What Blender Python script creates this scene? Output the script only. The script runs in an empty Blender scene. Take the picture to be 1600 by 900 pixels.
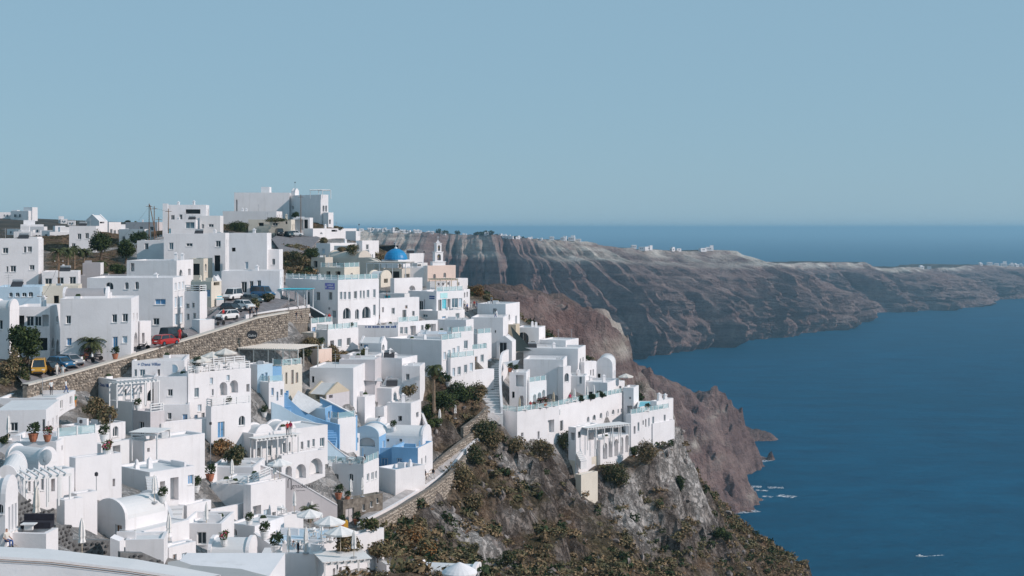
import bpy, bmesh, math, random
import numpy as np
from mathutils import Vector, Matrix

# ------------------------------------------------------------------ camera, sky, sun, exposure
FPX, EYE_Y, H = 2222.0, 356.0, 230.0          # focal length in photo pixels, eye-level row, camera height above the sea
scene = bpy.context.scene
cam_d = bpy.data.cameras.new('camera'); cam = bpy.data.objects.new('camera', cam_d)
scene.collection.objects.link(cam); scene.camera = cam
cam.location = (0, 0, H); cam.rotation_euler = (math.pi/2, 0, 0)
cam_d.sensor_width = 36.0; cam_d.lens = 36.0*FPX/1600.0
cam_d.shift_y = -(450.0-EYE_Y)/1600.0
cam_d.clip_start = 0.5; cam_d.clip_end = 200000.0
SUN_EL, SUN_AZ = math.radians(30), math.radians(17)   # azimuth: degrees behind the camera plane, from the right
SDIR = Vector((math.cos(SUN_EL)*math.cos(SUN_AZ), -math.cos(SUN_EL)*math.sin(SUN_AZ), math.sin(SUN_EL)))
w = bpy.data.worlds.new('World'); scene.world = w; w.use_nodes = True
nt = w.node_tree; nt.nodes.clear()
sky_n = nt.nodes.new('ShaderNodeTexSky'); sky_n.sky_type = 'NISHITA'; sky_n.sun_disc = False
sky_n.sun_elevation = SUN_EL; sky_n.sun_rotation = math.pi/2 + SUN_AZ
sky_n.altitude = 200; sky_n.air_density = 1.0; sky_n.dust_density = 0.3; sky_n.ozone_density = 1.6
bg = nt.nodes.new('ShaderNodeBackground'); bg.inputs['Strength'].default_value = 0.1
wo = nt.nodes.new('ShaderNodeOutputWorld')
veil = nt.nodes.new('ShaderNodeMix'); veil.data_type = 'RGBA'; veil.inputs[0].default_value = 0.86; veil.inputs[7].default_value = (2.72, 4.5, 5.85, 1)   # even high haze over the whole sky
nt.links.new(sky_n.outputs[0], veil.inputs[6]); nt.links.new(veil.outputs[2], bg.inputs[0]); nt.links.new(bg.outputs[0], wo.inputs[0])
sun_d = bpy.data.lights.new('sun', 'SUN'); sun_o = bpy.data.objects.new('sun', sun_d)
scene.collection.objects.link(sun_o); sun_d.energy = 3.2; sun_d.angle = math.radians(0.5); sun_d.color = (1.0, 0.875, 0.83)
sun_o.rotation_euler = (-SDIR).to_track_quat('-Z', 'Y').to_euler(); sun_o.location = (100, -50, 400)
vs = scene.view_settings
vs.view_transform = 'Standard'; vs.look = 'None'; vs.exposure = 0.0; vs.gamma = 1.0; vs.use_curve_mapping = False
scene.render.engine = 'CYCLES'
scene.cycles.max_bounces = 6; scene.cycles.diffuse_bounces = 3; scene.cycles.glossy_bounces = 2
scene.cycles.transmission_bounces = 3; scene.cycles.volume_bounces = 0; scene.cycles.transparent_max_bounces = 8

# ------------------------------------------------------------------ helpers
C = scene.collection
rnd = random.Random(7)
def ray(px, py): return ((px-800.0)/FPX, 1.0, (EYE_Y-py)/FPX)
def at(px, py, Y):
    r = ray(px, py); return Vector((r[0]*Y, Y, H + r[2]*Y))
def px_of(p):
    return 800.0 + p[0]/p[1]*FPX, EYE_Y - (p[2]-H)/p[1]*FPX

def tag(o, label=None, cat=None, group=None, kind=None):
    if label: o['label'] = label
    if cat: o['category'] = cat
    if group: o['group'] = group
    if kind: o['kind'] = kind
    return o
def empty(name, loc, label=None, cat=None, group=None, rz=0.0):
    o = bpy.data.objects.new(name, None); C.objects.link(o); o.location = loc
    o.rotation_euler = (0, 0, rz); o.empty_display_size = 0.3
    return tag(o, label, cat, group)
def link_mesh(name, me, parent=None, loc=None, rz=0.0):
    o = bpy.data.objects.new(name, me); C.objects.link(o)
    if parent is not None: o.parent = parent
    if loc is not None: o.location = loc
    if rz: o.rotation_euler = (0, 0, rz)
    return o
def copy_tree(o, parent=None):
    c = o.copy(); C.objects.link(c); c.parent = parent
    for ch in list(o.children): copy_tree(ch, c)
    return c

class MB:
    """collects polygons, builds one mesh object"""
    def __init__(s): s.v = []; s.f = []; s.m = []; s.mats = []; s.cur = 0
    def mat(s, m):
        if m not in s.mats: s.mats.append(m)
        s.cur = s.mats.index(m); return s
    def poly(s, pts):
        n = len(s.v); s.v.extend([tuple(p) for p in pts]); s.f.append(tuple(range(n, n+len(pts)))); s.m.append(s.cur)
    def box(s, c, sx, sy, sz, rz=0.0, tz=1.0):
        """box with base centre c; tz tapers the top"""
        ca, sa = math.cos(rz), math.sin(rz); P = []
        for z, k in ((0, 1.0), (sz, tz)):
            for x, y in ((-.5, -.5), (.5, -.5), (.5, .5), (-.5, .5)):
                x *= sx*k; y *= sy*k
                P.append((c[0]+x*ca-y*sa, c[1]+x*sa+y*ca, c[2]+z))
        n = len(s.v); s.v.extend(P)
        for q in ((3, 2, 1, 0), (4, 5, 6, 7), (0, 1, 5, 4), (1, 2, 6, 5), (2, 3, 7, 6), (3, 0, 4, 7)):
            s.f.append(tuple(n+i for i in q)); s.m.append(s.cur)
    def obox(s, o, ax, ay, az):
        """box spanned by three vectors from corner o"""
        o, ax, ay, az = Vector(o), Vector(ax), Vector(ay), Vector(az)
        if ax.cross(ay).dot(az) < 0: ax, ay = ay, ax
        P = [o, o+ax, o+ax+ay, o+ay]; P += [p+az for p in P]
        n = len(s.v); s.v.extend([tuple(p) for p in P])
        for q in ((3, 2, 1, 0), (4, 5, 6, 7), (0, 1, 5, 4), (1, 2, 6, 5), (2, 3, 7, 6), (3, 0, 4, 7)):
            s.f.append(tuple(n+i for i in q)); s.m.append(s.cur)
    def tube(s, pts, rad, n=6, cap=True):
        pts = [Vector(p) for p in pts]
        if not hasattr(rad, '__len__'): rad = [rad]*len(pts)
        base = len(s.v)
        for i, p in enumerate(pts):
            d = (pts[min(i+1, len(pts)-1)] - pts[max(i-1, 0)]).normalized()
            a = d.cross(Vector((0, 0, 1)))
            if a.length < 1e-3: a = Vector((1, 0, 0))
            a.normalize(); b = a.cross(d)
            for k in range(n):
                t = 2*math.pi*k/n; q = p + (a*math.cos(t)+b*math.sin(t))*rad[i]; s.v.append(tuple(q))
        for i in range(len(pts)-1):
            for k in range(n):
                k2 = (k+1) % n
                s.f.append((base+i*n+k, base+i*n+k2, base+(i+1)*n+k2, base+(i+1)*n+k)); s.m.append(s.cur)
        if cap:
            s.f.append(tuple(base+k for k in range(n))[::-1]); s.m.append(s.cur)
            e = base+(len(pts)-1)*n; s.f.append(tuple(e+k for k in range(n))); s.m.append(s.cur)
    def lathe(s, c, prof, n=12):
        """prof: list of (r, z)"""
        base = len(s.v)
        for r, z in prof:
            for k in range(n):
                t = 2*math.pi*k/n; s.v.append((c[0]+r*math.cos(t), c[1]+r*math.sin(t), c[2]+z))
        for i in range(len(prof)-1):
            for k in range(n):
                k2 = (k+1) % n
                s.f.append((base+i*n+k, base+i*n+k2, base+(i+1)*n+k2, base+(i+1)*n+k)); s.m.append(s.cur)
        s.f.append(tuple(base+k for k in range(n))[::-1]); s.m.append(s.cur)
        e = base+(len(prof)-1)*n; s.f.append(tuple(e+k for k in range(n))); s.m.append(s.cur)
    def mesh(s, name, smooth=False):
        me = bpy.data.meshes.new(name); me.from_pydata(s.v, [], s.f)
        for m in s.mats: me.materials.append(M[m] if isinstance(m, str) else m)
        if len(s.mats) > 1: me.polygons.foreach_set('material_index', s.m)
        if smooth: me.polygons.foreach_set('use_smooth', [True]*len(s.f))
        me.update(); return me
    def build(s, name, parent=None, loc=None, smooth=False, rz=0.0):
        return link_mesh(name, s.mesh(name, smooth), parent, loc, rz)

# numpy value noise
def _hash(ix, iy, seed):
    h = (ix.astype(np.int64)*374761393 + iy.astype(np.int64)*668265263 + seed*1274126177) & 0xffffffff
    h = ((h ^ (h >> 13))*1274126177) & 0xffffffff
    return ((h ^ (h >> 16)) & 0xffff)/65535.0
def vnoise(x, y, seed=0):
    x = np.asarray(x, float); y = np.asarray(y, float)
    ix = np.floor(x); iy = np.floor(y); fx = x-ix; fy = y-iy
    fx = fx*fx*(3-2*fx); fy = fy*fy*(3-2*fy)
    a = _hash(ix, iy, seed); b = _hash(ix+1, iy, seed); c = _hash(ix, iy+1, seed); d = _hash(ix+1, iy+1, seed)
    return (a*(1-fx)+b*fx)*(1-fy) + (c*(1-fx)+d*fx)*fy
def fbm(x, y, oct=4, seed=0, gain=0.5):
    t = 0; a = 1; n = 0
    for i in range(oct):
        t = t + a*vnoise(x*2**i, y*2**i, seed+i*17); n += a; a *= gain
    return t/n*2-1
def ridged(x, y, oct=4, seed=0):
    t = 0; a = 1; n = 0
    for i in range(oct):
        t = t + a*(1-np.abs(2*vnoise(x*2**i, y*2**i, seed+i*31)-1)); n += a; a *= .5
    return t/n

class RBF:
    """linear-kernel interpolation of scattered values"""
    def __init__(s, pts, val, smooth=0.0):
        s.p = np.array(pts, float); v = np.array(val, float); n = len(v)
        d = np.sqrt(((s.p[:, None]-s.p[None])**2).sum(-1))
        A = np.zeros((n+3, n+3)); A[:n, :n] = -d + np.eye(n)*smooth
        A[:n, n] = 1; A[:n, n+1:] = s.p; A[n, :n] = 1; A[n+1:, :n] = s.p.T
        s.c = np.linalg.solve(A, np.concatenate([v, [0, 0, 0]])); s.n = n
    def __call__(s, x, y):
        x = np.asarray(x, float); sh = x.shape; q = np.stack([x.ravel(), np.asarray(y, float).ravel()], 1); out = np.empty(len(q))
        for i in range(0, len(q), 20000):
            k = q[i:i+20000]; d = np.sqrt(((k[:, None]-s.p[None])**2).sum(-1))
            out[i:i+20000] = -d@s.c[:s.n] + s.c[s.n] + k@s.c[s.n+1:]
        return out.reshape(sh)

def grid_mesh(name, X, Y, Z, mat, smooth=True, attrs=None):
    ny, nx = X.shape
    co = np.stack([X, Y, Z], -1).reshape(-1, 3)
    i = np.arange(ny*nx).reshape(ny, nx)
    q = np.stack([i[:-1, :-1], i[:-1, 1:], i[1:, 1:], i[1:, :-1]], -1).reshape(-1, 4)
    me = bpy.data.meshes.new(name); me.vertices.add(len(co)); me.vertices.foreach_set('co', co.ravel())
    me.loops.add(len(q)*4); me.polygons.add(len(q))
    me.loops.foreach_set('vertex_index', q.ravel().astype(np.int32))
    me.polygons.foreach_set('loop_start', np.arange(0, len(q)*4, 4, dtype=np.int32))
    me.polygons.foreach_set('use_smooth', np.full(len(q), smooth))
    me.materials.append(M[mat]); me.update(calc_edges=True)
    for k, a in (attrs or {}).items():
        at_ = me.attributes.new(k, 'FLOAT', 'POINT'); at_.data.foreach_set('value', np.asarray(a, np.float32).ravel())
    return me

# ------------------------------------------------------------------ materials
M = {}
class NB:
    """tiny node-building helper"""
    def __init__(s, name):
        s.m = bpy.data.materials.new(name); s.m.use_nodes = True; s.t = s.m.node_tree
        s.b = s.t.nodes['Principled BSDF']; M[name] = s.m
    def n(s, typ, **kw):
        nd = s.t.nodes.new(typ)
        for k, v in kw.items():
            if k in ('i',):
                for kk, vv in v.items(): s.set(nd, kk, vv)
            else: setattr(nd, k, v)
        return nd
    def set(s, nd, k, v):
        if hasattr(v, 'bl_rna') and v.bl_rna.identifier.startswith('NodeSocket') or isinstance(v, bpy.types.NodeSocket): s.t.links.new(v, nd.inputs[k])
        else: nd.inputs[k].default_value = v
    def coord(s, kind='Object'): return s.n('ShaderNodeTexCoord').outputs[kind]
    def pos(s): return s.n('ShaderNodeNewGeometry').outputs['Position']
    def mapping(s, v, scale=(1, 1, 1)):
        nd = s.n('ShaderNodeMapping'); s.t.links.new(v, nd.inputs['Vector']); nd.inputs['Scale'].default_value = scale; return nd.outputs[0]
    def noise(s, v, scale, detail=4, rough=.55, out='Fac', dist=0.0):
        nd = s.n('ShaderNodeTexNoise'); s.t.links.new(v, nd.inputs['Vector'])
        nd.inputs['Scale'].default_value = scale; nd.inputs['Detail'].default_value = detail; nd.inputs['Roughness'].default_value = rough
        nd.inputs['Distortion'].default_value = dist
        return nd.outputs[out]
    def voronoi(s, v, scale, feature='F1', out='Distance'):
        nd = s.n('ShaderNodeTexVoronoi', feature=feature); s.t.links.new(v, nd.inputs['Vector']); nd.inputs['Scale'].default_value = scale
        return nd.outputs[out]
    def ramp(s, fac, stops, interp='LINEAR'):
        nd = s.n('ShaderNodeValToRGB'); cr = nd.color_ramp; cr.interpolation = interp
        while len(cr.elements) < len(stops): cr.elements.new(0.5)
        for e, (p, c) in zip(cr.elements, stops):
            e.position = p; e.color = (*c, 1) if len(c) == 3 else c
        s.t.links.new(fac, nd.inputs[0]); return nd.outputs[0]
    def mix(s, f, a, b, blend='MIX'):
        nd = s.n('ShaderNodeMix', data_type='RGBA', blend_type=blend)
        for k, v in ((0, f), (6, a), (7, b)):
            if isinstance(v, bpy.types.NodeSocket): s.t.links.new(v, nd.inputs[k])
            else: nd.inputs[k].default_value = v if k == 0 else ((*v, 1) if len(v) == 3 else v)
        return nd.outputs[2]
    def math(s, op, a, b=0.0):
        nd = s.n('ShaderNodeMath', operation=op)
        for k, v in ((0, a), (1, b)):
            if isinstance(v, bpy.types.NodeSocket): s.t.links.new(v, nd.inputs[k])
            else: nd.inputs[k].default_value = v
        return nd.outputs[0]
    def attr(s, name): return s.n('ShaderNodeAttribute', attribute_name=name).outputs['Fac']
    def sepz(s, v):
        nd = s.n('ShaderNodeSeparateXYZ'); s.t.links.new(v, nd.inputs[0]); return nd.outputs
    def color(s, c): s.set(s.b, 'Base Color', c if isinstance(c, bpy.types.NodeSocket) else (*c, 1))
    def rough(s, r): s.set(s.b, 'Roughness', r)
    def bump(s, h, strength=.3, dist=.05):
        nd = s.n('ShaderNodeBump'); nd.inputs['Strength'].default_value = strength; nd.inputs['Distance'].default_value = dist
        s.t.links.new(h, nd.inputs['Height']); s.t.links.new(nd.outputs[0], s.b.inputs['Normal'])
def plain(name, col, rough=.7, var=.12, scale=3.0, metal=0.0, spec=.3):
    b = NB(name); v = b.pos(); f = b.noise(v, scale, 3)
    lo = tuple(x*(1-var) for x in col); hi = tuple(min(1, x*(1+var)) for x in col)
    b.color(b.ramp(f, [(.3, lo), (.7, hi)])); b.rough(rough); b.b.inputs['Metallic'].default_value = metal
    b.b.inputs['Specular IOR Level'].default_value = spec
    return b
def plaster(name, col, dirt=.76, streak=.6):
    """lime-washed wall: patches, faint rain streaks, trowel relief"""
    b = NB(name); v = b.pos()
    f1 = b.noise(v, .35, 5, .6); f2 = b.noise(b.mapping(v, (1.6, 1.6, .12)), 1.0, 4, .6)
    d = tuple(x*dirt*k for x, k in zip(col, (1.0, .985, .955)))
    c = b.mix(b.ramp(f1, [(.38, (0, 0, 0)), (.72, (1, 1, 1))]), col, tuple(x*.91 for x in col))
    c = b.mix(b.math('MULTIPLY', b.ramp(f2, [(.56, (0, 0, 0)), (.78, (1, 1, 1))]), streak), c, d)
    b.color(c); b.rough(.9); b.b.inputs['Specular IOR Level'].default_value = .15
    b.bump(b.noise(v, 2.2, 5, .65), .35, .05); return b
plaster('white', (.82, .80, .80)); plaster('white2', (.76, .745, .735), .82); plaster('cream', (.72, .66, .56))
plaster('roofwhite', (.72, .72, .715), .84, .3); plaster('sky_blue', (.24, .45, .68), .88, .4); plaster('pale_blue', (.50, .64, .74), .9)
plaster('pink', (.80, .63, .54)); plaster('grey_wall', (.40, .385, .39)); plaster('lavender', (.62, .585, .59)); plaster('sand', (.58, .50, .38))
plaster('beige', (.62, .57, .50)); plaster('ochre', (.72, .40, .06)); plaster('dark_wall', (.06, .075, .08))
plain('dark', (.025, .032, .036), .5); plain('dark_glass', (.03, .045, .055), .12, .3, 1.5, 0, .5)  # near black paint, then dark glass for panes and windscreens
b = NB('glass_blue'); b.color(b.ramp(b.noise(b.pos(), .8, 2), [(.3, (.05, .10, .13)), (.7, (.16, .24, .28))])); b.rough(.08)
plain('blue_paint', (.12, .30, .52), .5); plain('teal_paint', (.05, .42, .52), .5); plain('frame_white', (.78, .78, .77), .5, .05)
plain('wood', (.20, .11, .06), .7, .3, 6); plain('pale_wood', (.55, .47, .36), .7, .2, 5); plain('metal_dark', (.05, .05, .055), .5); plain('metal_grey', (.35, .36, .37), .45)
plain('canvas', (.70, .66, .60), .9, .06); plain('canvas_white', (.80, .78, .75), .9, .05); plain('canvas_grey', (.55, .57, .58), .9, .08); plaster('slab_grey', (.42, .42, .41), .8, .5); plain('black_canvas', (.03, .045, .045), .9)
plain('terracotta', (.42, .16, .09), .8); plain('asphalt', (.21, .20, .205), .9, .25, 1.2); plain('paving', (.38, .36, .35), .9, .2, 1.0)
plain('dome_blue', (.015, .24, .50), .45, .12, 1.0, 0, .4); plain('bell', (.25, .18, .06), .4); plain('pool', (.10, .55, .62), .1, .1, 1.0)
plain('turquoise', (.06, .50, .60), .5); plain('red', (.50, .04, .03), .6); plain('orange', (.65, .25, .03), .6); plain('skin', (.45, .26, .18), .6); plain('hair', (.04, .025, .018), .7)
plain('cloth_white', (.72, .72, .70), .9); plain('cloth_dark', (.03, .03, .04), .9); plain('cloth_red', (.55, .05, .05), .9); plain('cloth_blue', (.06, .12, .30), .9); plain('cloth_green', (.05, .16, .10), .9); plain('cloth_grey', (.25, .25, .26), .9)
plain('tyre', (.02, .02, .02), .9); plain('chrome', (.6, .6, .6), .25, .05, 3, 1.0); plain('carlight', (.75, .72, .65), .2); plain('taillight', (.4, .01, .01), .2)
for nm, cl in (('car_white', (.75, .75, .74)), ('car_black', (.018, .02, .024)), ('car_silver', (.32, .33, .35)), ('car_red', (.38, .025, .02)), ('car_blue', (.02, .14, .28)), ('car_yellow', (.62, .33, .05)), ('car_green', (.05, .09, .10))):
    plain(nm, cl, .25, .04, 1, 0, .5)
b = NB('glass_rail'); b.color((.45, .66, .68)); b.rough(.05); b.b.inputs['Alpha'].default_value = .38
# stone
b = NB('stone'); v = b.pos(); rn = b.n('ShaderNodeObjectInfo'); c = b.noise(v, 1.8, 4, .6)
b.color(b.ramp(c, [(.28, (.20, .16, .13)), (.5, (.43, .36, .29)), (.72, (.64, .57, .48))])); b.rough(.95); b.bump(b.noise(v, 7, 4), .5, .05)
b = NB('mortar'); b.color(b.ramp(b.noise(b.pos(), 2, 4), [(.3, (.10, .085, .07)), (.7, (.27, .235, .195))])); b.rough(.95)
b = NB('dark_stone'); v = b.pos(); b.color(b.ramp(b.noise(v, 1.8, 3, .6), [(.3, (.04, .04, .042)), (.7, (.13, .125, .12))])); b.rough(.9); b.bump(b.noise(v, 8, 3), .4, .05)
b = NB('dark_mortar'); b.color(b.ramp(b.noise(b.pos(), 3, 3), [(.3, (.13, .13, .13)), (.7, (.22, .22, .215))])); b.rough(.95)
# foliage: colour varies from leaf to leaf
def foliage(name, stops, scale=1.2):
    b = NB(name); v = b.pos(); f = b.noise(v, scale, 4, .65); f2 = b.noise(v, scale*6, 2)
    c = b.ramp(b.math('ADD', b.math('MULTIPLY', f, .6), b.math('MULTIPLY', f2, .4)), stops); b.color(c); b.rough(.75)
    b.b.inputs['Specular IOR Level'].default_value = .15
foliage('leaf_dark', [(.35, (.016, .028, .014)), (.6, (.05, .075, .03))])
foliage('leaf_green', [(.35, (.03, .05, .016)), (.62, (.10, .125, .04))])
foliage('leaf_olive', [(.35, (.075, .068, .034)), (.62, (.21, .18, .095))])
foliage('leaf_dry', [(.35, (.12, .085, .048)), (.62, (.32, .23, .13))])
foliage('leaf_rust', [(.35, (.16, .075, .03)), (.62, (.34, .17, .06))])
foliage('palm_leaf', [(.35, (.028, .045, .02)), (.65, (.12, .13, .055))])
plain('flower', (.50, .04, .12), .8); plain('trunk', (.14, .10, .07), .95, .3, 5); plain('palm_trunk', (.22, .16, .11), .95, .35, 4)
# ------------------------------------------------------------------ setting: sea, far land, haze
b = NB('sea'); v = b.pos()
n1 = b.noise(b.mapping(v, (.011, .022, 1)), 1.0, 6, .62); n2 = b.noise(b.mapping(v, (.0012, .003, 1)), 1.0, 3)
wv = b.noise(b.mapping(v, (.05, .09, 1)), 1.0, 5, .6)
c = b.ramp(n1, [(.32, (.0004, .054, .110)), (.68, (.0009, .094, .178))])
b.color(b.mix(b.ramp(n2, [(.35, (0, 0, 0)), (.7, (.5, .5, .5))]), c, (.0008, .052, .095)))
b.rough(.9); b.b.inputs['Specular IOR Level'].default_value = 0.0; b.bump(b.math('ADD', wv, n1), .7, 4.0)
gl = b.n('ShaderNodeBsdfGlossy'); gl.inputs['Roughness'].default_value = .35; gl.inputs['Color'].default_value = (.8, .9, 1, 1); mx = b.n('ShaderNodeMixShader'); mx.inputs[0].default_value = .055
b.t.links.new(b.b.outputs[0], mx.inputs[1]); b.t.links.new(gl.outputs[0], mx.inputs[2]); b.t.links.new(mx.outputs[0], b.t.nodes['Material Output'].inputs['Surface'])
R = 60000.0
rr = np.concatenate([[0], np.geomspace(150, R, 40)])
th = np.linspace(0, 2*np.pi, 73)
RR, TH = np.meshgrid(rr, th, indexing='ij')
sea = link_mesh('sea', grid_mesh('sea', RR*np.cos(TH), RR*np.sin(TH), RR*0, 'sea')); tag(sea, kind='structure')
# far cliff material: strata by height, pale pumice cap, red-brown bands
def cliff_material(name, top_attr=True):
    b = NB(name); v = b.pos(); x, y, z = b.sepz(v)
    warp = b.noise(b.mapping(v, (.006, .006, .006)), 1.0, 4, .6)
    zz = b.math('ADD', z, b.math('MULTIPLY', warp, 22))
    st = b.noise(b.mapping(v, (.0015, .0015, .11)), 1.0, 4, .7)
    base = b.ramp(st, [(.30, (.11, .078, .075)), (.45, (.23, .155, .145)), (.56, (.34, .235, .21)), (.66, (.18, .13, .125)), (.8, (.40, .30, .265))])
    fine = b.noise(b.mapping(v, (.03, .03, .02)), 1.0, 6, .7)
    base = b.mix(.55, base, b.ramp(fine, [(.3, (.07, .052, .052)), (.5, (.23, .165, .15)), (.72, (.52, .40, .35))]))
    reds = b.ramp(b.noise(b.mapping(v, (.0025, .0025, .03)), 1.0, 3), [(.5, (0, 0, 0)), (.68, (1, 1, 1))])
    base = b.mix(b.math('MULTIPLY', reds, .35), base, (.24, .12, .10))
    cap = b.attr('cap')
    capn = b.math('MULTIPLY', cap, b.ramp(b.noise(b.mapping(v, (.012, .012, .05)), 1.0, 5, .65), [(.36, (0, 0, 0)), (.56, (1, 1, 1))]))
    capc = b.ramp(b.noise(b.mapping(v, (.02, .02, .12)), 1.0, 4), [(.35, (.42, .36, .30)), (.65, (.78, .72, .63))])
    c = b.mix(capn, base, capc)
    scrub = b.ramp(b.noise(b.mapping(v, (.02, .02, .02)), 1.0, 5, .7), [(.45, (0, 0, 0)), (.6, (1, 1, 1))])
    c = b.mix(b.math('MULTIPLY', b.attr('plateau'), .85), c, b.mix(scrub, (.055, .058, .035), (.15, .12, .085)))
    b.color(c); b.rough(1.0); b.b.inputs['Specular IOR Level'].default_value = .05
    b.bump(b.noise(b.mapping(v, (.05, .05, .05)), 1.0, 7, .75), 1.0, 14.0)
cliff_material('cliff')

def far_cliff(name, shore, tops, setback, seed, ribs=1.0, capw=.22):
    """shore: (px, py) along the waterline or (px, None, Y); tops: (px, py).  builds the face from the sea to the plateau"""
    P = []
    for s in shore:
        Y = s[2] if len(s) > 2 else (FPX*H/(s[1]-EYE_Y)); P.append(((s[0]-800)/FPX*Y, Y))
    P = np.array(P); seg = np.r_[0, np.cumsum(np.hypot(*np.diff(P, axis=0).T))]
    n = int(seg[-1]/4.0); t = np.linspace(0, seg[-1], n)
    sx, sy = np.interp(t, seg, P[:, 0]), np.interp(t, seg, P[:, 1])
    kw = 71; hw = kw//2; k = np.ones(kw)/kw
    pad = lambda a: np.convolve(np.r_[np.linspace(2*a[0]-a[hw], a[0], hw, endpoint=False), a, np.linspace(2*a[-1]-a[-1-hw], a[-1], hw, endpoint=False)[::-1]], k, 'valid')
    sx, sy = pad(sx), pad(sy)
    dx, dy = np.gradient(sx), np.gradient(sy); L = np.hypot(dx, dy)+1e-6
    nx_, ny_ = -dy/L, dx/L                                     # inland normal (path runs left to right, land behind)
    for _ in range(4): nx_ = pad(nx_); ny_ = pad(ny_)
    L = np.hypot(nx_, ny_); nx_, ny_ = nx_/L, ny_/L
    tp = np.array([q[:2] for q in tops], float)
    bx, by = sx+nx_*setback, sy+ny_*setback
    bpx = 800+bx/by*FPX; ztop = H-(np.interp(bpx, tp[:, 0], tp[:, 1])-EYE_Y)/FPX*by
    ztop = np.maximum(ztop, 30) + fbm(t/60, t*0, 4, seed)*5
    # profile: (fraction of setback, fraction of height)
    rows = 110; vv = np.linspace(0, 1, rows)
    prof_u = np.array([0, .03, .08, .34, .45, .52, .66, .74, .80, .90, .95, 1.0]); prof_h = np.array([-.05, .04, .07, .27, .42, .46, .64, .70, .80, .86, .965, 1.0])
    arc = np.r_[0, np.cumsum(np.hypot(np.diff(prof_u), np.diff(prof_h)))]; arc /= arc[-1]
    U = np.interp(vv, arc, prof_u); Hh = np.interp(vv, arc, prof_h)
    T, V = np.meshgrid(t, vv, indexing='xy'); Ug = np.repeat(U[:, None], n, 1); Hg = np.repeat(Hh[:, None], n, 1)
    Ts = T + 22*fbm(T/120, V*1.2, 2, seed+5)
    rib = (.5-ridged(Ts/125, V*.3+.3, 2, seed+9))*300*ribs + (.5-ridged(Ts/46, V*.5, 3, seed+8))*130*ribs + fbm(Ts/20, V*1.1, 5, seed+3, .62)*46*ribs + fbm(Ts/9, V*18, 3, seed+4, .65)*13
    led = (vnoise(V*15+fbm(T/300, V, 2, seed), T/500, seed+21)-.5)*24
    env = np.clip(np.sin(np.pi*np.clip(V*.98+.05, 0, 1))**.6, .18, 1)
    off = (rib+led)*env
    X = sx[None]+nx_[None]*(Ug*setback+off); Y = sy[None]+ny_[None]*(Ug*setback+off)
    Z = Hg*ztop[None] + fbm(T/25, V*8, 4, seed+2)*5*env
    cap = np.clip((V-(1-capw))/.05, 0, 1)*np.clip((fbm(T/260, T*0, 3, seed+40)+.5)*3, 0.05, 1)
    pl = np.zeros_like(V)
    # plateau rows behind the rim
    ext = [12, 40, 90, 160, 260]; XE = []; YE = []; ZE = []
    for e in ext:
        XE.append(X[-1]+nx_*e); YE.append(Y[-1]+ny_*e); ZE.append(Z[-1]-e*.012+fbm(t/40, t*0+e, 3, seed+e)*2.5)
    X = np.vstack([X, XE]); Y = np.vstack([Y, YE]); Z = np.vstack([Z, ZE])
    cap = np.vstack([cap, np.zeros((5, n))]); pl = np.vstack([pl, np.ones((5, n))])
    # grass the shallow benches of the face a little
    o = link_mesh(name, grid_mesh(name, X, Y, Z, 'cliff', False, {'cap': cap, 'plateau': pl})); tag(o, kind='structure')
    rim = np.stack([X[rows-1], Y[rows-1], Z[rows-1]], 1); rim2 = np.stack([X[rows+2], Y[rows+2], Z[rows+2]], 1)
    return o, rim, rim2, (X, Y, Z)
far1 = far_cliff('far_cliff', [(380, None, 2560), (620, None, 2500), (760, None, 2470), (880, None, 2480), (990, 556), (1060, 544), (1127, 534), (1229, 520), (1288, 516), (1296, None, 3400), (1286, None, 3800)],
    [(400, 358), (560, 361), (650, 363), (700, 366), (760, 366), (850, 374), (900, 378), (960, 386), (1000, 390), (1060, 391), (1130, 393), (1160, 407), (1290, 411)], 215, 3)
far2 = far_cliff('far_cliff', [(1120, None, 3500), (1200, None, 3560), (1300, 495), (1364, 490), (1458, 484), (1512, 482), (1521, None, 4300), (1514, None, 4700)],
    [(1100, 404), (1160, 408), (1200, 410), (1350, 411), (1358, 417), (1400, 419), (1480, 417), (1520, 415)], 180, 13, .8, .12)
far3 = far_cliff('far_cliff', [(1440, None, 4440), (1517, 471), (1600, 465), (1700, 460), (1850, 455)],
    [(1400, 420), (1480, 418), (1520, 414), (1600, 416), (1700, 418), (1900, 420)], 190, 23, .8, .10)
# middle headland (spur below the town running out to sea) and far hills on the left
def patch(name, pts, x0, x1, y0, y1, step, seed, amp, fine, mat, capf=None, plat=None, extra=()):
    P = [at(*p) for p in pts] + [Vector(e) for e in extra]
    f = RBF([(p.x, p.y) for p in P], [p.z for p in P])
    X, Y = np.meshgrid(np.arange(x0, x1, step), np.arange(y0, y1, step))
    Z = f(X, Y)
    if name == 'far_hill': Z = Z-np.clip((800+X/Y*FPX-515)/60, 0, 1)*190*np.clip((Y-900)/500, 0, 1)
    g = np.gradient(Z, step); sl = np.clip(np.hypot(*g), 0, 1.5)
    Z = Z + fbm(X/amp[0], Y/amp[0], 5, seed)*amp[1]*(.35+sl) + (ridged(X/fine[0], Y/fine[0], 4, seed+7)-.5)*fine[1]*(.3+sl)
    lay = np.round(Z/9)*9; Z = Z + (lay-Z)*.45*np.clip(sl-.25, 0, 1)
    cap = np.clip(fbm(X/70, Z/9, 3, seed+3)*2-.5, 0, 1)*np.clip(sl-.6, 0, 1) if capf is None else capf(X, Y, Z, sl)
    pl = np.clip(1-(sl-.15)*2.2, 0, 1)*(1 if plat is None else plat)
    o = link_mesh(name, grid_mesh(name, X, Y, Z, mat, False, {'cap': cap, 'plateau': pl})); tag(o, kind='structure'); return o, (X, Y, Z)
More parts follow.
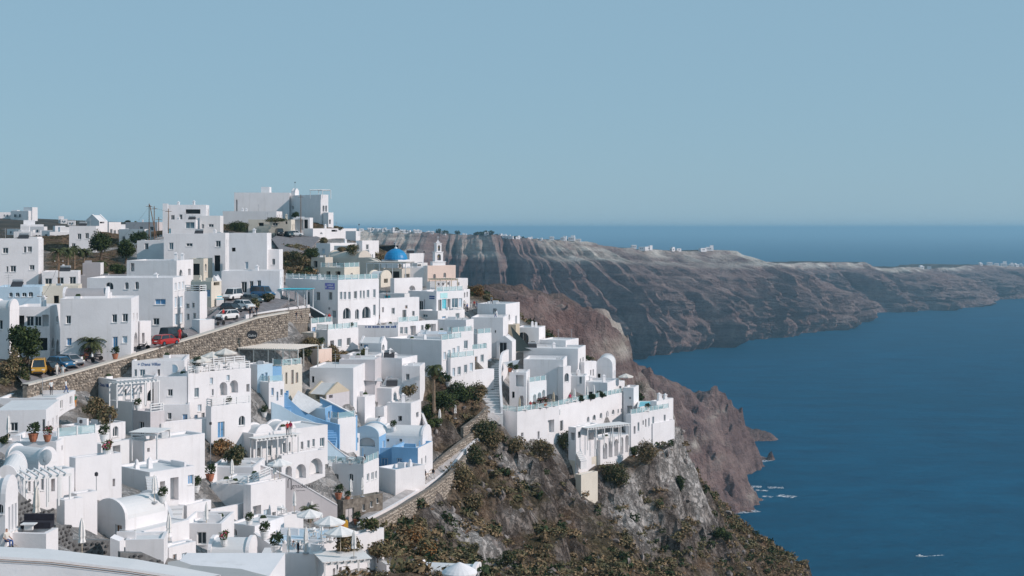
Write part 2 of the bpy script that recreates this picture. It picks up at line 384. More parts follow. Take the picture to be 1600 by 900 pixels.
head_pts = [(640, 480, 560), (740, 490, 620), (830, 497, 680), (890, 502, 740), (940, 512, 800), (968, 525, 840), (985, 556, 900), (1018, 590, 1050), (1050, 610, 1180), (1080, 628, 1300), (1120, 640, 1360), (1160, 648, 1400),
    (1167, 712, 1400), (1172, 722, 1400), (1200, 722, 1410), (1176, 797, 1160), (1166, 755, 1175), (1150, 705, 1215), (1130, 690, 1250), (1110, 800, 1130), (1090, 700, 1180), (1060, 690, 1100), (1040, 650, 1080), (1000, 620, 980), (980, 600, 870), (900, 560, 720), (800, 560, 620), (700, 540, 560),
    (1130, 755, 1170), (1080, 760, 1120), (1000, 720, 900), (950, 690, 760), (1300, 700, 1600), (1200, 690, 1550), (1120, 660, 1560), (1040, 640, 1560), (960, 600, 1350), (880, 570, 1200), (800, 560, 1050), (700, 540, 950), (1000, 850, 1000), (1100, 850, 1040), (860, 600, 1500)]
head = patch('headland', head_pts, -140, 330, 430, 1560, 2.6, 51, (50, 18), (22, 17), 'cliff', plat=.6, capf=lambda X, Y, Z, sl: np.clip(np.clip(fbm(X/50, Z/7, 3, 54)*2-.35, 0, 1)*np.clip(sl-.5, 0, 1)*1.6+np.exp(-(((X-70)/16)**2+((Y-885)/45)**2)), 0, 1), extra=((212, 1160, -45), (226, 1250, -45), (246, 1400, -30), (200, 1080, -40), (212, 1020, -45), (190, 940, -45), (170, 860, -30), (240, 1330, -40), (262, 1450, -40), (-140, 1560, 40), (-140, 1250, 80), (-140, 1000, 120), (-140, 760, 165), (0, 1560, 10), (150, 1560, -10), (330, 1560, -25), (330, 1200, -25), (330, 900, -25), (330, 650, -20), (330, 430, -15), (220, 430, 5), (140, 430, 45), (180, 640, -10), (200, 760, -40), (-140, 430, 200), (0, 430, 165)))
hill_pts = [(-200, 330, 1500), (0, 337, 1500), (60, 344, 1450), (110, 350, 1450), (200, 352, 1500), (350, 356, 1600), (480, 358, 1700), (600, 364, 1900), (0, 372, 900), (110, 376, 900), (220, 374, 900), (350, 372, 900), (480, 374, 950), (560, 380, 950), (0, 400, 600), (150, 390, 600), (300, 385, 600), (450, 385, 600), (540, 392, 600),
    (0, 345, 2600), (300, 358, 2600), (600, 362, 2600), (-300, 380, 700), (-300, 340, 2000)]
hills = patch('far_hill', hill_pts, -1150, -60, 520, 2700, 14, 77, (220, 6), (60, 2), 'cliff', capf=lambda X, Y, Z, s: X*0)
# haze: one closed box of even, thin air round everything
b = NB('haze_air'); b.t.nodes.remove(b.b); pv = b.n('ShaderNodeVolumePrincipled')
pv.inputs['Color'].default_value = (.46, .79, 1.0, 1); pv.inputs['Density'].default_value = .85e-4; pv.inputs['Anisotropy'].default_value = .2
b.t.links.new(pv.outputs[0], b.t.nodes['Material Output'].inputs['Volume'])
hz = MB().mat('haze_air'); hz.box((0, 0, -3), 124000, 124000, 262); haze = hz.build('haze'); tag(haze, 'thin pale blue sea haze lying over the whole view', 'haze', kind='stuff')
# ------------------------------------------------------------------ near hillside
DEPTH = [(0,850,80),(100,865,105),(200,860,120),(300,850,135),(430,880,140),(560,880,140),(650,895,150),(0,900,60),(300,900,110),
(0,760,110),(100,760,125),(200,770,140),(300,800,150),(400,820,158),(480,830,168),(560,815,182),(600,780,195),
(0,690,135),(100,690,145),(200,700,160),(300,720,172),(400,730,183),(500,740,192),(600,740,203),(675,745,212),
(0,620,160),(100,620,174),(200,640,182),(300,660,187),(400,660,197),(500,660,207),(600,660,218),(700,690,226),(745,680,232),
(0,560,178),(60,590,176),(150,555,190),(260,535,200),(350,510,212),(450,495,230),
(300,590,200),(400,560,214),(500,560,224),(600,560,240),(700,600,243),(775,640,240),(785,555,280),
(500,500,245),(600,500,258),(700,500,272),(800,500,290),
(0,450,225),(100,440,238),(200,440,240),(300,460,230),(400,450,242),(450,430,258),(0,400,300),(100,400,300),
(250,365,335),(150,380,330),(300,400,290),(360,362,370),(440,350,390),(500,350,400),(460,375,380),(430,425,275),(520,400,320),(560,385,350),(620,420,310),(700,445,300),(740,480,288),
(860,570,268),(950,600,278),(900,640,262),(980,660,268),(1050,670,274),(900,720,252),(960,725,262),(820,690,245),(790,680,236),
(700,780,208),(760,740,222),(850,730,238),(800,850,215),(700,870,190),(900,850,228),(600,850,165),
(1000,700,268),(1040,690,272),(1060,830,260),(1000,830,248),(950,830,240),(1000,890,235),(1100,880,258),(1200,890,295),(1100,800,290),(1150,825,310),(1200,855,318),(1270,898,325)]
_dp = RBF([(a, c) for a, c, _ in DEPTH], [d for *_, d in DEPTH])
def YD(px, py): return float(_dp(np.array([px]), np.array([py]))[0])
def G(px, py): return at(px, py, YD(px, py))
# terrain control points: photo points on the ground, plus the unseen flanks
TP = [G(a, c) for a, c, _ in DEPTH]
TP += [G(x, y) for x, y in ((650,800),(620,830),(750,800),(850,790),(900,790),(720,720),(800,720),(880,760),(935,745),(1000,760),(1030,740),(660,860),(750,880),(850,880),(950,890),(1050,870),(1150,880),(820,660),(700,640),(650,600))]
# lit crag under the hotel: steep
TP += [at(1010,690,270), at(1045,685,274), at(1068,690,277), at(1085,740,277), at(1092,790,277), at(1075,825,270), at(1040,760,268), at(1050,800,263), at(985,800,250), at(1030,702,262), at(1046,692,266), at(1002,714,258), at(1052,720,270), at(1020,740,258)]
def tp3(x, y, z): TP.append(Vector((x, y, z)))
# caldera flank beyond the ridge falls to the sea; ground behind and left of the view
for x, y, z in ((75,330,128),(95,345,110),(60,300,157),(110,300,95),(130,260,70),(160,330,55),(180,280,20),(120,420,70),(160,440,25),(70,420,120),(40,400,160),(60,470,130),(100,500,80),(20,470,172),
                (10,380,185),(-20,430,195),(-40,480,205),(-120,480,222),(-220,480,224),(-220,350,222),(-200,240,220),(-140,100,205),(-60,40,203),(0,20,200),(40,60,180),(70,100,160),(30,120,178),(60,160,165),(110,150,110),(100,220,110),(85,255,130),(-25,90,201),(-5,130,188),(180,180,10),(200,60,10)): tp3(x, y, z)
FLAT = []      # (x, y, z) of house bases, filled by the houses below before the ground is made
# ------------------------------------------------------------------ house builder
UP = Vector((0, 0, 1))
def wall_face(mb, O, U, W, Hh, N, holes, v0=0.0):
    """wall in the plane O + u*U + v*up with rectangular or arched holes (u0, v0, u1, v1, arched, depth)"""
    us = sorted({0.0, W, *[h[0] for h in holes], *[h[2] for h in holes]}); vs_ = sorted({v0, Hh, *[h[1] for h in holes], *[h[3] for h in holes]})
    P = lambda u, v, d=0.0: O + U*u + UP*v - N*d
    for i in range(len(us)-1):
        for j in range(len(vs_)-1):
            cu, cv = (us[i]+us[i+1])/2, (vs_[j]+vs_[j+1])/2
            if any(h[0] < cu < h[2] and h[1] < cv < h[3] for h in holes): continue
            mb.poly([P(us[i], vs_[j]), P(us[i+1], vs_[j]), P(us[i+1], vs_[j+1]), P(us[i], vs_[j+1])])
    for u0, b0, u1, b1, arch, dep in holes:
        c = [(u0, b0), (u1, b0), (u1, b1), (u0, b1)]
        if not arch:
            for k in range(4):
                a_, b_ = c[k], c[(k+1) % 4]; mb.poly([P(*a_), P(*a_, dep), P(*b_, dep), P(*b_)])
        else:
            r = (u1-u0)/2; m = (u0+u1)/2; rv = min(r, (b1-b0)*.6); n = 8
            arc = [(m+r*math.cos(t), b1-rv+rv*math.sin(t)) for t in [math.pi*k/n for k in range(n+1)]]
            for k in range(n):
                a_, b_ = arc[k], arc[k+1]; mb.poly([P(*a_), P(*a_, dep), P(*b_, dep), P(*b_)])
                mb.poly([P(*a_), P(a_[0], b1), P(b_[0], b1), P(*b_)] if k not in (0, n-1) else ([P(*a_), P(a_[0], b1), P(b_[0], b1), P(*b_)]))
            mb.poly([P(u0, b0), P(u0, b0, dep), P(u1, b0, dep), P(u1, b0)])
            mb.poly([P(u1, b0), P(u1, b0, dep), P(u1, b1-rv, dep), P(u1, b1-rv)]); mb.poly([P(u0, b1-rv), P(u0, b1-rv, dep), P(u0, b0, dep), P(u0, b0)])
KIND = {'w': ('window', 'dark_glass', 'frame_white'), 'a': ('window', 'dark_glass', 'frame_white'), 'b': ('door', 'blue_paint', 'frame_white'), 'd': ('door', 'dark', 'frame_white'),
        't': ('window', 'turquoise', 'frame_white'), 'g': ('door', 'lavender', 'metal_grey'), 'o': ('opening', 'dark', None), 'A': ('arch_niche', 'white2', None), 'D': ('arch_niche', 'dark_glass', 'frame_white'),  # dark openings get a black back panel: inner shade put into its colour
        's': ('window', 'blue_paint', 'frame_white'), 'l': ('window', 'glass_blue', 'frame_white'), 'c': ('window', 'pale_blue', 'frame_white'), 'n': ('opening', 'white2', None), 'r': ('door', 'wood', 'frame_white')}
def fit_opening(parent, C0, O, U, N, h, kind):
    nm, pm, fm = KIND[kind]; u0, b0, u1, b1, arch, dep = h
    P = lambda u, v, d=0.0: (O-C0) + U*u + UP*v - N*d
    if fm:
        fb = MB().mat(fm); t = min(.09, (u1-u0)*.12); bars = [(u0, b0, u0+t, b1), (u1-t, b0, u1, b1), (u0+t, b1-t, u1-t, b1)]
        if nm == 'window': bars += [(u0+t, b0, u1-t, b0+t)]
        m = (u0+u1)/2; bars += [(m-t*.35, b0+t, m+t*.35, b1-t)]
        for x0, y0, x1, y1 in bars: fb.obox(P(x0, y0, dep*.75), U*(x1-x0), -N*(dep*.2), UP*(y1-y0))
        if nm == 'window' and kind != 'D': fb.obox(P(u0-.06, b0-.07, 0.0), U*(u1-u0+.12), N*.09, UP*.06)     # sill
        par = fb.build(nm, parent)
        pb = MB().mat(pm); pb.obox(P(u0, b0, dep*.95), U*(u1-u0), -N*.04, UP*(b1-b0)); pb.build('pane' if nm != 'door' else 'panel', par)
        if nm == 'door':
            kb = MB().mat('metal_dark'); kb.obox(P(u1-t*3, b0+(b1-b0)*.45, dep*.92), U*.06, N*.08, UP*.1); kb.build('handle', par)
    else:
        pb = MB().mat(pm); pb.obox(P(u0, b0, dep*.98), U*(u1-u0), -N*.05, UP*(b1-b0)); pb.build(nm, parent)
def face_uv(px, py, O, U, N):
    r = Vector(ray(px, py)); cp = Vector((0, 0, H)); den = r.dot(N)
    if abs(den) < 1e-4: return None
    p = cp + r*((O-cp).dot(N)/den); return (p-O).dot(U), p.z-O.z
def holes_for(spec, O, U, N, W, Hh):
    out = []
    for s in spec:
        x0, y0, x1, y1 = s[:4]; kind = s[4] if len(s) > 4 else 'w'; ym = (y0+y1)/2; xm = (x0+x1)/2
        a, b_, c, d_ = face_uv(x0, ym, O, U, N), face_uv(x1, ym, O, U, N), face_uv(xm, y1, O, U, N), face_uv(xm, y0, O, U, N)
        if None in (a, b_, c, d_): continue
        u0, u1, v0, v1 = a[0], b_[0], c[1], d_[1]
        u0, u1 = max(u0, .12), min(u1, W-.12); v1 = min(v1, Hh-.12)
        if u1-u0 < .22 or v1-v0 < .22: continue
        if any(not (u1 < q[0][0]+.02 or u0 > q[0][2]-.02 or v1 < q[0][1]+.02 or v0 > q[0][3]-.02) for q in out): continue
        arch = kind in 'aAD'; dep = .22 if kind not in 'AoDn' else (.9 if kind != 'D' else .45)
        out.append(((u0, v0, u1, v1, arch, dep), kind))
    return out
def auto_grid(n, rows, W, Hh, rr, kind='w', base=0.5):
    out = []; fh = Hh/max(rows, 1)
    for j in range(rows):
        for i in range(n):
            if rr.random() < .12: continue
            cx = W*(i+.5)/n + rr.uniform(-.15, .15); ww = min(rr.uniform(.75, 1.15), W/n*.6); door = j == 0 and rr.random() < .3
            v0 = j*fh + (0.05 if door else fh*.32); hh = min(2.0 if door else rr.uniform(1.0, 1.35), fh*.62)
            k = rr.choice('bdl') if door else kind
            if cx-ww/2 < .2 or cx+ww/2 > W-.2: continue
            out.append(((cx-ww/2, v0, cx+ww/2, v0+hh, k in 'aAD', .22), k))
    return out
def railing(parent, C0, A, B, kind, h=.95):
    """railing part from A to B (world points on the roof edge)"""
    A, B = A-C0, B-C0; L = (B-A).length
    if L < .8: return
    d = (B-A)/L; nrm = Vector((-d.y, d.x, 0)); n = max(2, int(L/1.6)+1)
    mb = MB().mat('frame_white')
    for i in range(n): mb.box(A+d*(L*i/(n-1)), .14, .14, h, math.atan2(d.y, d.x))
    mb.obox(A-nrm*.05-UP*.02, d*L, nrm*.1, UP*.06)
    if kind == 'white':
        for z in (.28, .58, .88): mb.obox(A+UP*z-nrm*.04, d*L, nrm*.08, UP*.11)
        mb.build('railing', parent)
    else:
        r = mb.build('railing', parent); g = MB().mat('glass_rail')
        for i in range(n-1): g.obox(A+d*(L*i/(n-1)+.09)+UP*.1-nrm*.015, d*(L/(n-1)-.18), nrm*.03, UP*(h-.15))
        g.build('glass_panel', r)
HOUSES = []
def HB(label, x0, xc, x1, yt, yb, yaw=20, F=(), R=(), roof='flat', wall='white', rmat='roofwhite', par=.4, Y=None, found=4.0, d=None, rail=None, rise=None,
       name='house', cat='house', group=None, clutter=None, rwall=None, ground=True, zshift=0.0, skirt=False):
    rr = random.Random(int(x0*7+yt*13+xc)); a = math.radians(yaw)
    Yc = Y if Y else YD(xc, yb); Cp = at(xc, yb, Yc); Cp.z += zshift
    if d:                                   # known depth: turn the house so that its side wall spans xc to x1
        k = (x1-800)/FPX; ph = math.atan(k); q = (k*Cp.y-Cp.x)/d*math.cos(ph); a = max(math.radians(-14), min(a+.1, ph+math.asin(max(-1, min(1, q)))))
    e1 = Vector((-math.cos(a), math.sin(a), 0)); e2 = Vector((math.sin(a), math.cos(a), 0)); nF = -e2; nR = -e1
    def reach(x, e):
        k = (x-800)/FPX; den = e.x-k*e.y
        return (k*Cp.y-Cp.x)/den if abs(den) > 1e-4 else 99
    W = min(max(reach(x0, e1), 1.2), 45); D = d if d else min(max(reach(x1, e2), 1.8), 34)
    Hh = (yb-yt)/FPX*Yc
    root = empty(name, Cp, label, cat, group)
    OF = Cp+e1*W; UF = -e1; OR = Cp.copy(); UR = e2
    vault = roof in ('vaultF', 'vaultR', 'gableF', 'gableR', 'dome'); span = W if roof.endswith('F') else D
    rs = (rise if rise else min(span*.38, Hh*.5)) if vault and roof != 'dome' else 0.0
    Hw = Hh-rs
    hF = holes_for(F, OF, UF, nF, W, Hw) if not (F and isinstance(F[0], (int, float))) else auto_grid(F[0], F[1], W, Hw-par, rr, *(F[2:3] or ('w',)))
    hR = holes_for(R, OR, UR, nR, D, Hw) if not (R and isinstance(R[0], (int, float))) else auto_grid(R[0], R[1], D, Hw-par, rr, *(R[2:3] or ('w',)))
    if not any(k in label for k in ('blank', 'plain', 'wall', 'slab', 'footing', 'retaining')) and ground:
        if not F and W > 3 and Hw > 2.2 and rr.random() < .7: hF = auto_grid(max(1, int(W/3.2)), max(1, int(Hw/3.0)), W, Hw-par, rr, rr.choice('wwlc'))
        if not R and D > 3.5 and Hw > 2.2 and rr.random() < .8: hR = auto_grid(max(1, int(D/3.0)), max(1, int(Hw/3.0)), D, Hw-par, rr, rr.choice('wlca'))
    L = lambda p: p-Cp
    mb = MB().mat(wall)
    wall_face(mb, L(OF), UF, W, Hw, nF, [h for h, _ in hF], -found)
    if rwall: mb.mat(rwall)
    wall_face(mb, L(OR), UR, D, Hw, nR, [h for h, _ in hR], -found)
    mb.mat(wall)
    B1, B2 = Cp+e2*D, Cp+e2*D+e1*W
    wall_face(mb, L(B1), e1, W, Hw, e2, [], -found); wall_face(mb, L(B2), -e2, D, Hw, e1, [], -found)
    q = [L(OF), L(Cp), L(B1), L(B2)]
    if roof == 'flat':
        t = .28; inn = [q[0]+UF*t+e2*t, q[1]-UF*t+e2*t, q[2]-UF*t-e2*t, q[3]+UF*t-e2*t]
        for k in range(4):
            k2 = (k+1) % 4
            mb.poly([q[k]+UP*Hw, q[k2]+UP*Hw, inn[k2]+UP*Hw, inn[k]+UP*Hw]); mb.poly([inn[k2]+UP*Hw, inn[k2]+UP*(Hw-par), inn[k]+UP*(Hw-par), inn[k]+UP*Hw])
        wo_ = mb.build('wall', root)
        rb = MB().mat(rmat); rb.poly([p+UP*(Hw-par) for p in inn]); rb.build('roof', root)
    else:
        mb.build('wall', root)
        rb = MB().mat(rmat if roof not in ('vaultF', 'vaultR') else rmat)
        if roof == 'none' or roof == 'dome':
            rb.poly([p+UP*Hw for p in q])
            if roof == 'dome':
                cen = (q[0]+q[2])/2+UP*(Hw-.02); rad = 2.55
                rb.mat('dome_blue'); rb.lathe(cen, [(rad, 0), (rad*.985, rad*.17), (rad*.92, rad*.38), (rad*.78, rad*.6), (rad*.56, rad*.78), (rad*.3, rad*.91), (rad*.06, rad*.96)], 24)
            ro = rb.build('roof', root, smooth=False)
        else:
            n = 14 if roof.startswith('vault') else 2
            if roof.endswith('F'): A0, ax, across, ln = q[0], e2, UF, D; sp = W
            else: A0, ax, across, ln = q[1], -UF, e2, W; sp = D
            pts = []
            for k in range(n+1):
                t = math.pi*(1-k/n)
                if roof.startswith('vault'): pts.append((sp/2*(1+math.cos(t)), rs*math.sin(t)))
                else: pts.append((sp*k/n, rs*(1-abs(2*k/n-1))))
            o = .0
            fr = [A0+across*u+UP*(Hw+z) for u, z in pts]; bk = [p+ax*ln for p in fr]
            for k in range(n): rb.poly([fr[k], fr[k+1], bk[k+1], bk[k]])
            rb.build('roof', root)
            # thick rounded gable walls standing a little proud of the vault
            for base, sgn in ((fr, -1), (bk, 1)):
                gb = MB().mat(wall); th = .3; o1 = ax*(sgn*.02); o2 = ax*(-sgn*th); cz = sum((p for p in base), Vector())/len(base)
                out = [base[0]] + [Vector(p)+UP*.22*(1 if 0 < i < n else .3) for i, p in enumerate(base)] + [base[-1]]
                f_ = [p+o1 for p in out]; b_ = [p+o2 for p in out]
                gb.poly(f_ if sgn < 0 else f_[::-1]); gb.poly(b_[::-1] if sgn < 0 else b_)
                for k in range(len(out)-1): gb.poly([f_[k], b_[k], b_[k+1], f_[k+1]])
                gb.build('gable', root)
    for h, k in hF: fit_opening(root, Cp, OF, UF, nF, h, k)
    for h, k in hR: fit_opening(root, Cp, OR, UR, nR, h, k)
    if rail:
        kinds = rail.split(); kd = kinds[0]; zz = UP*(Hw+.01); i_ = .14
        if len(kinds) < 2 or 'F' in kinds[1]: railing(root, Cp, OF+zz+UF*i_+e2*i_, Cp+zz-UF*i_+e2*i_, kd)
        if len(kinds) < 2 or 'R' in kinds[1]: railing(root, Cp, Cp+zz-UF*i_+e2*i_, B1+zz-UF*i_-e2*i_, kd)
    if clutter is None: clutter = 1 if roof == 'flat' and W > 4 and D > 4 and not rail else 0
    zr = Hw-par if roof == 'flat' else Hw
    for _ in range(clutter*rr.randint(1, 3)):
        p = L(Cp)+e1*rr.uniform(.8, max(.9, W-.8))+e2*rr.uniform(.8, max(.9, D-.8))+UP*(zr-.03); k = rr.random()
        if k < .42:
            cb = MB().mat(wall); hh = rr.uniform(.7, 1.5); cb.box(p, .55, .55, hh, a, .86); cb.box(p+UP*hh, .7, .7, .1, a); cb.box(p+UP*(hh+.1), .4, .4, .22, a, .5); cb.build('chimney', root)
        elif k < .6:
            cb = MB().mat('metal_dark'); s_ = p+UP*.2; cb.poly([s_+Vector((-.9, -.5, 0)), s_+Vector((.9, -.5, 0)), s_+Vector((.9, .5, .8)), s_+Vector((-.9, .5, .8))]); cb.poly([s_+Vector((-.9, .55, .78)), s_+Vector((.9, .55, .78)), s_+Vector((.9, -.45, -.02)), s_+Vector((-.9, -.45, -.02))])
            cb.mat('metal_grey'); cb.tube([s_+Vector((-.8, .55, .95)), s_+Vector((.8, .55, .95))], .24, 8); cb.box(s_+Vector((-.8, .5, -.2)), .06, .06, 1.0); cb.box(s_+Vector((.8, .5, -.2)), .06, .06, 1.0); cb.build('solar_heater', root)
        elif k < .8:
            cb = MB().mat('canvas_grey'); cb.box(p, .85, .4, .62, a); cb.mat('metal_dark'); cb.lathe(p+nF*.21+UP*.3, [(.2, -.02), (.2, .02)], 8); cb.build('air_conditioner', root)
        else:
            cb = MB().mat('metal_grey'); cb.tube([p, p+UP*2.2], .035, 4); cb.tube([p+UP*2.0-UF*.6, p+UP*2.0+UF*.6], .02, 3); cb.tube([p+UP*1.7-UF*.35, p+UP*1.7+UF*.35], .02, 3); cb.build('antenna', root)
    if clutter == 0 and roof == 'flat' and W > 2.6 and D > 2.6:
        for _ in range(rr.randint(1, 3)):
            p = e1*rr.uniform(.6, W-.6)+e2*rr.uniform(.6, D-.6)+UP*(zr-.03); k = rr.random()
            cb = MB().mat(wall)
            if k < .35: cb.obox(p, e1*rr.uniform(.8, min(2.5, W*.5)), e2*.25, UP*rr.uniform(.4, .9)); cb.build('low_wall', root)
            elif k < .55: cb.box(p, .5, .5, rr.uniform(.6, 1.1), a, .85); cb.lathe(p+UP*.5, [(.2, 0), (.2, .5), (.05, .7)], 8); cb.build('chimney', root)
            elif k < .8: cb.box(p, .9, .5, .45, a); cb.mat('leaf_dark'); cb.box(p+UP*.45, .7, .34, .3, a, .6); cb.build('planter', root)
            else: cb.mat('canvas_grey'); cb.box(p, .8, .36, .6, a); cb.build('air_conditioner', root)
    if ground:
        for p in (OF+nF*.4, Cp+nF*.4, (OF+Cp)/2+nF*.4): FLAT.append((p.x, p.y, p.z))
        FLAT.append((B1.x, B1.y, Cp.z+min(Hw*.3, .06*D)))
    if skirt:                               # keep the ground down along a long side wall
        for t in (.15, .3, .45, .6, .75, .9, 1.0):
            for off in (.7, 2.4):
                p = Cp+e2*D*t+nR*off; FLAT.insert(0, (p.x, p.y, Cp.z-.4*off))
    info = dict(root=root, C=Cp, e1=e1, e2=e2, W=W, D=D, H=Hw, Y=Yc, nF=nF, nR=nR, OF=OF, zr=zr); HOUSES.append(info); return info

def catmull(P, n):
    P = [Vector(p) for p in P]
    if len(P) < 3 or n <= 1: return P
    Q = [P[0]*2-P[1]] + P + [P[-1]*2-P[-2]]; out = []
    for i in range(1, len(Q)-2):
        for k in range(n):
            t = k/n; p0, p1, p2, p3 = Q[i-1:i+3]
            out.append(.5*((2*p1)+(p2-p0)*t+(2*p0-5*p1+4*p2-p3)*t*t+(3*p1-p0-3*p2+p3)*t**3))
    return out+[P[-1]]
def WALL(label, pts, thick=.35, mat='white', name='parapet', cat='wall', n=1, found=3.0, Y=None, lean=0, group=None, cope=None, parent=None):
    """free wall from photo points (px, y_top, y_base[, Y])"""
    base = []; 
    for p in pts:
        yy = p[3] if len(p) > 3 else (Y if Y else YD(p[0], p[2])); g0 = at(p[0], p[2], yy); base.append((g0.x, g0.y, g0.z, (p[2]-p[1])/FPX*yy))
    B = catmull([Vector(b_[:3]) for b_ in base], n); hs = np.interp(np.linspace(0, 1, len(B)), np.linspace(0, 1, len(base)), [b_[3] for b_ in base])
    C0 = B[0].copy(); mb = MB().mat(mat); ring = []
    for i, p in enumerate(B):
        d_ = (B[min(i+1, len(B)-1)]-B[max(i-1, 0)]); d_.z = 0; d_.normalize(); nn = Vector((d_.y, -d_.x, 0))
        lo = Vector((p.x, p.y, p.z-found))-C0; hi = Vector((p.x, p.y, p.z+hs[i]))-C0
        ring.append((lo, hi, lo-nn*thick, hi-nn*thick))
    for i in range(len(ring)-1):
        a_, b_ = ring[i], ring[i+1]
        mb.poly([a_[0], b_[0], b_[1], a_[1]]); mb.poly([a_[1], b_[1], b_[3], a_[3]]); mb.poly([a_[3], b_[3], b_[2], a_[2]])
    for r, fl in ((ring[0], 0), (ring[-1], 1)):
        f_ = [r[0], r[1], r[3], r[2]]; mb.poly(f_ if not fl else f_[::-1])
    for p in B: FLAT.append((p.x, p.y, p.z))
    if label is None: return mb, C0, ring
    o = mb.build(name, parent, C0); tag(o, label, cat, group)
    if cope:
        cb = MB().mat(cope)
        for i in range(len(ring)-1):
            a_, b_ = ring[i], ring[i+1]; o1 = (a_[3]-a_[1]).normalized()*.06; o2 = (b_[3]-b_[1]).normalized()*.06; z = UP*.004
            A_ = [a_[1]-o1+z, b_[1]-o2+z, b_[3]+o2+z, a_[3]+o1+z]; T_ = [p+UP*.14 for p in A_]
            cb.poly(T_); cb.poly([A_[0], A_[1], T_[1], T_[0]]); cb.poly([A_[2], A_[3], T_[3], T_[2]])
        cb.build('coping', o)
    return o
_ico = None
def lumps(mb, O, U, W, Hh, N, size, rr, jit=.3, mats=('stone',)):
    """rough stones set proud of a wall face"""
    nv = max(1, int(Hh/(size*.72)))
    for j in range(nv):
        nu = max(1, int(W/size)); off = rr.random()
        for i in range(nu):
            u = (i+off+rr.uniform(-.2, .2))*W/nu; v = (j+.5+rr.uniform(-.15, .15))*Hh/nv
            if u < .05 or u > W-.05: continue
            a_ = size*rr.uniform(.32, .52); c_ = size*.72*rr.uniform(.32, .5); dp = size*rr.uniform(.16, .34)
            P = O+U*u+UP*v; k = 6; ph = rr.random()*6
            rim = [P+U*(a_*math.cos(ph+t)*rr.uniform(.8, 1.15))+UP*(c_*math.sin(ph+t)*rr.uniform(.8, 1.15))+N*.01 for t in [2*math.pi*q/k for q in range(k)]]
            top = [P+(r_-P)*.62+N*dp*rr.uniform(.8, 1.2) for r_ in rim]
            if U.cross(UP).dot(N) < 0: rim.reverse(); top.reverse()
            mb.mat(rr.choice(mats))
            for q in range(k): mb.poly([rim[q], rim[(q+1) % k], top[(q+1) % k], top[q]])
            mb.poly(top)
def STONEWALL(label, pts, size=.55, thick=.5, n=1, mats=('stone',), mortar='mortar', cope=None, found=2.5, Y=None, name='stone_wall', cat='wall', group=None):
    mb, C0, ring = WALL(None, pts, thick, mortar, n=n, found=found, Y=Y)
    o = mb.build(name, None, C0); tag(o, label, cat, group)
    sb = MB(); rr = random.Random(int(pts[0][0]*3+pts[0][1]))
    for i in range(len(ring)-1):
        a_, b_ = ring[i], ring[i+1]; U = b_[0]-a_[0]; zs = U.z; U.z = 0; W = U.length
        if W < .1: continue
        U /= W; N = Vector((U.y, -U.x, 0)); m = max(1, int(W/2.0))
        for k in range(m):
            t = (k+.5)/m; lo = a_[0].lerp(b_[0], t).z; hi = a_[1].lerp(b_[1], t).z
            p0 = a_[0].lerp(b_[0], k/m); p0.z = lo+found-.6
            lumps(sb, p0, U, W/m, hi-lo-found+.5, N, size, rr, mats=mats)
    s_ = sb.build('stones', o); tag(s_, kind='stuff')
    if cope:
        cb = MB().mat(cope)
        for i in range(len(ring)-1):
            a_, b_ = ring[i], ring[i+1]; o1 = (a_[3]-a_[1]).normalized()*.2; o2 = (b_[3]-b_[1]).normalized()*.2
            A_ = [a_[1]-o1+UP*.004, b_[1]-o2+UP*.004, b_[3]+o2+UP*.004, a_[3]+o1+UP*.004]; T_ = [p+UP*.22 for p in A_]
            cb.poly(T_); cb.poly([A_[0], A_[1], T_[1], T_[0]]); cb.poly([A_[2], A_[3], T_[3], T_[2]])
        cb.build('coping', o)
    return o
def STAIRS(label, pts, width, n, mat='white2', name='stairway', side=None, parent=None, riser=None):
    """flight of steps along photo points (px, py[, Y]) from the bottom up; each step is its own block"""
    P = [at(p[0], p[1], p[2]) if len(p) > 2 else G(p[0], p[1]) for p in pts]
    seg = np.r_[0, np.cumsum([(P[i+1]-P[i]).length for i in range(len(P)-1)])]
    Q = [Vector([float(np.interp(t, seg, [q[k] for q in P])) for k in range(3)]) for t in np.linspace(0, seg[-1], n+1)]
    C0 = Q[0]; root = empty(name, C0, label, 'stairs') if parent is None else parent
    for i in range(n):
        d_ = Q[i+1]-Q[i]; rz = d_.z; d_.z = 0; L_ = max(d_.length, .05); d_.normalize(); s_ = Vector((d_.y, -d_.x, 0))
        mb = MB().mat(mat); hh = abs(rz)+1.2
        mb.obox(Q[i]-C0-s_*width/2+UP*(rz-hh), s_*width, d_*(L_+.12), UP*hh)
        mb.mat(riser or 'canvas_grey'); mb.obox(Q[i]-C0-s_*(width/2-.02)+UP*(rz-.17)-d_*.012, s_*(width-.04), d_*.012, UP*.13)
        mb.build('step', root)
    for p in Q: FLAT.append((p.x, p.y, p.z-.4))
    return root
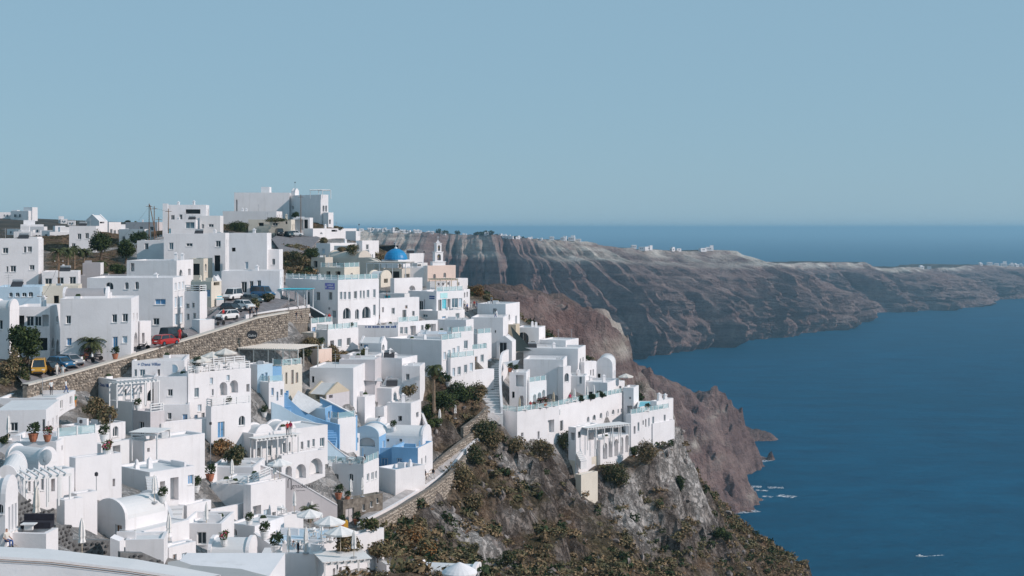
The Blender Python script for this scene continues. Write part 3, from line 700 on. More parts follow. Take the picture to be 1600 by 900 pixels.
def PERGOLA(label, x0, x1, y_roof, y_floor, depth, yaw=20, Y=None, mat='frame_white', top='canvas_white', slats=True, nposts=3, name='pergola', slope=0.0, slat_gap=.55):
    a = math.radians(yaw); Yc = Y if Y else YD((x0+x1)/2, y_floor); A = at(x0, y_floor, Yc); U = Vector((math.cos(a), -math.sin(a), 0)); V = Vector((math.sin(a), math.cos(a), 0))
    k = (x1-800)/FPX; W = (k*A.y-A.x)/(U.x-k*U.y); hh = (y_floor-y_roof)/FPX*Yc
    root = empty(name, A, label, 'pergola')
    for i in range(nposts):
        for s_ in (0, 1):
            mb = MB().mat(mat); mb.box(U*(.1+(W-.2)*i/(nposts-1))+V*(.1+(depth-.2)*s_)-UP*.6, .14, .14, hh+slope*s_+.6, -a); mb.build('post', root)
    for s_ in (0, 1):
        mb = MB().mat(mat); mb.obox(V*(.02+(depth-.2)*s_)+UP*(hh+slope*s_), U*W, V*.16, UP*.18); mb.build('beam', root)
    if slats:
        n = max(3, int(W/slat_gap))
        for i in range(n):
            mb = MB().mat(mat); mb.obox(U*(W*i/n)+UP*(hh+.18)-V*.2, U*.13, V*(depth+.4)+UP*slope, UP*.12); mb.build('slat', root)
    if top:
        mb = MB().mat(top); mb.obox(-U*.15-V*.15+UP*(hh+.31), U*(W+.3), V*(depth+.3)+UP*slope, UP*.06); mb.build('canopy', root)
    return root
def SAIL(label, pts, mat='canvas', sag=.5, name='shade_sail', n=8, thick=.03):
    """taut cloth between three or four photo points (px, py, Y)"""
    P = [at(*p) for p in pts]; C0 = P[0]; mb = MB().mat(mat)
    if len(P) == 3: P = P+[P[2]]
    for side in (0, 1):
        for i in range(n):
            for j in range(n):
                def q(u, v):
                    p = P[0]*(1-u)*(1-v)+P[1]*u*(1-v)+P[2]*u*v+P[3]*(1-u)*v; return p-C0-UP*(sag*4*u*(1-u)*4*v*(1-v)+side*thick)
                f_ = [q(i/n, j/n), q((i+1)/n, j/n), q((i+1)/n, (j+1)/n), q(i/n, (j+1)/n)]; mb.poly(f_ if side else f_[::-1])
    o = mb.build(name, None, C0, smooth=True); tag(o, label, 'shade sail'); return o
def TEXT(parent, C0, O, U, N, body, size, mat, name='lettering', font_shear=0.0):
    cu = bpy.data.curves.new(name, 'FONT'); cu.body = body; cu.size = size; cu.extrude = .015; cu.shear = font_shear; cu.resolution_u = 2
    t = bpy.data.objects.new(name, cu); C.objects.link(t); dg = bpy.context.evaluated_depsgraph_get()
    me = bpy.data.meshes.new_from_object(t.evaluated_get(dg)); bpy.data.objects.remove(t); bpy.data.curves.remove(cu)
    me.materials.clear(); me.materials.append(M[mat]); o = link_mesh(name, me, parent)
    R_ = Matrix((U, UP, N)).transposed().to_4x4(); R_.translation = (O-C0)+N*.03
    o.matrix_local = R_; return o
# ------------------------------------------------------------------ the town, from the ridge down to the foreground
# --- ridge
HB('long blank white block on the ridge with a diagonal shadow on its wall', 366, 452, 456, 301, 352, 3, F=[(369,312,371,330,'n')], Y=408, d=11, clutter=0)
r = HB('tall shaded white wing on the ridge beside the bell gable', 450, 501, 513, 304, 352, 48, F=[(456,322,459,327,'o')], R=[(504,321,507,331,'a'),(508,321,511,331,'a'),(504,344,507,350,'a')], Y=398, clutter=0)
HB('small lit white annex stepping down right of the ridge bell gable', 505, 513, 521, 332, 356, 35, R=[(514,343,517,350,'o')], Y=397, par=.2, clutter=0)
HB('square white stair box on the roof of the ridge block', 408, 421, 424, 292, 303, 5, Y=412, par=.1, found=1, ground=False, d=3)
HB('small white belfry with a weather vane on the ridge roof', 455, 461, 464, 295, 304, 30, Y=409, par=.1, found=1, ground=False, roof='gableR', rise=.6)
PERGOLA('thin metal roof frame on top of the shaded ridge wing', 484, 504, 298, 307, 4.0, 30, Y=400, top=None, nposts=2)
HB('white ridge house with roof terrace and wide dark veranda opening', 263, 322, 327, 320, 366, 8, F=[(267,336,273,344,'w'),(280,335,285,343,'w'),(290,327,313,334,'o'),(290,347,306,356,'l')], Y=350, d=9)
HB('slim white chimney tower at the left end of the ridge houses', 258, 262, 263, 318, 362, 10, Y=347, par=.15, d=1.2, clutter=0)
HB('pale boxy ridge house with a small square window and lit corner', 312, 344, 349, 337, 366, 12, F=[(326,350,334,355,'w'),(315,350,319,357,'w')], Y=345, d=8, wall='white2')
HB('low shaded front wing with teal window below the ridge veranda house', 254, 306, 309, 343, 372, 8, F=[(262,357,267,366,'t'),(290,347,304,357,'l')], Y=338, d=7)
HB('long low white building in front of the big ridge block', 348, 432, 441, 330, 348, 10, F=[(395,327,404,330,'o')], Y=388, d=9, par=.25)
HB('low cream ridge house under a vine covered pergola', 388, 455, 461, 343, 362, 10, F=[(404,348,412,353,'o'),(426,348,434,353,'w'),(446,346,449,350,'o')], Y=372, wall='cream', d=6, par=.2)
HB('small flat roofed white pavilion with a dark doorway on the ridge road', 458, 484, 489, 340, 362, 12, F=[(460,343,474,359,'n'),(475,343,481,357,'o')], Y=380, d=5, par=.15, clutter=0)
HB('wide sunlit white retaining house below the ridge bell gable', 474, 489, 557, 357, 382, 38, R=[(500,363,504,366,'a'),(518,359,527,362,'o')], Y=372, par=.3, clutter=1)
HB('small white block with square chimney at the ridge edge above the sea', 540, 556, 563, 361, 374, 30, Y=372, par=.15, clutter=0)
HB('small dark fronted ruin shed on the slope above the blue dome', 522, 546, 549, 384, 402, 15, F=[(526,387,544,396,'o')], Y=330, wall='white2', par=.1, clutter=0)
# --- church quarter
HB('beige barrel vaulted house left of the blue domed church', 512, 560, 580, 393, 424, 30, F=[(524,410,529,420,'o')], roof='vaultR', wall='beige', rmat='beige', Y=318)
HB('twin barrel vaulted beige annex under the domed church terrace', 545, 586, 596, 404, 428, 25, roof='vaultF', wall='beige', rmat='beige', Y=312, rise=1.2)
HB('white wall belfry with slender arches left of the blue dome', 573, 577, 586, 391, 412, 50, R=[(578,397,580,405,'a'),(581,397,583,405,'a')], Y=322, par=.1, d=3.2, clutter=0, name='belfry', cat='belfry')
dome = HB('white church with a bright blue dome above the terraces', 596, 622, 641, 406, 432, 38, R=[(627,411,630,420,'a')], roof='dome', Y=308, name='church', cat='church')
HB('flat roofed white house behind the blue dome', 610, 640, 662, 396, 424, 35, F=(2, 1), R=(2, 1), Y=330)
HB('low white house with dark windows right of the blue dome', 636, 652, 668, 411, 432, 30, R=[(642,413,658,416,'o')], Y=322, wall='white2')
HB('plain shaded white hall joined to the pink church front', 630, 667, 669, 418, 446, 10, Y=300, wall='white', d=9, clutter=0)
ch = HB('pale pink church front with two slit windows and white bell tower', 664, 668, 712, 415, 447, 55, R=[(677,428,681,436,'a'),(693,426,697,434,'a')], Y=299, rwall='pink', par=.3, name='church', cat='church', clutter=0)
HB('low white house with dark doorways in front of pink church', 668, 672, 730, 440, 458, 50, R=[(684,442,687,446,'o'),(691,442,694,446,'o'),(699,441,702,445,'o'),(714,441,718,446,'o')], Y=293, par=.2)
HB('small white hut at the cliff edge right of pink church', 706, 716, 731, 435, 450, 40, Y=303, par=.15, clutter=0)
HB('pale terrace house under a flat brown canopy below the blue dome', 585, 628, 643, 420, 444, 20, F=[(590,428,600,438,'o'),(606,424,624,438,'o')], R=[(632,428,640,436,'o')], wall='beige', Y=296, par=.2)
HB('long sunlit white wall house with an arch niche below the domed church', 612, 616, 660, 435, 462, 45, R=[(639,446,649,457,'A')], Y=282, par=.3)
HB('cream vaulted house behind the glass railed roof terrace', 575, 595, 612, 424, 446, 28, roof='vaultR', wall='cream', R=[(600,434,606,442,'o')], Y=290)
# --- middle ridge left of the road
h_sign = HB('two storey white house with a violet sign and arched ground floor windows', 446, 528, 592, 438, 502, 40, F=[(494,456,500,470,'w'),(513,456,519,469,'w'),(480,456,484,480,'d'),(519,485,525,497,'l'),(513,480,516,484,'o')],
   R=[(531,456,535,468,'l'),(537,456,541,468,'l'),(544,456,548,468,'l'),(553,455,558,467,'w'),(562,454,565,466,'l'),(567,454,570,466,'l'),(573,453,577,465,'l'),(583,452,587,465,'l'),(536,481,548,498,'D'),(555,483,561,499,'a'),(566,479,579,497,'D'),(583,476,587,493,'l')], rail='glass', Y=247)
HB('white block stepping up behind the violet sign house', 446, 484, 500, 432, 462, 40, Y=258, clutter=0)
HB('sunlit low white shop row right of the arched window house', 590, 594, 655, 467, 504, 42, R=[(597,480,600,488,'o'),(612,481,617,491,'w'),(629,484,635,501,'d'),(633,477,637,482,'r'),(644,486,648,494,'w')], Y=257, par=.35)
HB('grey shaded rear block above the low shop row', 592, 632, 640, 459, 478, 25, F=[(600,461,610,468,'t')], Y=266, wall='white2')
cafe = HB('white corner cafe with turquoise window and turquoise roof rail', 638, 682, 724, 456, 494, 45, F=[(654,470,661,487,'d'),(662,468,664,486,'n')], R=[(685,468,690,489,'d'),(691,467,698,483,'t'),(699,467,704,483,'o'),(706,466,716,481,'l'),(717,466,722,480,'c')], rail='glass R', Y=276)
HB('low pale blue terrace front below the corner cafe', 652, 684, 726, 486, 506, 40, F=[(660,491,668,496,'l')], Y=270, par=.3, wall='white', clutter=0)
HB('narrow white house front with two tall windows at the cliff path', 718, 724, 733, 452, 476, 45, R=[(725,457,727,465,'o'),(729,456,731,464,'o')], Y=287, par=.2, clutter=0)
# --- left plateau houses
HB('two storey white house at the far left with paired windows', -8, 60, 68, 373, 448, 6, F=[(4,387,13,396,'w'),(37,385,41,395,'w'),(43,385,50,394,'w'),(16,415,25,425,'w'),(10,416,13,425,'w'),(46,414,54,422,'w')], Y=236, d=9, found=6)
HB('roof room of the far left house with a white chimney', 28, 58, 66, 370, 382, 6, Y=240, d=4, par=.2, ground=False, found=.3)
HB('grey blue house with twin windows behind the left trees', 108, 150, 156, 353, 392, 10, F=[(121,365,127,374,'w'),(133,364,139,373,'w'),(112,380,118,390,'d')], Y=322, d=9)
HB('white hip roofed house standing above the left tree crowns', 133, 155, 168, 336, 362, 28, F=[(136,343,140,348,'w'),(143,342,147,347,'w')], R=[(156,344,163,349,'o')], roof='gableF', rise=1.5, Y=345)
HB('sunlit narrow white house between the left trees and poles', 166, 170, 189, 347, 374, 35, R=(3, 1), Y=352)
HB('low white roofs under trees left of the ridge poles', 186, 226, 236, 358, 384, 15, F=(3, 1), Y=338, wall='white2')
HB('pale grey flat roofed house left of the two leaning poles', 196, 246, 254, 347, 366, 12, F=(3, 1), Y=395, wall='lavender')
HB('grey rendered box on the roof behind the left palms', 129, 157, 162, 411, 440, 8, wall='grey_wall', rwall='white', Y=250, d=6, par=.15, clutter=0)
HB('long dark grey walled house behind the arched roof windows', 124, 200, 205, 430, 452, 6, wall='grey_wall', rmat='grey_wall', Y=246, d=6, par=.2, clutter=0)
HB('shaded white house with solar panels in front of the ridge poles', 214, 262, 275, 376, 412, 12, F=[(226,380,232,390,'w')], Y=300, d=9)
HB('broad white house crossed by a long diagonal roof shadow', 256, 328, 334, 365, 412, 12, F=[(264,379,271,390,'l'),(291,380,301,385,'w')], Y=290, d=10)
HB('white house with a tall grey window beside the slim chimney', 326, 352, 358, 364, 440, 10, F=[(337,376,345,386,'w'),(335,399,344,424,'o'),(335,417,343,428,'d')], Y=268, d=8)
HB('tall blank white house with rounded parapet and one small blue window', 358, 417, 424, 364, 430, 10, F=[(383,409,388,420,'c'),(362,387,368,393,'o')], Y=258, d=7, par=.9, clutter=1)
HB('white side wing with arched niche right of the tall blank house', 417, 436, 442, 390, 426, 18, F=[(425,404,430,414,'a')], Y=260, d=6, par=.25, clutter=0)
HB('low white house with three dark doorways facing the car park', 346, 437, 443, 423, 456, 10, F=[(377,440,386,457,'d'),(390,439,396,455,'d'),(402,438,408,454,'d')], Y=240, d=7, par=.3)
HB('pale blue grey house with solar panels on its flat roof', 198, 276, 302, 407, 450, 12, F=[(204,411,210,424,'n')], R=[(280,421,285,433,'a'),(294,420,298,430,'o')], Y=240, d=9)
HB('cream house with a niche below the wide diagonal shadow wall', 296, 318, 332, 404, 446, 20, F=[(300,412,312,430,'o')], R=[(320,412,323,424,'a')], wall='cream', Y=256, d=6)
HB('large white house with arched upper windows and green shutters', 136, 270, 290, 434, 523, 9, F=[(165,441,177,452,'D'),(195,441,201,452,'a'),(211,440,217,452,'a'),(242,467,259,476,'s'),(239,497,249,508,'w'),(188,470,196,482,'w')],
   R=[(273,442,276,454,'c'),(279,441,282,453,'c'),(285,440,288,452,'c'),(273,464,277,481,'c'),(281,463,286,480,'c'),(273,490,278,508,'c'),(281,489,286,505,'c')], Y=212, d=9)
HB('narrow white balcony house with teal awning above the road', 288, 312, 322, 456, 512, 25, F=[(291,474,296,482,'w'),(300,473,304,481,'w'),(292,490,296,500,'w'),(302,489,306,498,'w')], rail='white', Y=214)
HB('cream arcaded house with turquoise stair rails by the car park', 298, 330, 346, 440, 478, 22, F=[(302,446,316,464,'o'),(320,452,328,464,'s')], R=[(334,438,343,446,'o')], wall='cream', Y=228, par=.2)
HB('small white hut with pointed roof at the top of turquoise stairs', 333, 340, 346, 432, 454, 25, F=[(335,436,339,446,'o')], roof='gableF', rise=.8, Y=234, d=3)
HB('low white box with a teal flat roof beside the road', 300, 312, 335, 500, 520, 40, wall='white', rmat='teal_paint', Y=207, par=.1, clutter=0)
HB('white two storey house with blue window and rounded gable by the road', 94, 205, 217, 466, 556, 6, F=[(103,493,111,506,'w'),(175,491,183,504,'w'),(191,490,200,503,'w'),(104,528,112,540,'s'),(176,526,184,548,'b'),(191,525,199,536,'c')],
   R=[(209,519,215,549,'A'),(208,489,210,500,'w'),(213,489,215,500,'w')], Y=190, d=8, clutter=0, par=.25)
HB('grey barrel vault on the roof of the house by the road', 98, 168, 172, 451, 468, 6, roof='vaultR', rise=1.0, Y=193, d=4.2, ground=False, found=.2, rmat='grey_wall')
HB('sunlit narrow gate house right of the road house arch', 216, 219, 236, 502, 546, 40, R=[(222,520,226,536,'n')], Y=197, par=.3, clutter=0)
HB('white porch house with brown canopy and arched side windows', 22, 78, 94, 479, 560, 12, F=[(41,494,53,510,'w'),(54,494,65,510,'w'),(28,493,38,510,'o'),(66,492,76,510,'n'),(62,528,74,548,'o')], R=[(81,528,85,545,'a'),(88,530,92,553,'a'),(88,494,91,504,'w')], Y=192, d=8)
HB('pale shaded house with rounded vault at the left edge', -10, 15, 30, 470, 566, 15, F=[(-6,500,4,515,'w')], roof='vaultR', rise=1.3, Y=188)
HB('low white roofs with blue arched windows behind the porch house', -4, 62, 70, 448, 482, 8, F=[(14,457,20,464,'a'),(24,457,31,464,'a'),(34,457,42,464,'a'),(44,456,52,464,'a')], Y=216, d=9, wall='pale_blue')
HB('cream walled house behind the utility wires at left', 62, 122, 128, 446, 482, 6, F=[(84,462,92,474,'o')], wall='cream', Y=222, d=8)
HB('flat white roofs in front of the left palm trees', 66, 122, 126, 424, 452, 6, F=(3, 1), Y=236, d=7)
# --- under the road wall: twin signed hotel
hA = HB('white hotel wing with pergola facade and a dark script sign', 140, 182, 254, 594, 646, 46, F=(), R=[(193,608,198,618,'w'),(204,606,210,624,'c'),(218,604,222,614,'l'),(230,607,250,626,'D')], Y=180, clutter=0)
hB = HB('upper hotel block with a second script sign and round porthole', 206, 288, 296, 563, 594, 8, F=[(210,577,214,588,'l'),(218,577,227,588,'l'),(246,577,250,587,'d')], Y=188, d=9, par=.25, clutter=0)
HB('shaded hotel stair block with one square grey window', 240, 292, 296, 588, 640, 8, F=[(262,608,270,619,'w')], Y=184, d=7, clutter=0)
HB('lower shaded hotel recess with a blue door', 250, 296, 299, 632, 664, 8, F=[(285,647,293,661,'b'),(262,645,268,655,'w')], Y=181.5, d=5, par=.2, clutter=0)
hC = HB('three storey white hotel facade with arched balconies and blue shutters', 288, 294, 392, 584, 690, 43, R=[(304,606,311,621,'l'),(331,608,334,618,'w'),(343,597,355,618,'A'),(359,594,372,614,'A'),(328,590,333,600,'c'),(354,586,359,595,'c'),(309,632,315,643,'c'),(304,648,309,660,'s'),(315,645,320,655,'w'),(331,642,340,655,'t'),(343,634,352,654,'A'),(366,639,369,650,'b'),(378,636,384,648,'l'),(385,600,390,612,'o')], Y=184, rail='white R', clutter=0)
HB('white hotel balcony tier with slatted rail above the blue stairs', 322, 330, 392, 636, 686, 43, Y=181, rail='white', par=.3, clutter=0, found=2)
HB('lower hotel base wall lit warm white', 246, 252, 334, 662, 698, 43, Y=177, par=.25, clutter=0)
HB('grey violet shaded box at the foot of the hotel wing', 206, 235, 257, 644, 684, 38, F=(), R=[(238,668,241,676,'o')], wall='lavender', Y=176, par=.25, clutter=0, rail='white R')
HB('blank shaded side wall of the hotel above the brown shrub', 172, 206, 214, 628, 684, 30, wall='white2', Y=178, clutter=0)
HB('white dining terrace with beige parasols on the hotel roof', 288, 300, 384, 574, 600, 43, R=[(296,576,312,586,'o')], Y=193, par=.5, rail='white', clutter=0)
# --- galini pergola group and middle houses
HB('cream terrace house below the slatted cafe roof', 424, 440, 472, 572, 618, 38, R=[(446,582,449,600,'o'),(455,578,459,600,'r'),(462,582,466,598,'r')], wall='cream', rail='glass', Y=205, clutter=0)
HB('pale blue round cornered house beside the cafe terrace', 380, 402, 426, 570, 606, 40, F=[(384,588,392,600,'o')], R=[(408,584,412,596,'s'),(414,582,418,596,'s')], wall='white', rwall='pale_blue', Y=201, clutter=0)
HB('small blue box house with a tall rounded wall', 418, 424, 436, 574, 602, 45, wall='sky_blue', Y=203, clutter=0, par=.3)
HB('white house with blue windows at the head of the blue stairs', 404, 420, 444, 598, 634, 42, R=[(424,606,428,618,'s'),(432,612,435,626,'b'),(438,608,442,618,'w')], Y=200, rail='glass', clutter=0)
HB('large plain white roofed house with sloping gable end', 484, 552, 572, 575, 606, 15, F=[(487,588,491,598,'o')], Y=214, par=.2, d=9, clutter=1)
HB('old house with ochre timber gable and grey plaster wall', 482, 510, 546, 602, 632, 30, F=[(493,607,508,624,'n')], R=[(514,608,520,622,'n')], wall='sand', rwall='lavender', roof='gableR', rise=1.4, Y=209)
HB('flat white roof block with dotted terrace left of the palm', 570, 612, 634, 607, 668, 14, F=[(584,646,592,656,'w'),(602,644,608,654,'t'),(580,628,590,638,'o')], Y=223, par=.2, clutter=1)
HB('lower white step of the dotted terrace block beside the palm garden', 604, 642, 658, 630, 674, 14, F=[(622,650,628,658,'o')], R=[(650,644,654,652,'o')], Y=220, par=.2, clutter=1)
HB('white sloping gable house between dotted terrace and violet wall', 596, 634, 650, 594, 624, 16, F=[(604,604,610,612,'w')], roof='gableR', rise=1.1, Y=228)
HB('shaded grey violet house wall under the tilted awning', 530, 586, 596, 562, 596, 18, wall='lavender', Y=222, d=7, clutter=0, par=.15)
HB('white chapel sized house with a blue door and pointed end', 562, 596, 605, 528, 560, 14, F=[(568,538,575,552,'b'),(562,537,566,541,'o')], R=[(597,538,601,548,'a')], roof='gableR', rise=.9, Y=236)
HB('low white house with round chimneys below the chapel sized house', 536, 586, 600, 556, 582, 15, F=(2, 1), Y=228, d=7)
HB('white L shaped house beside the tall hotel wall', 584, 628, 652, 560, 590, 20, F=[(588,566,594,576,'w')], R=[(636,568,640,578,'w'),(644,566,648,576,'w')], Y=231, par=.2)
HB('white garden house above the courtyard wall left of the palm', 628, 656, 664, 572, 612, 20, F=[(634,584,640,594,'w')], Y=228, d=6, par=.2, clutter=0)
HB('pink tinted old wall house in the ruin garden', 484, 498, 520, 546, 576, 30, wall='pink', rwall='pink', Y=224, roof='none', d=3)
HB('pair of small beige outhouses on the slope below the road', 470, 490, 504, 520, 545, 25, F=[(474,528,480,540,'o')], wall='beige', Y=234, par=.1, clutter=0)
HB('white terrace house with a blue arched door below the path', 450, 486, 520, 506, 534, 30, F=[(452,512,456,520,'s'),(478,510,484,520,'a')], R=[(488,511,494,519,'b'),(500,514,504,522,'t'),(510,514,516,522,'c')], Y=238, par=.25, rail='glass R', clutter=0)
HB('white terrace house with glass rail and curved stair', 494, 512, 560, 516, 548, 35, R=[(516,532,522,542,'o'),(528,530,534,542,'l'),(542,528,548,540,'w')], Y=234, rail='glass', clutter=0)
# --- centre hotel: stepped white balconies
HB('long blank white parapet building with blue lettering', 556, 622, 630, 508, 540, 12, Y=250, d=8, clutter=0)
HB('two tier white apartment with recessed balcony and tall window', 620, 622, 655, 504, 540, 45, R=[(625,511,630,522,'l'),(632,511,637,522,'l'),(641,509,650,524,'n')], Y=252, rail='glass R', clutter=0)
HB('white apartment with garage arch and curved stair wall', 652, 655, 684, 502, 530, 45, R=[(658,508,662,517,'w'),(665,506,669,516,'w'),(672,506,681,520,'n')], Y=257, clutter=0)
HB('shaded white apartment with a small grey hatch', 682, 728, 740, 500, 530, 20, F=[(703,511,708,517,'w')], R=[(731,512,734,524,'r'),(735,511,738,523,'w')], Y=259, par=.3)
HB('blue grey flat roof slab between the apartment tiers', 652, 702, 706, 522, 540, 10, wall='white', rmat='pale_blue', Y=250, d=7, par=.15, clutter=0)
HB('big blank white hotel block with drainpipe behind the palm', 603, 690, 722, 532, 592, 30, R=[(693,550,697,562,'c'),(700,547,704,559,'c'),(707,544,711,556,'c'),(714,541,718,553,'c')], Y=240, rail='glass R', clutter=0)
HB('upper white balcony tier with glass panels in the centre', 700, 706, 738, 520, 556, 40, R=[(709,538,713,550,'l'),(716,535,721,547,'r'),(725,532,731,545,'l')], Y=247, rail='glass', clutter=0)
HB('lower white balcony tier with glass panels above the pink wall', 700, 704, 742, 560, 600, 40, R=[(707,575,711,588,'c'),(715,573,720,586,'l'),(725,570,730,583,'l'),(734,567,739,580,'c')], Y=241, rail='glass', clutter=0)
HB('middle white balcony tier behind the glass panels', 716, 724, 762, 548, 584, 40, R=[(728,560,733,572,'l'),(740,557,746,569,'r'),(751,554,756,566,'l')], Y=250, rail='glass', clutter=0)
HB('white balcony house with a dark barbecue left of the big stairs', 738, 746, 768, 522, 562, 40, R=[(748,538,752,550,'l'),(755,536,759,548,'l')], Y=264, rail='glass', clutter=0)
HB('sunlit white garden wall block at the foot of the balconies', 712, 716, 772, 582, 610, 42, Y=243, par=.2, clutter=0)
HB('broad shaded white house wall above the big stairs', 736, 786, 794, 496, 556, 12, F=[(773,516,775,520,'o')], Y=272, d=9, clutter=0)
HB('white terrace house at the cliff edge with people on its stair', 746, 790, 812, 475, 512, 18, F=[(770,482,776,490,'n')], Y=282, d=8, par=.3, clutter=0)
HB('narrow white house with dark green door at the top of the stairs', 776, 800, 806, 526, 558, 10, F=[(780,534,792,555,'d')], roof='gableF', rise=1.0, Y=270, d=4)
HB('sandstone coloured ruin wall beneath the black shade sails', 778, 806, 812, 507, 545, 15, F=[(785,516,788,526,'o')], wall='sand', Y=283, d=3, par=.1, clutter=0)
HB('white diagonal roofed house with a big dark arch', 806, 842, 852, 512, 552, 14, F=[(808,519,826,540,'D'),(829,533,836,546,'d')], Y=286, d=6, par=.2, clutter=0)
HB('low white roof terrace with grey vents right of the dark arch', 842, 884, 904, 532, 556, 25, F=[(850,540,856,550,'o')], Y=284, par=.2)
# --- clifftop hotel on the right
HB('long shaded hotel house with dark overhang and three dark openings', 818, 903, 915, 545, 582, 14, F=[(840,562,845,572,'o'),(849,562,854,572,'o'),(868,558,876,575,'d'),(823,556,836,568,'o')], R=[(906,560,908,570,'w'),(910,558,912,568,'w')], Y=275, d=9)
HB('white barrel vaulted house at the top right of the clifftop hotel', 931, 957, 962, 560, 600, 14, F=[(934,584,938,592,'o')], roof='vaultF', rise=1.6, Y=282, d=9)
HB('sunlit narrow hotel house with slim windows beside the white vault', 910, 913, 932, 566, 602, 42, R=[(915,588,917,597,'o'),(922,578,924,588,'o'),(926,577,928,587,'o')], Y=276, clutter=0, par=.3)
HB('large blank shaded hotel wall with a long stair handrail', 818, 880, 886, 562, 634, 10, Y=266, d=8, clutter=0)
HB('sunlit white block with pointed arch niche above the pool', 878, 880, 892, 573, 604, 40, R=[(882,583,889,597,'a')], Y=265, par=.2, clutter=0)
HB('shaded hotel terrace behind the pointed arch block', 888, 914, 918, 588, 606, 12, F=[(905,588,909,600,'l')], Y=268, d=5, par=.2, clutter=0)
HB('pool bar house with grey canopy and dark hedge', 901, 949, 967, 598, 630, 16, F=[(907,612,910,616,'o'),(920,612,926,616,'o'),(935,612,944,620,'w')], R=[(953,610,955,620,'o'),(960,608,962,618,'o')], Y=268, d=8)
HB('sunlit house end with tall dark door near the beach umbrella', 962, 966, 976, 596, 622, 42, R=[(967,603,971,620,'d')], Y=277, par=.2, clutter=0)
HB('small white tower house below the clifftop umbrella', 974, 990, 998, 606, 650, 22, F=[(983,620,986,624,'w'),(980,634,988,646,'n')], Y=272, d=5, clutter=0, par=.3)
arc = HB('white arcade with three tall arches above the pool', 822, 827, 854, 598, 642, 38, R=[(833,616,838,636,'A'),(840,613,846,636,'A'),(847,609,852,633,'A')], rail='glass R', Y=256, clutter=0, par=.2)
HB('white niche house with cactus pots left of the pool arcade', 796, 822, 828, 582, 640, 18, F=[(806,586,818,604,'n'),(812,618,818,636,'A'),(800,612,804,622,'o')], Y=255, d=6, clutter=0, par=.2)
pool = HB('white pool terrace block with glass railing and lit front wall', 778, 808, 874, 644, 690, 42, F=(), R=[(814,676,818,682,'o'),(840,674,843,686,'o'),(856,656,866,676,'n')], rail='glass', Y=243, rmat='paving', clutter=0, par=.1)
HB('long sunlit hotel wall with a row of small arched windows', 868, 873, 982, 634, 700, 33, R=[(875,657,880,673,'d'),(904,664,909,676,'A'),(917,651,921,660,'a'),(926,648,931,657,'a'),(937,645,941,654,'a'),(947,642,951,651,'a'),(956,640,960,648,'a'),(965,639,967,646,'a'),(970,638,972,645,'a')], rail='glass R', Y=253, rmat='paving', clutter=0, par=.15, found=8, skirt=True)
HB('sunlit hotel arcade with five tall arches below the pergola', 908, 938, 986, 688, 726, 36, R=[(942,692,949,718,'A'),(951,689,957,715,'A'),(960,686,966,713,'A'),(969,683,974,710,'A'),(977,680,982,707,'A')], F=[(916,694,932,722,'A')], Y=254, clutter=0, par=.15, found=8, skirt=True)
HB('sunlit end house of the clifftop hotel with slim grey windows', 980, 986, 1046, 648, 692, 40, R=[(990,666,993,678,'o'),(996,660,999,674,'l'),(1004,657,1006,664,'o'),(1008,655,1010,667,'o'),(1013,653,1015,666,'l'),(1019,651,1022,668,'l'),(1037,648,1040,658,'w')], rail='glass R', Y=262, rmat='paving', clutter=0, par=.15, found=4)
HB('white tip house with a small black window over the cliff', 1016, 1026, 1052, 627, 672, 35, R=[(1030,635,1036,640,'o')], F=[(1019,634,1023,644,'n')], Y=270, par=.25, clutter=1, found=5)
HB('white service block with steps at the tip of the clifftop hotel', 1000, 1020, 1054, 662, 688, 40, Y=267, par=.2, clutter=0, found=2.5)
HB('white service house with laundry recess below the arched windows', 888, 900, 934, 668, 722, 36, F=[(892,676,898,688,'n')], R=[(903,674,908,684,'d'),(918,676,928,688,'n')], Y=249, par=.3, clutter=0, found=6)
HB('cream foundation wall with a dark doorway under the hotel', 890, 898, 934, 720, 748, 38, R=[(917,726,930,744,'o'),(900,728,914,742,'n')], wall='cream', Y=249, par=.1, clutter=0, found=5)
HB('lower cream footing of the hotel on the rocks', 904, 908, 934, 742, 772, 40, wall='cream', Y=246, par=.1, clutter=0, found=6)
# --- blue terraces
dbl = HB('white house with twin rounded gables and long window porch', 356, 396, 512, 678, 724, 44, R=[(402,700,407,714,'w'),(419,697,425,712,'l'),(440,692,446,708,'l'),(449,691,454,706,'l'),(470,690,474,702,'w'),(480,688,484,700,'l'),(488,686,492,698,'l'),(500,684,507,698,'l')], wall='white', Y=183, par=.2, clutter=0)
HB('first white half round vault roof above the window porch', 380, 398, 428, 667, 690, 44, R=[(408,674,414,686,'w')], roof='vaultR', Y=184, ground=False, found=.5, rise=1.7)
HB('second white half round vault roof above the window porch', 410, 428, 464, 662, 688, 44, R=[(440,670,446,681,'w')], roof='vaultR', Y=187.5, ground=False, found=.5, rise=1.9)
HB('white arcade base with three wide arches under the porch house', 430, 440, 508, 712, 752, 42, R=[(446,728,456,748,'A'),(462,725,478,748,'A'),(483,716,504,742,'A')], Y=183, par=.25, clutter=0)
apt = HB('white restaurant block with two arched windows and roof dining', 502, 568, 592, 726, 780, 16, F=[(522,740,529,752,'a'),(545,740,552,752,'a'),(556,746,558,749,'o')], R=[(573,740,577,752,'l'),(580,738,584,750,'l'),(586,736,589,748,'l')], rail='glass', Y=193, clutter=0)
HB('deep blue house block facing the path with a blue door', 612, 653, 676, 700, 756, 14, F=[(604,716,612,730,'b'),(620,716,628,736,'b')], wall='sky_blue', rwall='white', R=[(658,716,660,728,'w'),(664,712,666,724,'w')], Y=206, d=7, clutter=0, par=.5)
HB('blue shaded house with blue doorway behind the wire rail', 566, 616, 620, 700, 752, 14, F=[(596,716,606,744,'b')], wall='sky_blue', Y=209, d=6, clutter=0, par=.5)
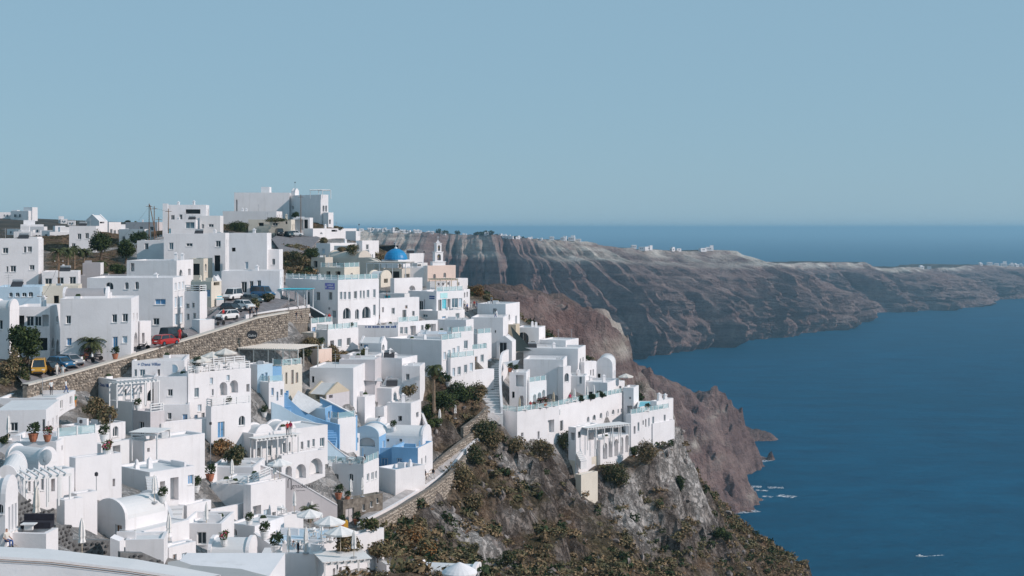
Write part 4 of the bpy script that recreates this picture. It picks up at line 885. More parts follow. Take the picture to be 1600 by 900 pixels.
HB('white round gabled vault house above the blue block', 596, 660, 674, 669, 724, 12, R=[(664,692,667,706,'w')], roof='vaultR', rise=1.6, Y=211, d=5, F=[(604,686,608,690,'o'),(624,686,628,690,'o')])
HB('white house with blue windows and sofa terrace among blue walls', 528, 540, 562, 680, 704, 42, R=[(541,685,545,696,'s'),(548,683,552,695,'l'),(555,684,560,692,'b')], Y=206, clutter=0)
HB('pale blue vaulted bay with arched recess on the blue terraces', 552, 592, 606, 668, 712, 16, F=[(560,676,586,698,'A')], wall='pale_blue', rwall='sky_blue', roof='vaultF', rise=1.4, Y=208.5, d=5)
HB('white vaulted house with scroll gable above the blue bay', 556, 592, 604, 655, 690, 22, roof='vaultR', rise=1.3, Y=215, F=(), R=[(596,664,599,676,'o')])
HB('blue stair tower with small arched opening on the terraces', 482, 508, 520, 638, 664, 25, F=[(486,650,491,660,'a')], wall='pale_blue', rwall='sky_blue', Y=205, d=4, clutter=0)
HB('white lookout balcony at the end of the blue stairs', 516, 528, 556, 655, 692, 42, wall='white', rmat='sky_blue', rail='glass', Y=204, par=.5, clutter=0)
HB('low white wall house with grey hatches right of the blue tower', 546, 570, 586, 620, 652, 25, F=[(548,630,556,644,'n')], Y=216, par=.2, clutter=0)
HB('white courtyard house with turquoise window under the dotted roof', 566, 600, 612, 636, 672, 15, F=[(576,646,586,654,'o'),(590,650,598,660,'w'),(602,644,610,652,'t')], Y=219, d=5, clutter=0, par=.3)
HB('white lower garden house under the path wall', 590, 618, 664, 734, 768, 42, Y=200, wall='white', rmat='pale_blue', par=.5, clutter=0)
HB('stone faced pool house with a grey arched door', 526, 536, 598, 782, 822, 42, wall='mortar', rwall='mortar', rmat='pool', R=[(540,794,553,819,'g'),(566,788,570,798,'w'),(578,783,582,792,'w'),(588,778,591,786,'w')], Y=183, par=.25, clutter=0, name='pool_house', cat='house')

HB('white stepped house on the slope under the ridge road', 494, 516, 562, 380, 404, 36, R=[(522,388,527,394,'o'),(540,386,544,392,'w')], Y=338, par=.2)
HB('low beige terrace house left of the beige barrel vault', 486, 508, 520, 402, 424, 25, F=[(490,408,496,418,'o')], wall='beige', Y=312, par=.2, clutter=0)
HB('white wall house between the ridge block and belfry', 556, 566, 592, 376, 400, 36, R=[(572,382,576,390,'w')], Y=345, par=.2, clutter=0)
HB('cream stepped house below the beige barrel vault', 500, 538, 562, 418, 440, 25, F=[(510,424,516,434,'o'),(524,424,532,436,'o')], wall='cream', Y=284, par=.25, rail='glass', clutter=0)
# --- foreground terraces at lower left
HB('pale house with white rimmed window and closed parasol at left', -6, 72, 92, 640, 694, 14, F=[(16,660,28,674,'w'),(66,655,79,686,'d')], roof='none', Y=150, d=9)
HB('white roof slab house behind the dark door house', -4, 88, 118, 622, 650, 20, F=(), R=(2, 1), Y=163, d=8, rail=None)
HB('sunlit white terrace wall house below the dark door', 0, 88, 120, 690, 740, 18, R=[(96,696,98,704,'n')], Y=138, d=7, par=.5, clutter=0)
HB('tall white block with turquoise glass on its roof', 84, 90, 152, 684, 742, 46, Y=140, rail='glass R', par=.3, clutter=0)
HB('white stepped terrace rows below the brown shrubs', 96, 128, 196, 668, 700, 35, Y=157, par=.15, clutter=0)
HB('cream panelled garden screen house on the middle terrace', 156, 158, 202, 694, 728, 35, R=[(160,698,172,724,'n'),(176,696,188,722,'n')], wall='white2', Y=152, par=.1, clutter=0, d=4)
HB('wide blank white house with rounded roof edge and brown plant pots', 196, 224, 320, 690, 758, 40, R=[(266,722,278,736,'r'),(284,722,290,738,'n'),(230,700,234,706,'o')], Y=158, par=.3, clutter=0)
HB('white terrace house with slatted pergola under the satellite dish', 20, 36, 116, 742, 792, 42, R=[(44,752,48,768,'w'),(52,752,56,770,'l'),(64,748,69,766,'l'),(80,748,86,768,'n'),(96,744,99,764,'l'),(106,742,109,762,'l')], Y=122, par=.2, clutter=0)
HB('low barrel vault roof at left below the satellite dish', -10, 30, 36, 730, 772, 14, roof='vaultF', rise=1.6, Y=118, d=8)
HB('white barrel vault with dish mast above the slatted pergola', 8, 60, 90, 704, 748, 30, roof='vaultR', rise=1.3, Y=129, F=())
HB('tall plain sunlit white wall house with a chimney stub', 112, 118, 190, 716, 800, 46, R=[(176,748,180,760,'n')], Y=131, par=.3, clutter=0)
HB('white terrace house with stepped stair and blue towel', 180, 234, 304, 738, 784, 42, R=[(266,746,279,782,'n'),(294,742,303,757,'s'),(250,752,258,768,'n')], Y=146, par=.25, clutter=0)
HB('small arched gable house with tall shutters at the left edge', -10, 8, 28, 752, 842, 1, F=[(-4,784,7,803,'a')], R=[(13,792,16,830,'c'),(18,788,21,828,'c'),(23,786,26,826,'c')], roof='vaultR', rise=1.3, Y=88)
HB('white sunken patio with black sofa and closed parasol', 12, 72, 88, 834, 872, 6, F=[(40,836,45,862,'n')], R=[(84,850,86,860,'o')], Y=89, par=1.0, clutter=0, rmat='paving')
HB('white vaulted cave house with a curved roof sweep', 148, 196, 262, 786, 842, 32, F=[(180,820,190,836,'r')], roof='vaultF', rise=1.5, Y=127, found=5)
HB('white terrace strip with driftwood and potted yucca', 186, 216, 296, 832, 862, 30, Y=126, par=.1, clutter=0)
HB('sunlit white column house left of the curved cave roof', 114, 120, 152, 772, 842, 40, Y=124, par=.2, clutter=0, R=[(126,836,130,842,'n')])
HB('small white entry block with planter beside the dark stone wall', 90, 101, 118, 782, 818, 40, F=(), Y=119, par=.2, clutter=0)
HB('white stair house with arched newel beside the grey steps', 284, 292, 330, 790, 832, 30, R=[(313,798,329,810,'n')], F=[(285,791,290,794,'o')], Y=148, par=.15, clutter=0)
HB('pale terrace house with blue shaded patio and closed parasol', 282, 346, 366, 818, 862, 14, Y=141, d=6, par=.6, clutter=0)
HB('white terrace house with sun bed and glass rail in the middle', 330, 388, 424, 758, 802, 20, F=[(334,776,340,790,'n')], Y=163, d=7, par=.15, rail='white R', clutter=0)
HB('long white roof house with trailing palm on its edge', 328, 396, 414, 730, 766, 14, F=(), Y=172, d=7, par=.25)
HB('white block house with cream pergola door in the middle', 388, 392, 446, 758, 826, 36, R=[(395,790,408,826,'n'),(412,796,420,818,'c'),(425,800,431,810,'w')], Y=160, par=.2, clutter=0)
HB('plain white cube house with a slatted blind', 438, 444, 474, 806, 850, 40, R=[(447,836,462,848,'c')], Y=160, par=.2, clutter=0)
HB('white stairway house with green pots and slatted window', 356, 398, 444, 822, 858, 25, F=[(362,826,370,838,'a')], Y=149, par=.2, clutter=0)
HB('white arched gable house with narrow door near the front', 324, 388, 402, 848, 886, 14, F=(), R=[(390,866,393,884,'a')], roof='vaultR', rise=1.2, Y=130, d=4)
HB('pale blue flat roof terrace with a person bending over', 410, 500, 530, 852, 874, 14, wall='white', rmat='pale_blue', Y=147, d=8, par=.1, clutter=0)
HB('white front block with a wide shaded wall at the bottom centre', 424, 497, 524, 866, 905, 20, Y=133, d=6, par=.25, clutter=0, F=[(455,880,458,895,'n')])
HB('tall white gabled house with sunlit end and slatted porch roof', 496, 500, 600, 852, 905, 34, F=(), R=[(520,888,524,900,'o'),(530,886,534,900,'n')], roof='flat', Y=135, par=.2, clutter=0)
HB('small white entrance roof with cream door left of the arched gable', 258, 264, 306, 856, 880, 34, R=[(270,866,276,880,'r'),(284,864,292,878,'c')], Y=124, par=.1, clutter=0)
HB('white planter wall with round newel post at the bottom', 196, 256, 262, 842, 876, 10, Y=118, d=3, par=.2, clutter=0)
HB('low white shed roof left of the striped dome at the bottom edge', 648, 742, 752, 889, 906, 5, F=(), roof='vaultR', rise=.5, Y=119, d=2.6)
STONEWALL('dark lava stone retaining wall behind the closed parasol', [(28,768,826,98),(52,790,828,100),(84,800,830,102)], .42, mats=('dark_stone',), mortar='dark_mortar')
STONEWALL('dark lava stone wall with square corner at lower left', [(87,820,874,104),(112,820,876,106),(114,844,876,106.5),(172,844,878,108)], .42, mats=('dark_stone',), mortar='dark_mortar')
STONEWALL('low wedge of dark lava stone near the foreground wall', [(188,863,884,104),(224,864,886,105),(256,878,888,106)], .42, mats=('dark_stone',), mortar='dark_mortar')
WALL('tapered white buttress post against the dark stone wall', [(172,840,880,106),(187,846,882,106)], 1.2, n=1, name='buttress', cat='buttress')
# near parapet and its flat roof in the foreground
fw = MB().mat('white'); A0, A1, A2 = at(-60, 862, 26), at(150, 878, 26.8), at(330, 902, 27.6)
P0 = [at(-60, 851, 27.5), at(80, 858, 28), at(215, 874, 28.6), at(345, 898, 29.2)]; Q0 = [at(-60, 866, 26.0), at(80, 874, 26.6), at(200, 888, 27.1), at(310, 905, 27.6)]
Cn = Q0[0]
for i in range(3):
    a_, b_, c_, d_ = Q0[i]-Cn, Q0[i+1]-Cn, P0[i+1]-Cn, P0[i]-Cn
    dn = UP*-4; fw.mat('roofwhite'); fw.poly([a_, b_, c_, d_]); fw.mat('white2'); fw.poly([a_+dn, b_+dn, b_, a_]); fw.poly([d_, c_, c_+dn, d_+dn])
fo = fw.build('parapet', None, Cn); tag(fo, 'rough plastered foreground parapet running along the bottom left corner', 'parapet wall')
for k, (o1, rad) in enumerate(((.03, .004), (.07, .003))):
    cb = MB().mat('wood'); cb.tube([Q0[i]-Cn-UP*(.02+o1)-Vector((0, .03, 0)) for i in range(4)], rad*1.6, 4); cb.build('crack_line', fo)
rf = MB().mat('slab_grey'); R0 = [at(262, 878, 34), at(320, 868, 40), at(440, 897, 40), at(440, 912, 30), at(262, 912, 28)]; Cr = R0[0]
rf.poly([p-Cr for p in R0]); 
for i in range(5): a_, b_ = R0[i]-Cr, R0[(i+1) % 5]-Cr; rf.poly([a_, a_-UP*.3, b_-UP*.3, b_])
ro = rf.build('roof_slab', None, Cr); tag(ro, 'plain pale grey roof slab beside the foreground parapet', 'roof')
kb = MB().mat('white'); kb.box(Vector((1.2, 1.0, -5.3)), 2.5, 2.5, 5.0); kbo = kb.build('support_wall', ro)
# small cone topped dome at the bottom edge
cz = at(718, 896, 112); db = MB().mat('white'); db.lathe((0, 0, 0), [(1.25, -1.6), (1.25, .0), (1.4, .02), (1.4, .14), (1.15, .34), (.62, .62), (.12, .86), (.0, .9)], 20)
do = db.build('cone_roof', None, cz); tag(do, 'small white cone roofed turret at the bottom edge by the scrub', 'turret')
FLAT.append((cz.x, cz.y, cz.z-2.2))
# ------------------------------------------------------------------ roads, paths, steps and retaining walls
def ribbon(name, left, right, mat, n=6, lift=.12, kind='structure', thick=.5):
    """paved strip between two photo polylines (px, py[, Y])"""
    g = lambda p: at(p[0], p[1], p[2]) if len(p) > 2 else G(p[0], p[1])
    Lp, Rp = catmull([g(p) for p in left], n), catmull([g(p) for p in right], n); m = min(len(Lp), len(Rp)); mb = MB().mat(mat)
    for i in range(m-1):
        a_, b_, c_, d_ = Lp[i]+UP*lift, Rp[i]+UP*lift, Rp[i+1]+UP*lift, Lp[i+1]+UP*lift
        mb.poly([a_, b_, c_, d_]); mb.poly([b_, b_-UP*thick, c_-UP*thick, c_]); mb.poly([d_, d_-UP*thick, a_-UP*thick, a_])
    for p in Lp+Rp+[(a_+b_)/2 for a_, b_ in zip(Lp, Rp)]: FLAT.append((p.x, p.y, p.z-.3))
    o = mb.build(name); tag(o, kind=kind); return o
ribbon('road', [(20,580),(60,566),(120,556),(190,548),(250,530),(300,512),(345,480),(362,458)], [(40,606),(110,588),(190,565),(260,545),(320,525),(380,505),(420,492),(452,470)], 'asphalt')
ribbon('road', [(350,455),(400,447),(440,443)], [(452,490),(470,480),(482,470)], 'asphalt')
ribbon('road', [(424,374),(440,366),(468,362)], [(440,396),(480,392),(500,372)], 'asphalt', lift=.2)
ribbon('path', [(560,812),(600,787),(650,758),(690,726),(715,703),(738,682)], [(572,818),(612,793),(664,762),(702,735),(728,705),(750,684)], 'paving', lift=.25)
ribbon('path', [(738,682),(752,664),(762,646)], [(750,684),(768,666),(784,650)], 'paving', lift=.25)
WALL('low white kerb wall along the outer edge of the cliff path', [(562,817,822),(612,791,796),(664,760,765),(702,732,738),(728,702,708),(750,681,687)], .35, n=5, name='kerb', found=.25)
STONEWALL('long sunlit rubble retaining wall under the road with pale coping', [(42,603,614),(110,585,604),(190,562,588),(260,541,573),(330,520,556),(400,498,536),(450,489,520)], .48, n=3, cope='beige', mats=('stone', 'stone', 'mortar'))
STONEWALL('dark rubble wall below the cafe terrace with tyre rings', [(400,492,500),(440,486,500),(484,481,500)], .42, n=2)
WALL('white terrace parapet with hung rings above the rubble wall', [(384,492,499),(420,486,494),(450,481,489),(484,476,484)], .3, n=2, found=.6)
WALL('shaded sloping wall beside the path stairs with white cap', [(484,480,500,243),(508,494,502,242)], .35, mat='dark_wall', cope='white')  # shade put into the colour: near black wall under a white cap
STONEWALL('rubble wall under the cliff path facing the scrub slope', [(564,824,842),(612,799,822),(664,768,798),(702,741,768),(728,711,732)], .55, n=3)
STONEWALL('rubble garden wall rising beside the cliff path', [(662,742,752),(690,716,728),(716,694,708),(740,676,690)], .5, n=2)
STONEWALL('stepped rubble wall beside the palm garden', [(724,668,690),(746,652,676),(762,636,662)], .5, n=2)
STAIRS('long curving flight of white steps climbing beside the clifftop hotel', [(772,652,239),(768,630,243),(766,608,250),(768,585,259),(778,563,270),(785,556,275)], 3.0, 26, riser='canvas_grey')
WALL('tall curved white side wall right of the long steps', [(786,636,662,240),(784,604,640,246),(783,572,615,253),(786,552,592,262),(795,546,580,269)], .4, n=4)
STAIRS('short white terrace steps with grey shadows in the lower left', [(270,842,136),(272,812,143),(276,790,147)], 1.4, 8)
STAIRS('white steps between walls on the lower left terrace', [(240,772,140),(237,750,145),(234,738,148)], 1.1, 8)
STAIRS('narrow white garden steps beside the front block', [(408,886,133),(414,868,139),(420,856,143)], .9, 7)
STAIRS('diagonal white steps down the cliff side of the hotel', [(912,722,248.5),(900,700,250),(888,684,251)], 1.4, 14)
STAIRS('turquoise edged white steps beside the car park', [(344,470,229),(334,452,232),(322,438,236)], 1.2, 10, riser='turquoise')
# cliff path stair wall with script lettering
sw = WALL('sloping grey white stair wall with arched script lettering', [(392,722,760,176),(424,734,786,176.5),(456,748,800,177),(490,768,810,178),(527,790,818,179)], .5, mat='lavender', cope='white', name='stair_wall')
def wall_text(o, px, py, Y, ang, body, size, mat, shear=0.0):
    a = math.radians(ang); U = Vector((math.cos(a), math.sin(a), 0)); N = Vector((U.y, -U.x, 0)); p = at(px, py, Y); TEXT(o, o.location, p+N*.1, U, N, body, size, mat, font_shear=shear)
wall_text(sw, 456, 762, 175.6, 3, 'gnadema', .74, 'metal_dark'); wall_text(sw, 463, 767, 175.6, 3, 'apartments', .24, 'metal_dark')
ab = MB().mat('metal_dark'); p_ = at(450, 766, 175.6)-sw.location
ab.tube([p_+Vector((x*.66, 0, z*.66+.1)) for x, z in ((0, .3), (0, 1.6), (.12, 1.95), (.35, 2.05), (.55, 1.9), (.6, 1.5), (.6, -.1))], .05, 5); ab.build('arched_letter', sw)
PA = WALL('dark recessed wall with a yellow base below the stair wall', [(500,800,815,180),(528,802,822,181)], .3, mat='dark_wall')
yb = MB().mat('ochre'); yb.box((0, 0, -1.5), 3.4, 1.0, 2.1, .3); yo = yb.build('planter', None, at(522, 822, 179)); tag(yo, 'bright ochre yellow planter wall at the path start', 'planter')
# blue curving terrace walls
WALL('pale blue sweeping parapet left of the sail shaded terrace', [(438,598,612,202),(446,616,632,202.5),(470,640,652,203),(500,655,668,203.5),(530,664,676,203)], .35, n=5, mat='sky_blue')
WALL('second pale blue curved parapet beside the blue stairs', [(424,628,664,198),(440,634,668,198.5),(462,648,670,199),(496,662,680,199.5)], .35, n=5, mat='pale_blue')
WALL('deep blue terrace wall sloping down to the right', [(500,622,640,209),(520,632,650,208.5),(540,642,664,208),(556,650,672,207)], .35, n=4, mat='sky_blue', cope='white')
WALL('sloping blue stair wall running down toward the restaurant', [(508,684,716,197),(524,700,722,197.5),(540,712,730,198),(554,722,736,198)], .35, n=4, mat='pale_blue', cope='white')
STAIRS('blue painted steps curving between blue walls', [(512,716,198),(514,700,200),(518,684,202),(514,668,204)], 1.6, 12, mat='sky_blue', riser='blue_paint')
STAIRS('upper blue painted steps below the cafe terrace', [(438,660,199.5),(446,640,202),(440,620,204.5),(444,606,207)], 1.6, 12, mat='sky_blue', riser='blue_paint')
SAIL('large grey shade sail over the blue terrace', [(466,610,206),(504,632,207),(482,646,203),(452,632,203)], 'canvas_grey', .5)
SAIL('left black triangular shade sail on the ruin wall', [(788,508,281),(798,528,280),(791,526,281)], 'black_canvas', .1)
SAIL('large black triangular shade sail on the ruin wall', [(798,509,281),(832,547,277),(806,549,276)], 'black_canvas', .3)
SAIL('small grey sail awning over the stair terrace at right', [(786,566,262),(812,562,262),(808,570,258),(792,572,258)], 'canvas_grey', .2)
SAIL('tilted grey awning beside the shaded violet wall', [(560,594,221),(598,596,222),(596,590,225),(566,590,225)], 'canvas_grey', .1)
# pergolas
gal = PERGOLA('large cafe roof of pale slats on slim white posts', 372, 466, 546, 572, 8.0, 14, Y=210, mat='canvas', top=None, nposts=5, slat_gap=.34)
sg = MB().mat('metal_dark'); sg.lathe((0, 0, 0), [(.8, -.06), (.8, .06)], 20); so = sg.build('sign_board', gal); so.rotation_euler = (math.pi/2, 0, 0); so.scale = (1, .8, 1); p_ = at(394, 523, 210); so.location = p_-gal.location
TEXT(gal, gal.location, at(387.5, 526, 209.8), Vector((1, 0, 0)), Vector((0, -1, 0)), 'Galini', .52, 'canvas_white', 'sign_lettering')
PERGOLA('white slatted pergola over the left terrace doors', 36, 112, 752, 786, 2.2, -40, Y=117, nposts=5, top=None, slope=.3)
PERGOLA('sunlit white hotel pergola with diagonal struts', 918, 984, 672, 698, 3.0, -36, Y=249.5, nposts=6, top='canvas_white', slope=.0)
PERGOLA('white slatted porch roof at the bottom centre', 506, 578, 884, 905, 4.0, -20, Y=129, nposts=3, top='canvas_white')
PERGOLA('small blue topped cafe shelter on the parapet terrace', 436, 480, 455, 478, 4.0, 8, Y=240, nposts=4, top='turquoise', slats=False)
PERGOLA('white roof frame over the hotel wing balcony', 182, 250, 602, 630, 2.0, -45, Y=177, nposts=4, top=None)
PERGOLA('grey white four post shelter on the middle terrace', 204, 246, 680, 712, 3.6, 10, Y=158, nposts=2, top='canvas_white', slats=False)
PERGOLA('flat beige canopy terrace left of the pink church', 572, 634, 412, 430, 5.0, 12, Y=297, nposts=4, top='beige', slats=False)
PERGOLA('white porch roof with brackets along the twin gable house', 400, 468, 690, 718, 1.6, -42, Y=181, nposts=5, top='canvas_white')
PERGOLA('dark wooden pergola in front of the pink church', 680, 716, 438, 450, 3.0, -30, Y=291, mat='pale_wood', top=None, nposts=3)
# painted signs
def sign_on(h, px, py, body, size, mat, face='F', nm='lettering'):
    U, N = (-h['e1'], h['nF']) if face == 'F' else (h['e2'], h['nR']); O = h['OF'] if face == 'F' else h['C']; u, v = face_uv(px, py, O, U, N)
    TEXT(h['root'], h['C'], O+U*u+UP*v, U, N, body, size, mat, nm)
sign_on(hA, 153, 602.5, '+ Dana Villas', .62, 'cloth_blue'); sign_on(hB, 215, 571.5, '+ Dana Villas', .56, 'cloth_blue')
plain('sign_violet', (.20, .20, .52), .6); plain('sign_aqua', (.45, .72, .72), .6)
def board(h, x0, y0, x1, y1, mat, face='F'):
    U, N = (-h['e1'], h['nF']) if face == 'F' else (h['e2'], h['nR']); O = h['OF'] if face == 'F' else h['C']
    u0, v1 = face_uv(x0, y0, O, U, N); u1, _ = face_uv(x1, y0, O, U, N); _, v0 = face_uv(x0, y1, O, U, N)
    mb = MB().mat(mat); mb.obox(O-h['C']+U*u0+UP*v0, U*(u1-u0), N*.05, UP*(v1-v0)); return mb.build('sign_board', h['root'])
board(h_sign, 508, 442, 523, 452, 'sign_violet'); U, N = -h_sign['e1'], h_sign['nF']
for k, (x0, x1, y0, y1) in enumerate(((512,521,444,446.3),(514,522,448,450.3),(509,511,445,450))):
    u0, v1 = face_uv(x0, y0, h_sign['OF'], U, N); u1, _ = face_uv(x1, y0, h_sign['OF'], U, N); _, v0 = face_uv(x0, y1, h_sign['OF'], U, N)
    mb = MB().mat('canvas_white'); n = 5 if k < 2 else 1
    for q in range(n): mb.obox(h_sign['OF']-h_sign['C']+U*(u0+(u1-u0)*q/n)+UP*v0+N*.051, U*((u1-u0)/n*.62), N*.02, UP*((v1-v0)*(.7+.3*((q*7) % 3)/2)))
    mb.build('sign_mark', h_sign['root'])
board(cafe, 688, 458, 699, 466, 'sign_aqua', 'R'); sign_on(cafe, 689.3, 461.6, 'MYLOS', .42, 'cloth_green', 'R'); sign_on(cafe, 690, 465.2, 'CAFE', .42, 'cloth_green', 'R')
pb_ = [h for h in HOUSES if h['root']['label'].startswith('long blank white parapet')][0]; U, N = -pb_['e1'], pb_['nF']; u0, v0 = face_uv(571, 512, pb_['OF'], U, N); u1, _ = face_uv(617, 512, pb_['OF'], U, N); rs_ = random.Random(4); mb = MB().mat('cloth_blue'); q = u0
while q < u1:
    w_ = rs_.uniform(.16, .3); mb.obox(pb_['OF']-pb_['C']+U*q+UP*v0+N*.004, U*w_, N*.02, UP*rs_.choice((.3, .3, .42))); q += w_+rs_.choice((.08, .08, .3))
tag(mb.build('lettering', pb_['root']), kind='stuff')
board(cafe, 671, 462, 679, 464, 'cloth_blue'); board(cafe, 671, 465, 679, 467, 'cloth_blue')
# blue dome cross, bell tower on the pink church
cx = MB().mat('frame_white'); k = (dome['C']+dome['e1']*dome['W']/2+dome['e2']*dome['D']/2)-dome['C']+UP*(dome['H']+2.4)
cx.lathe(k, [(.35, 0), (.3, .25), (.1, .35)], 8); cx.box(k+UP*.3, .12, .12, 1.7); cx.box(k+UP*1.3, .8, .12, .12); cx.build('cross', dome['root'])
bt = MB().mat('white'); base = ch['C']-ch['C']+ch['e2']*ch['D']*.42-ch['nR']*.6+UP*ch['H']
def tower(mb, base, U, N, tiers):
    z = 0
    for w_, h_, arch in tiers:
        O = base-U*w_/2+N*.45+UP*z
        wall_face(mb, O, U, w_, h_, N, [(w_*.28, h_*.12, w_*.72, h_*.82, True, .9)] if arch else []); wall_face(mb, O+U*w_-N*.9, -U, w_, h_, -N, [(w_*.28, h_*.12, w_*.72, h_*.82, True, .9)] if arch else [])
        wall_face(mb, O+U*w_, -N, .9, h_, U, []); wall_face(mb, O-N*.9, N, .9, h_, -U, [])
        mb.obox(O-U*.1+N*.1+UP*h_, U*(w_+.2), -N*1.1, UP*.14); z += h_+.14
    return z
z = tower(bt, base, ch['e2'], ch['nR'], [(3.2, .7, 0), (2.0, 1.9, 1), (1.2, 1.7, 1)]); tp = base+UP*z
bt.box(tp, .9, .7, .7, 0, .1); bt.box(tp+UP*.6, .09, .09, .9); bt.box(tp+UP*1.15, .45, .09, .09); bt.build('bell_tower', ch['root'])
for zz in (1.7, 3.6):
    bb = MB().mat('bell'); bb.lathe(base+UP*zz, [(.26, 0), (.2, .12), (.16, .32), (.05, .42)], 8); bb.build('bell', ch['root'])
# porthole ring on the upper hotel block
u, v = face_uv(272, 576, hB['OF'], -hB['e1'], hB['nF']); rb_ = MB().mat('frame_white'); rb_.lathe((0, 0, 0), [(.62, -.05), (.62, .08), (.5, .08), (.5, -.05)], 18)
q_ = rb_.build('porthole_frame', hB['root']); q_.rotation_euler = (math.pi/2, 0, -math.radians(8)); q_.location = hB['OF']-hB['C']-hB['e1']*u+UP*v
rb_ = MB().mat('pale_blue'); rb_.lathe((0, 0, 0), [(.5, 0), (.5, .06)], 18); q2 = rb_.build('porthole_pane', q_)
# pool water on the clifftop terrace and at the tip
def pool_at(label, pts, Y=None, lift=.06):
    P = [at(p[0], p[1], p[2]) for p in pts]; z = sum(p.z for p in P)/len(P); C0 = P[0].copy(); C0.z = z; mb = MB().mat('pool'); q = [Vector((p.x, p.y, z))-C0 for p in P]; mb.poly([v_+UP*lift for v_ in q])
    root = empty('swimming_pool', C0, label, 'pool'); mb.build('water', root); cb = MB().mat('frame_white')
    for i in range(len(q)):
        a_, b_ = q[i], q[(i+1) % len(q)]; d_ = (b_-a_).normalized(); n_ = Vector((d_.y, -d_.x, 0)); cb.obox(a_-UP*.8, b_-a_, n_*.35, UP*.95)
    cb.build('rim', root); return root
pool_at('curved turquoise pool on the clifftop hotel terrace', [(828,641.5,250),(872,640,252),(878,636,258),(850,635,259),(834,637,257)])
pool_at('small bright blue pool at the tip of the clifftop hotel', [(998,634,268),(1020,633,272),(1022,630,277),(1000,629,277)])

for lb, pts, kw in (('cream sloping retaining wall below the hotel arcade', [(956,724,732),(985,717,728),(1016,711,724)], dict(mat='cream', n=2)),
    ('low white terrace wall before the vaulted cave house', [(188,836,846),(226,834,846),(262,830,844)], dict(n=2)), ('curved white parapet sweeping down beside the grey steps', [(246,776,786),(262,796,812),(266,824,838),(262,840,850)], dict(n=4)),
    ('white parapet edging the driftwood terrace', [(212,856,866),(258,850,862),(300,842,856)], dict(n=3)), ('low white wall above the blue shaded patio', [(290,812,820),(326,808,818),(352,804,816)], dict(n=3)),
    ('sloping white stair parapet beside the stairway house', [(384,822,834),(404,838,850),(424,852,864)], dict(n=2)), ('white parapet between the sun bed terrace and garden', [(330,796,804),(362,790,800),(390,784,796)], dict(n=2)),
    ('thin white wall below the stepped terrace rows', [(92,742,752),(124,734,746),(158,724,738)], dict(n=3)), ('white garden wall beneath the hotel shrubs', [(128,676,684),(160,672,682),(196,680,690)], dict(n=3)),
    ('white kerb edging the lavender box terrace', [(206,684,692),(236,690,698),(262,692,702)], dict(n=2)), ('white retaining wall below the tawny shrub', [(318,728,738),(350,730,742),(386,734,748)], dict(n=3)),
    ('pale wall enclosing the palm garden on the left', [(656,640,652),(664,660,674),(672,684,698)], dict(n=3)), ('white wall with coping above the scrub at the bottom', [(560,852,866),(580,868,884),(604,884,902)], dict(n=3, cope='roofwhite'))):
    WALL(lb, pts, **kw)
# ------------------------------------------------------------------ the hillside itself, fitted to everything that stands on it
def build_hill():
    pts = [(p[0], p[1]) for p in FLAT] + [(p.x, p.y) for p in TP]; z = [p[2]-.35 for p in FLAT] + [p.z for p in TP]
    keep = []; 
    for i, p in enumerate(pts):
        if all((p[0]-pts[j][0])**2+(p[1]-pts[j][1])**2 > 2.0 for j in keep): keep.append(i)
    f = RBF([pts[i] for i in keep], [z[i] for i in keep], 1.0)
    X, Y = np.meshgrid(np.arange(-215, 200, .85), np.arange(14, 500, .85))
    Z = f(X, Y)
    return X, Y, Z
HX, HY, HZ = build_hill()
def hz_at(x, y):
    j = (np.asarray(x)-HX[0, 0])/.85; i = (np.asarray(y)-HY[0, 0])/.85
    i = np.clip(i, 0, HX.shape[0]-2); j = np.clip(j, 0, HX.shape[1]-2)
    i0 = i.astype(int); j0 = j.astype(int); a = i-i0; c = j-j0
    return (HZ[i0, j0]*(1-a)*(1-c)+HZ[i0+1, j0]*a*(1-c)+HZ[i0, j0+1]*(1-a)*c+HZ[i0+1, j0+1]*a*c)
def in_poly(px, py, poly):
    r = np.zeros(px.shape, bool); n = len(poly)
    for i in range(n):
        x1, y1 = poly[i]; x2, y2 = poly[(i+1) % n]
        if y1 == y2: continue
        c = ((y1 > py) != (y2 > py)) & (px < (x2-x1)*(py-y1)/(y2-y1)+x1); r ^= c
    return r
# town area: photo outline of the built-up ground, turned into ground positions
TOWN_PX = [(-60,880),(-60,380),(250,350),(520,345),(600,400),(735,450),(745,470),(810,480),(880,530),(960,560),(990,600),(1055,640),(1050,672),(1010,705),(930,735),(890,715),(800,685),(770,640),(745,690),(700,745),(560,825),(610,890),(560,905),(0,905)]
TW = [(lambda g: (g.x, g.y))(G(x, min(y, 899))) for x, y in TOWN_PX]
town = in_poly(HX, HY, TW).astype(float)
for gp in ([(652,600),(700,596),(766,602),(768,648),(742,690),(700,712),(664,700),(652,650)], [(440,372),(480,384),(512,398),(500,432),(450,432),(430,400)], [(470,520),(530,528),(566,560),(560,592),(500,590),(468,560)], [(112,618),(150,612),(188,650),(184,676),(140,668)], [(318,684),(350,682),(392,716),(386,734),(326,732)], [(-20,520),(60,520),(70,590),(20,610),(-20,600)], [(724,440),(770,462),(750,474),(724,466)], [(60,385),(200,372),(204,428),(66,428)]):
    town[in_poly(HX, HY, [(lambda g: (g.x, g.y))(G(x, y)) for x, y in gp])] = 0.0
k = np.ones(5)/5
for ax in (0, 1): town = np.apply_along_axis(lambda a: np.convolve(a, k, 'same'), ax, town)
g = np.gradient(HZ, .85); sl = np.hypot(*g)
wild = 1-town
steep = np.clip((sl-.55)*1.4, 0, 1)
HZ0 = HZ.copy()
rough = fbm(HX/14, HY/14, 5, 201)*1.9 + (ridged(HX/8, HY/8, 4, 205)-.55)*5.0*(.4+steep) + (ridged(HX/3.1, HY/3.1, 3, 209)-.5)*2.4
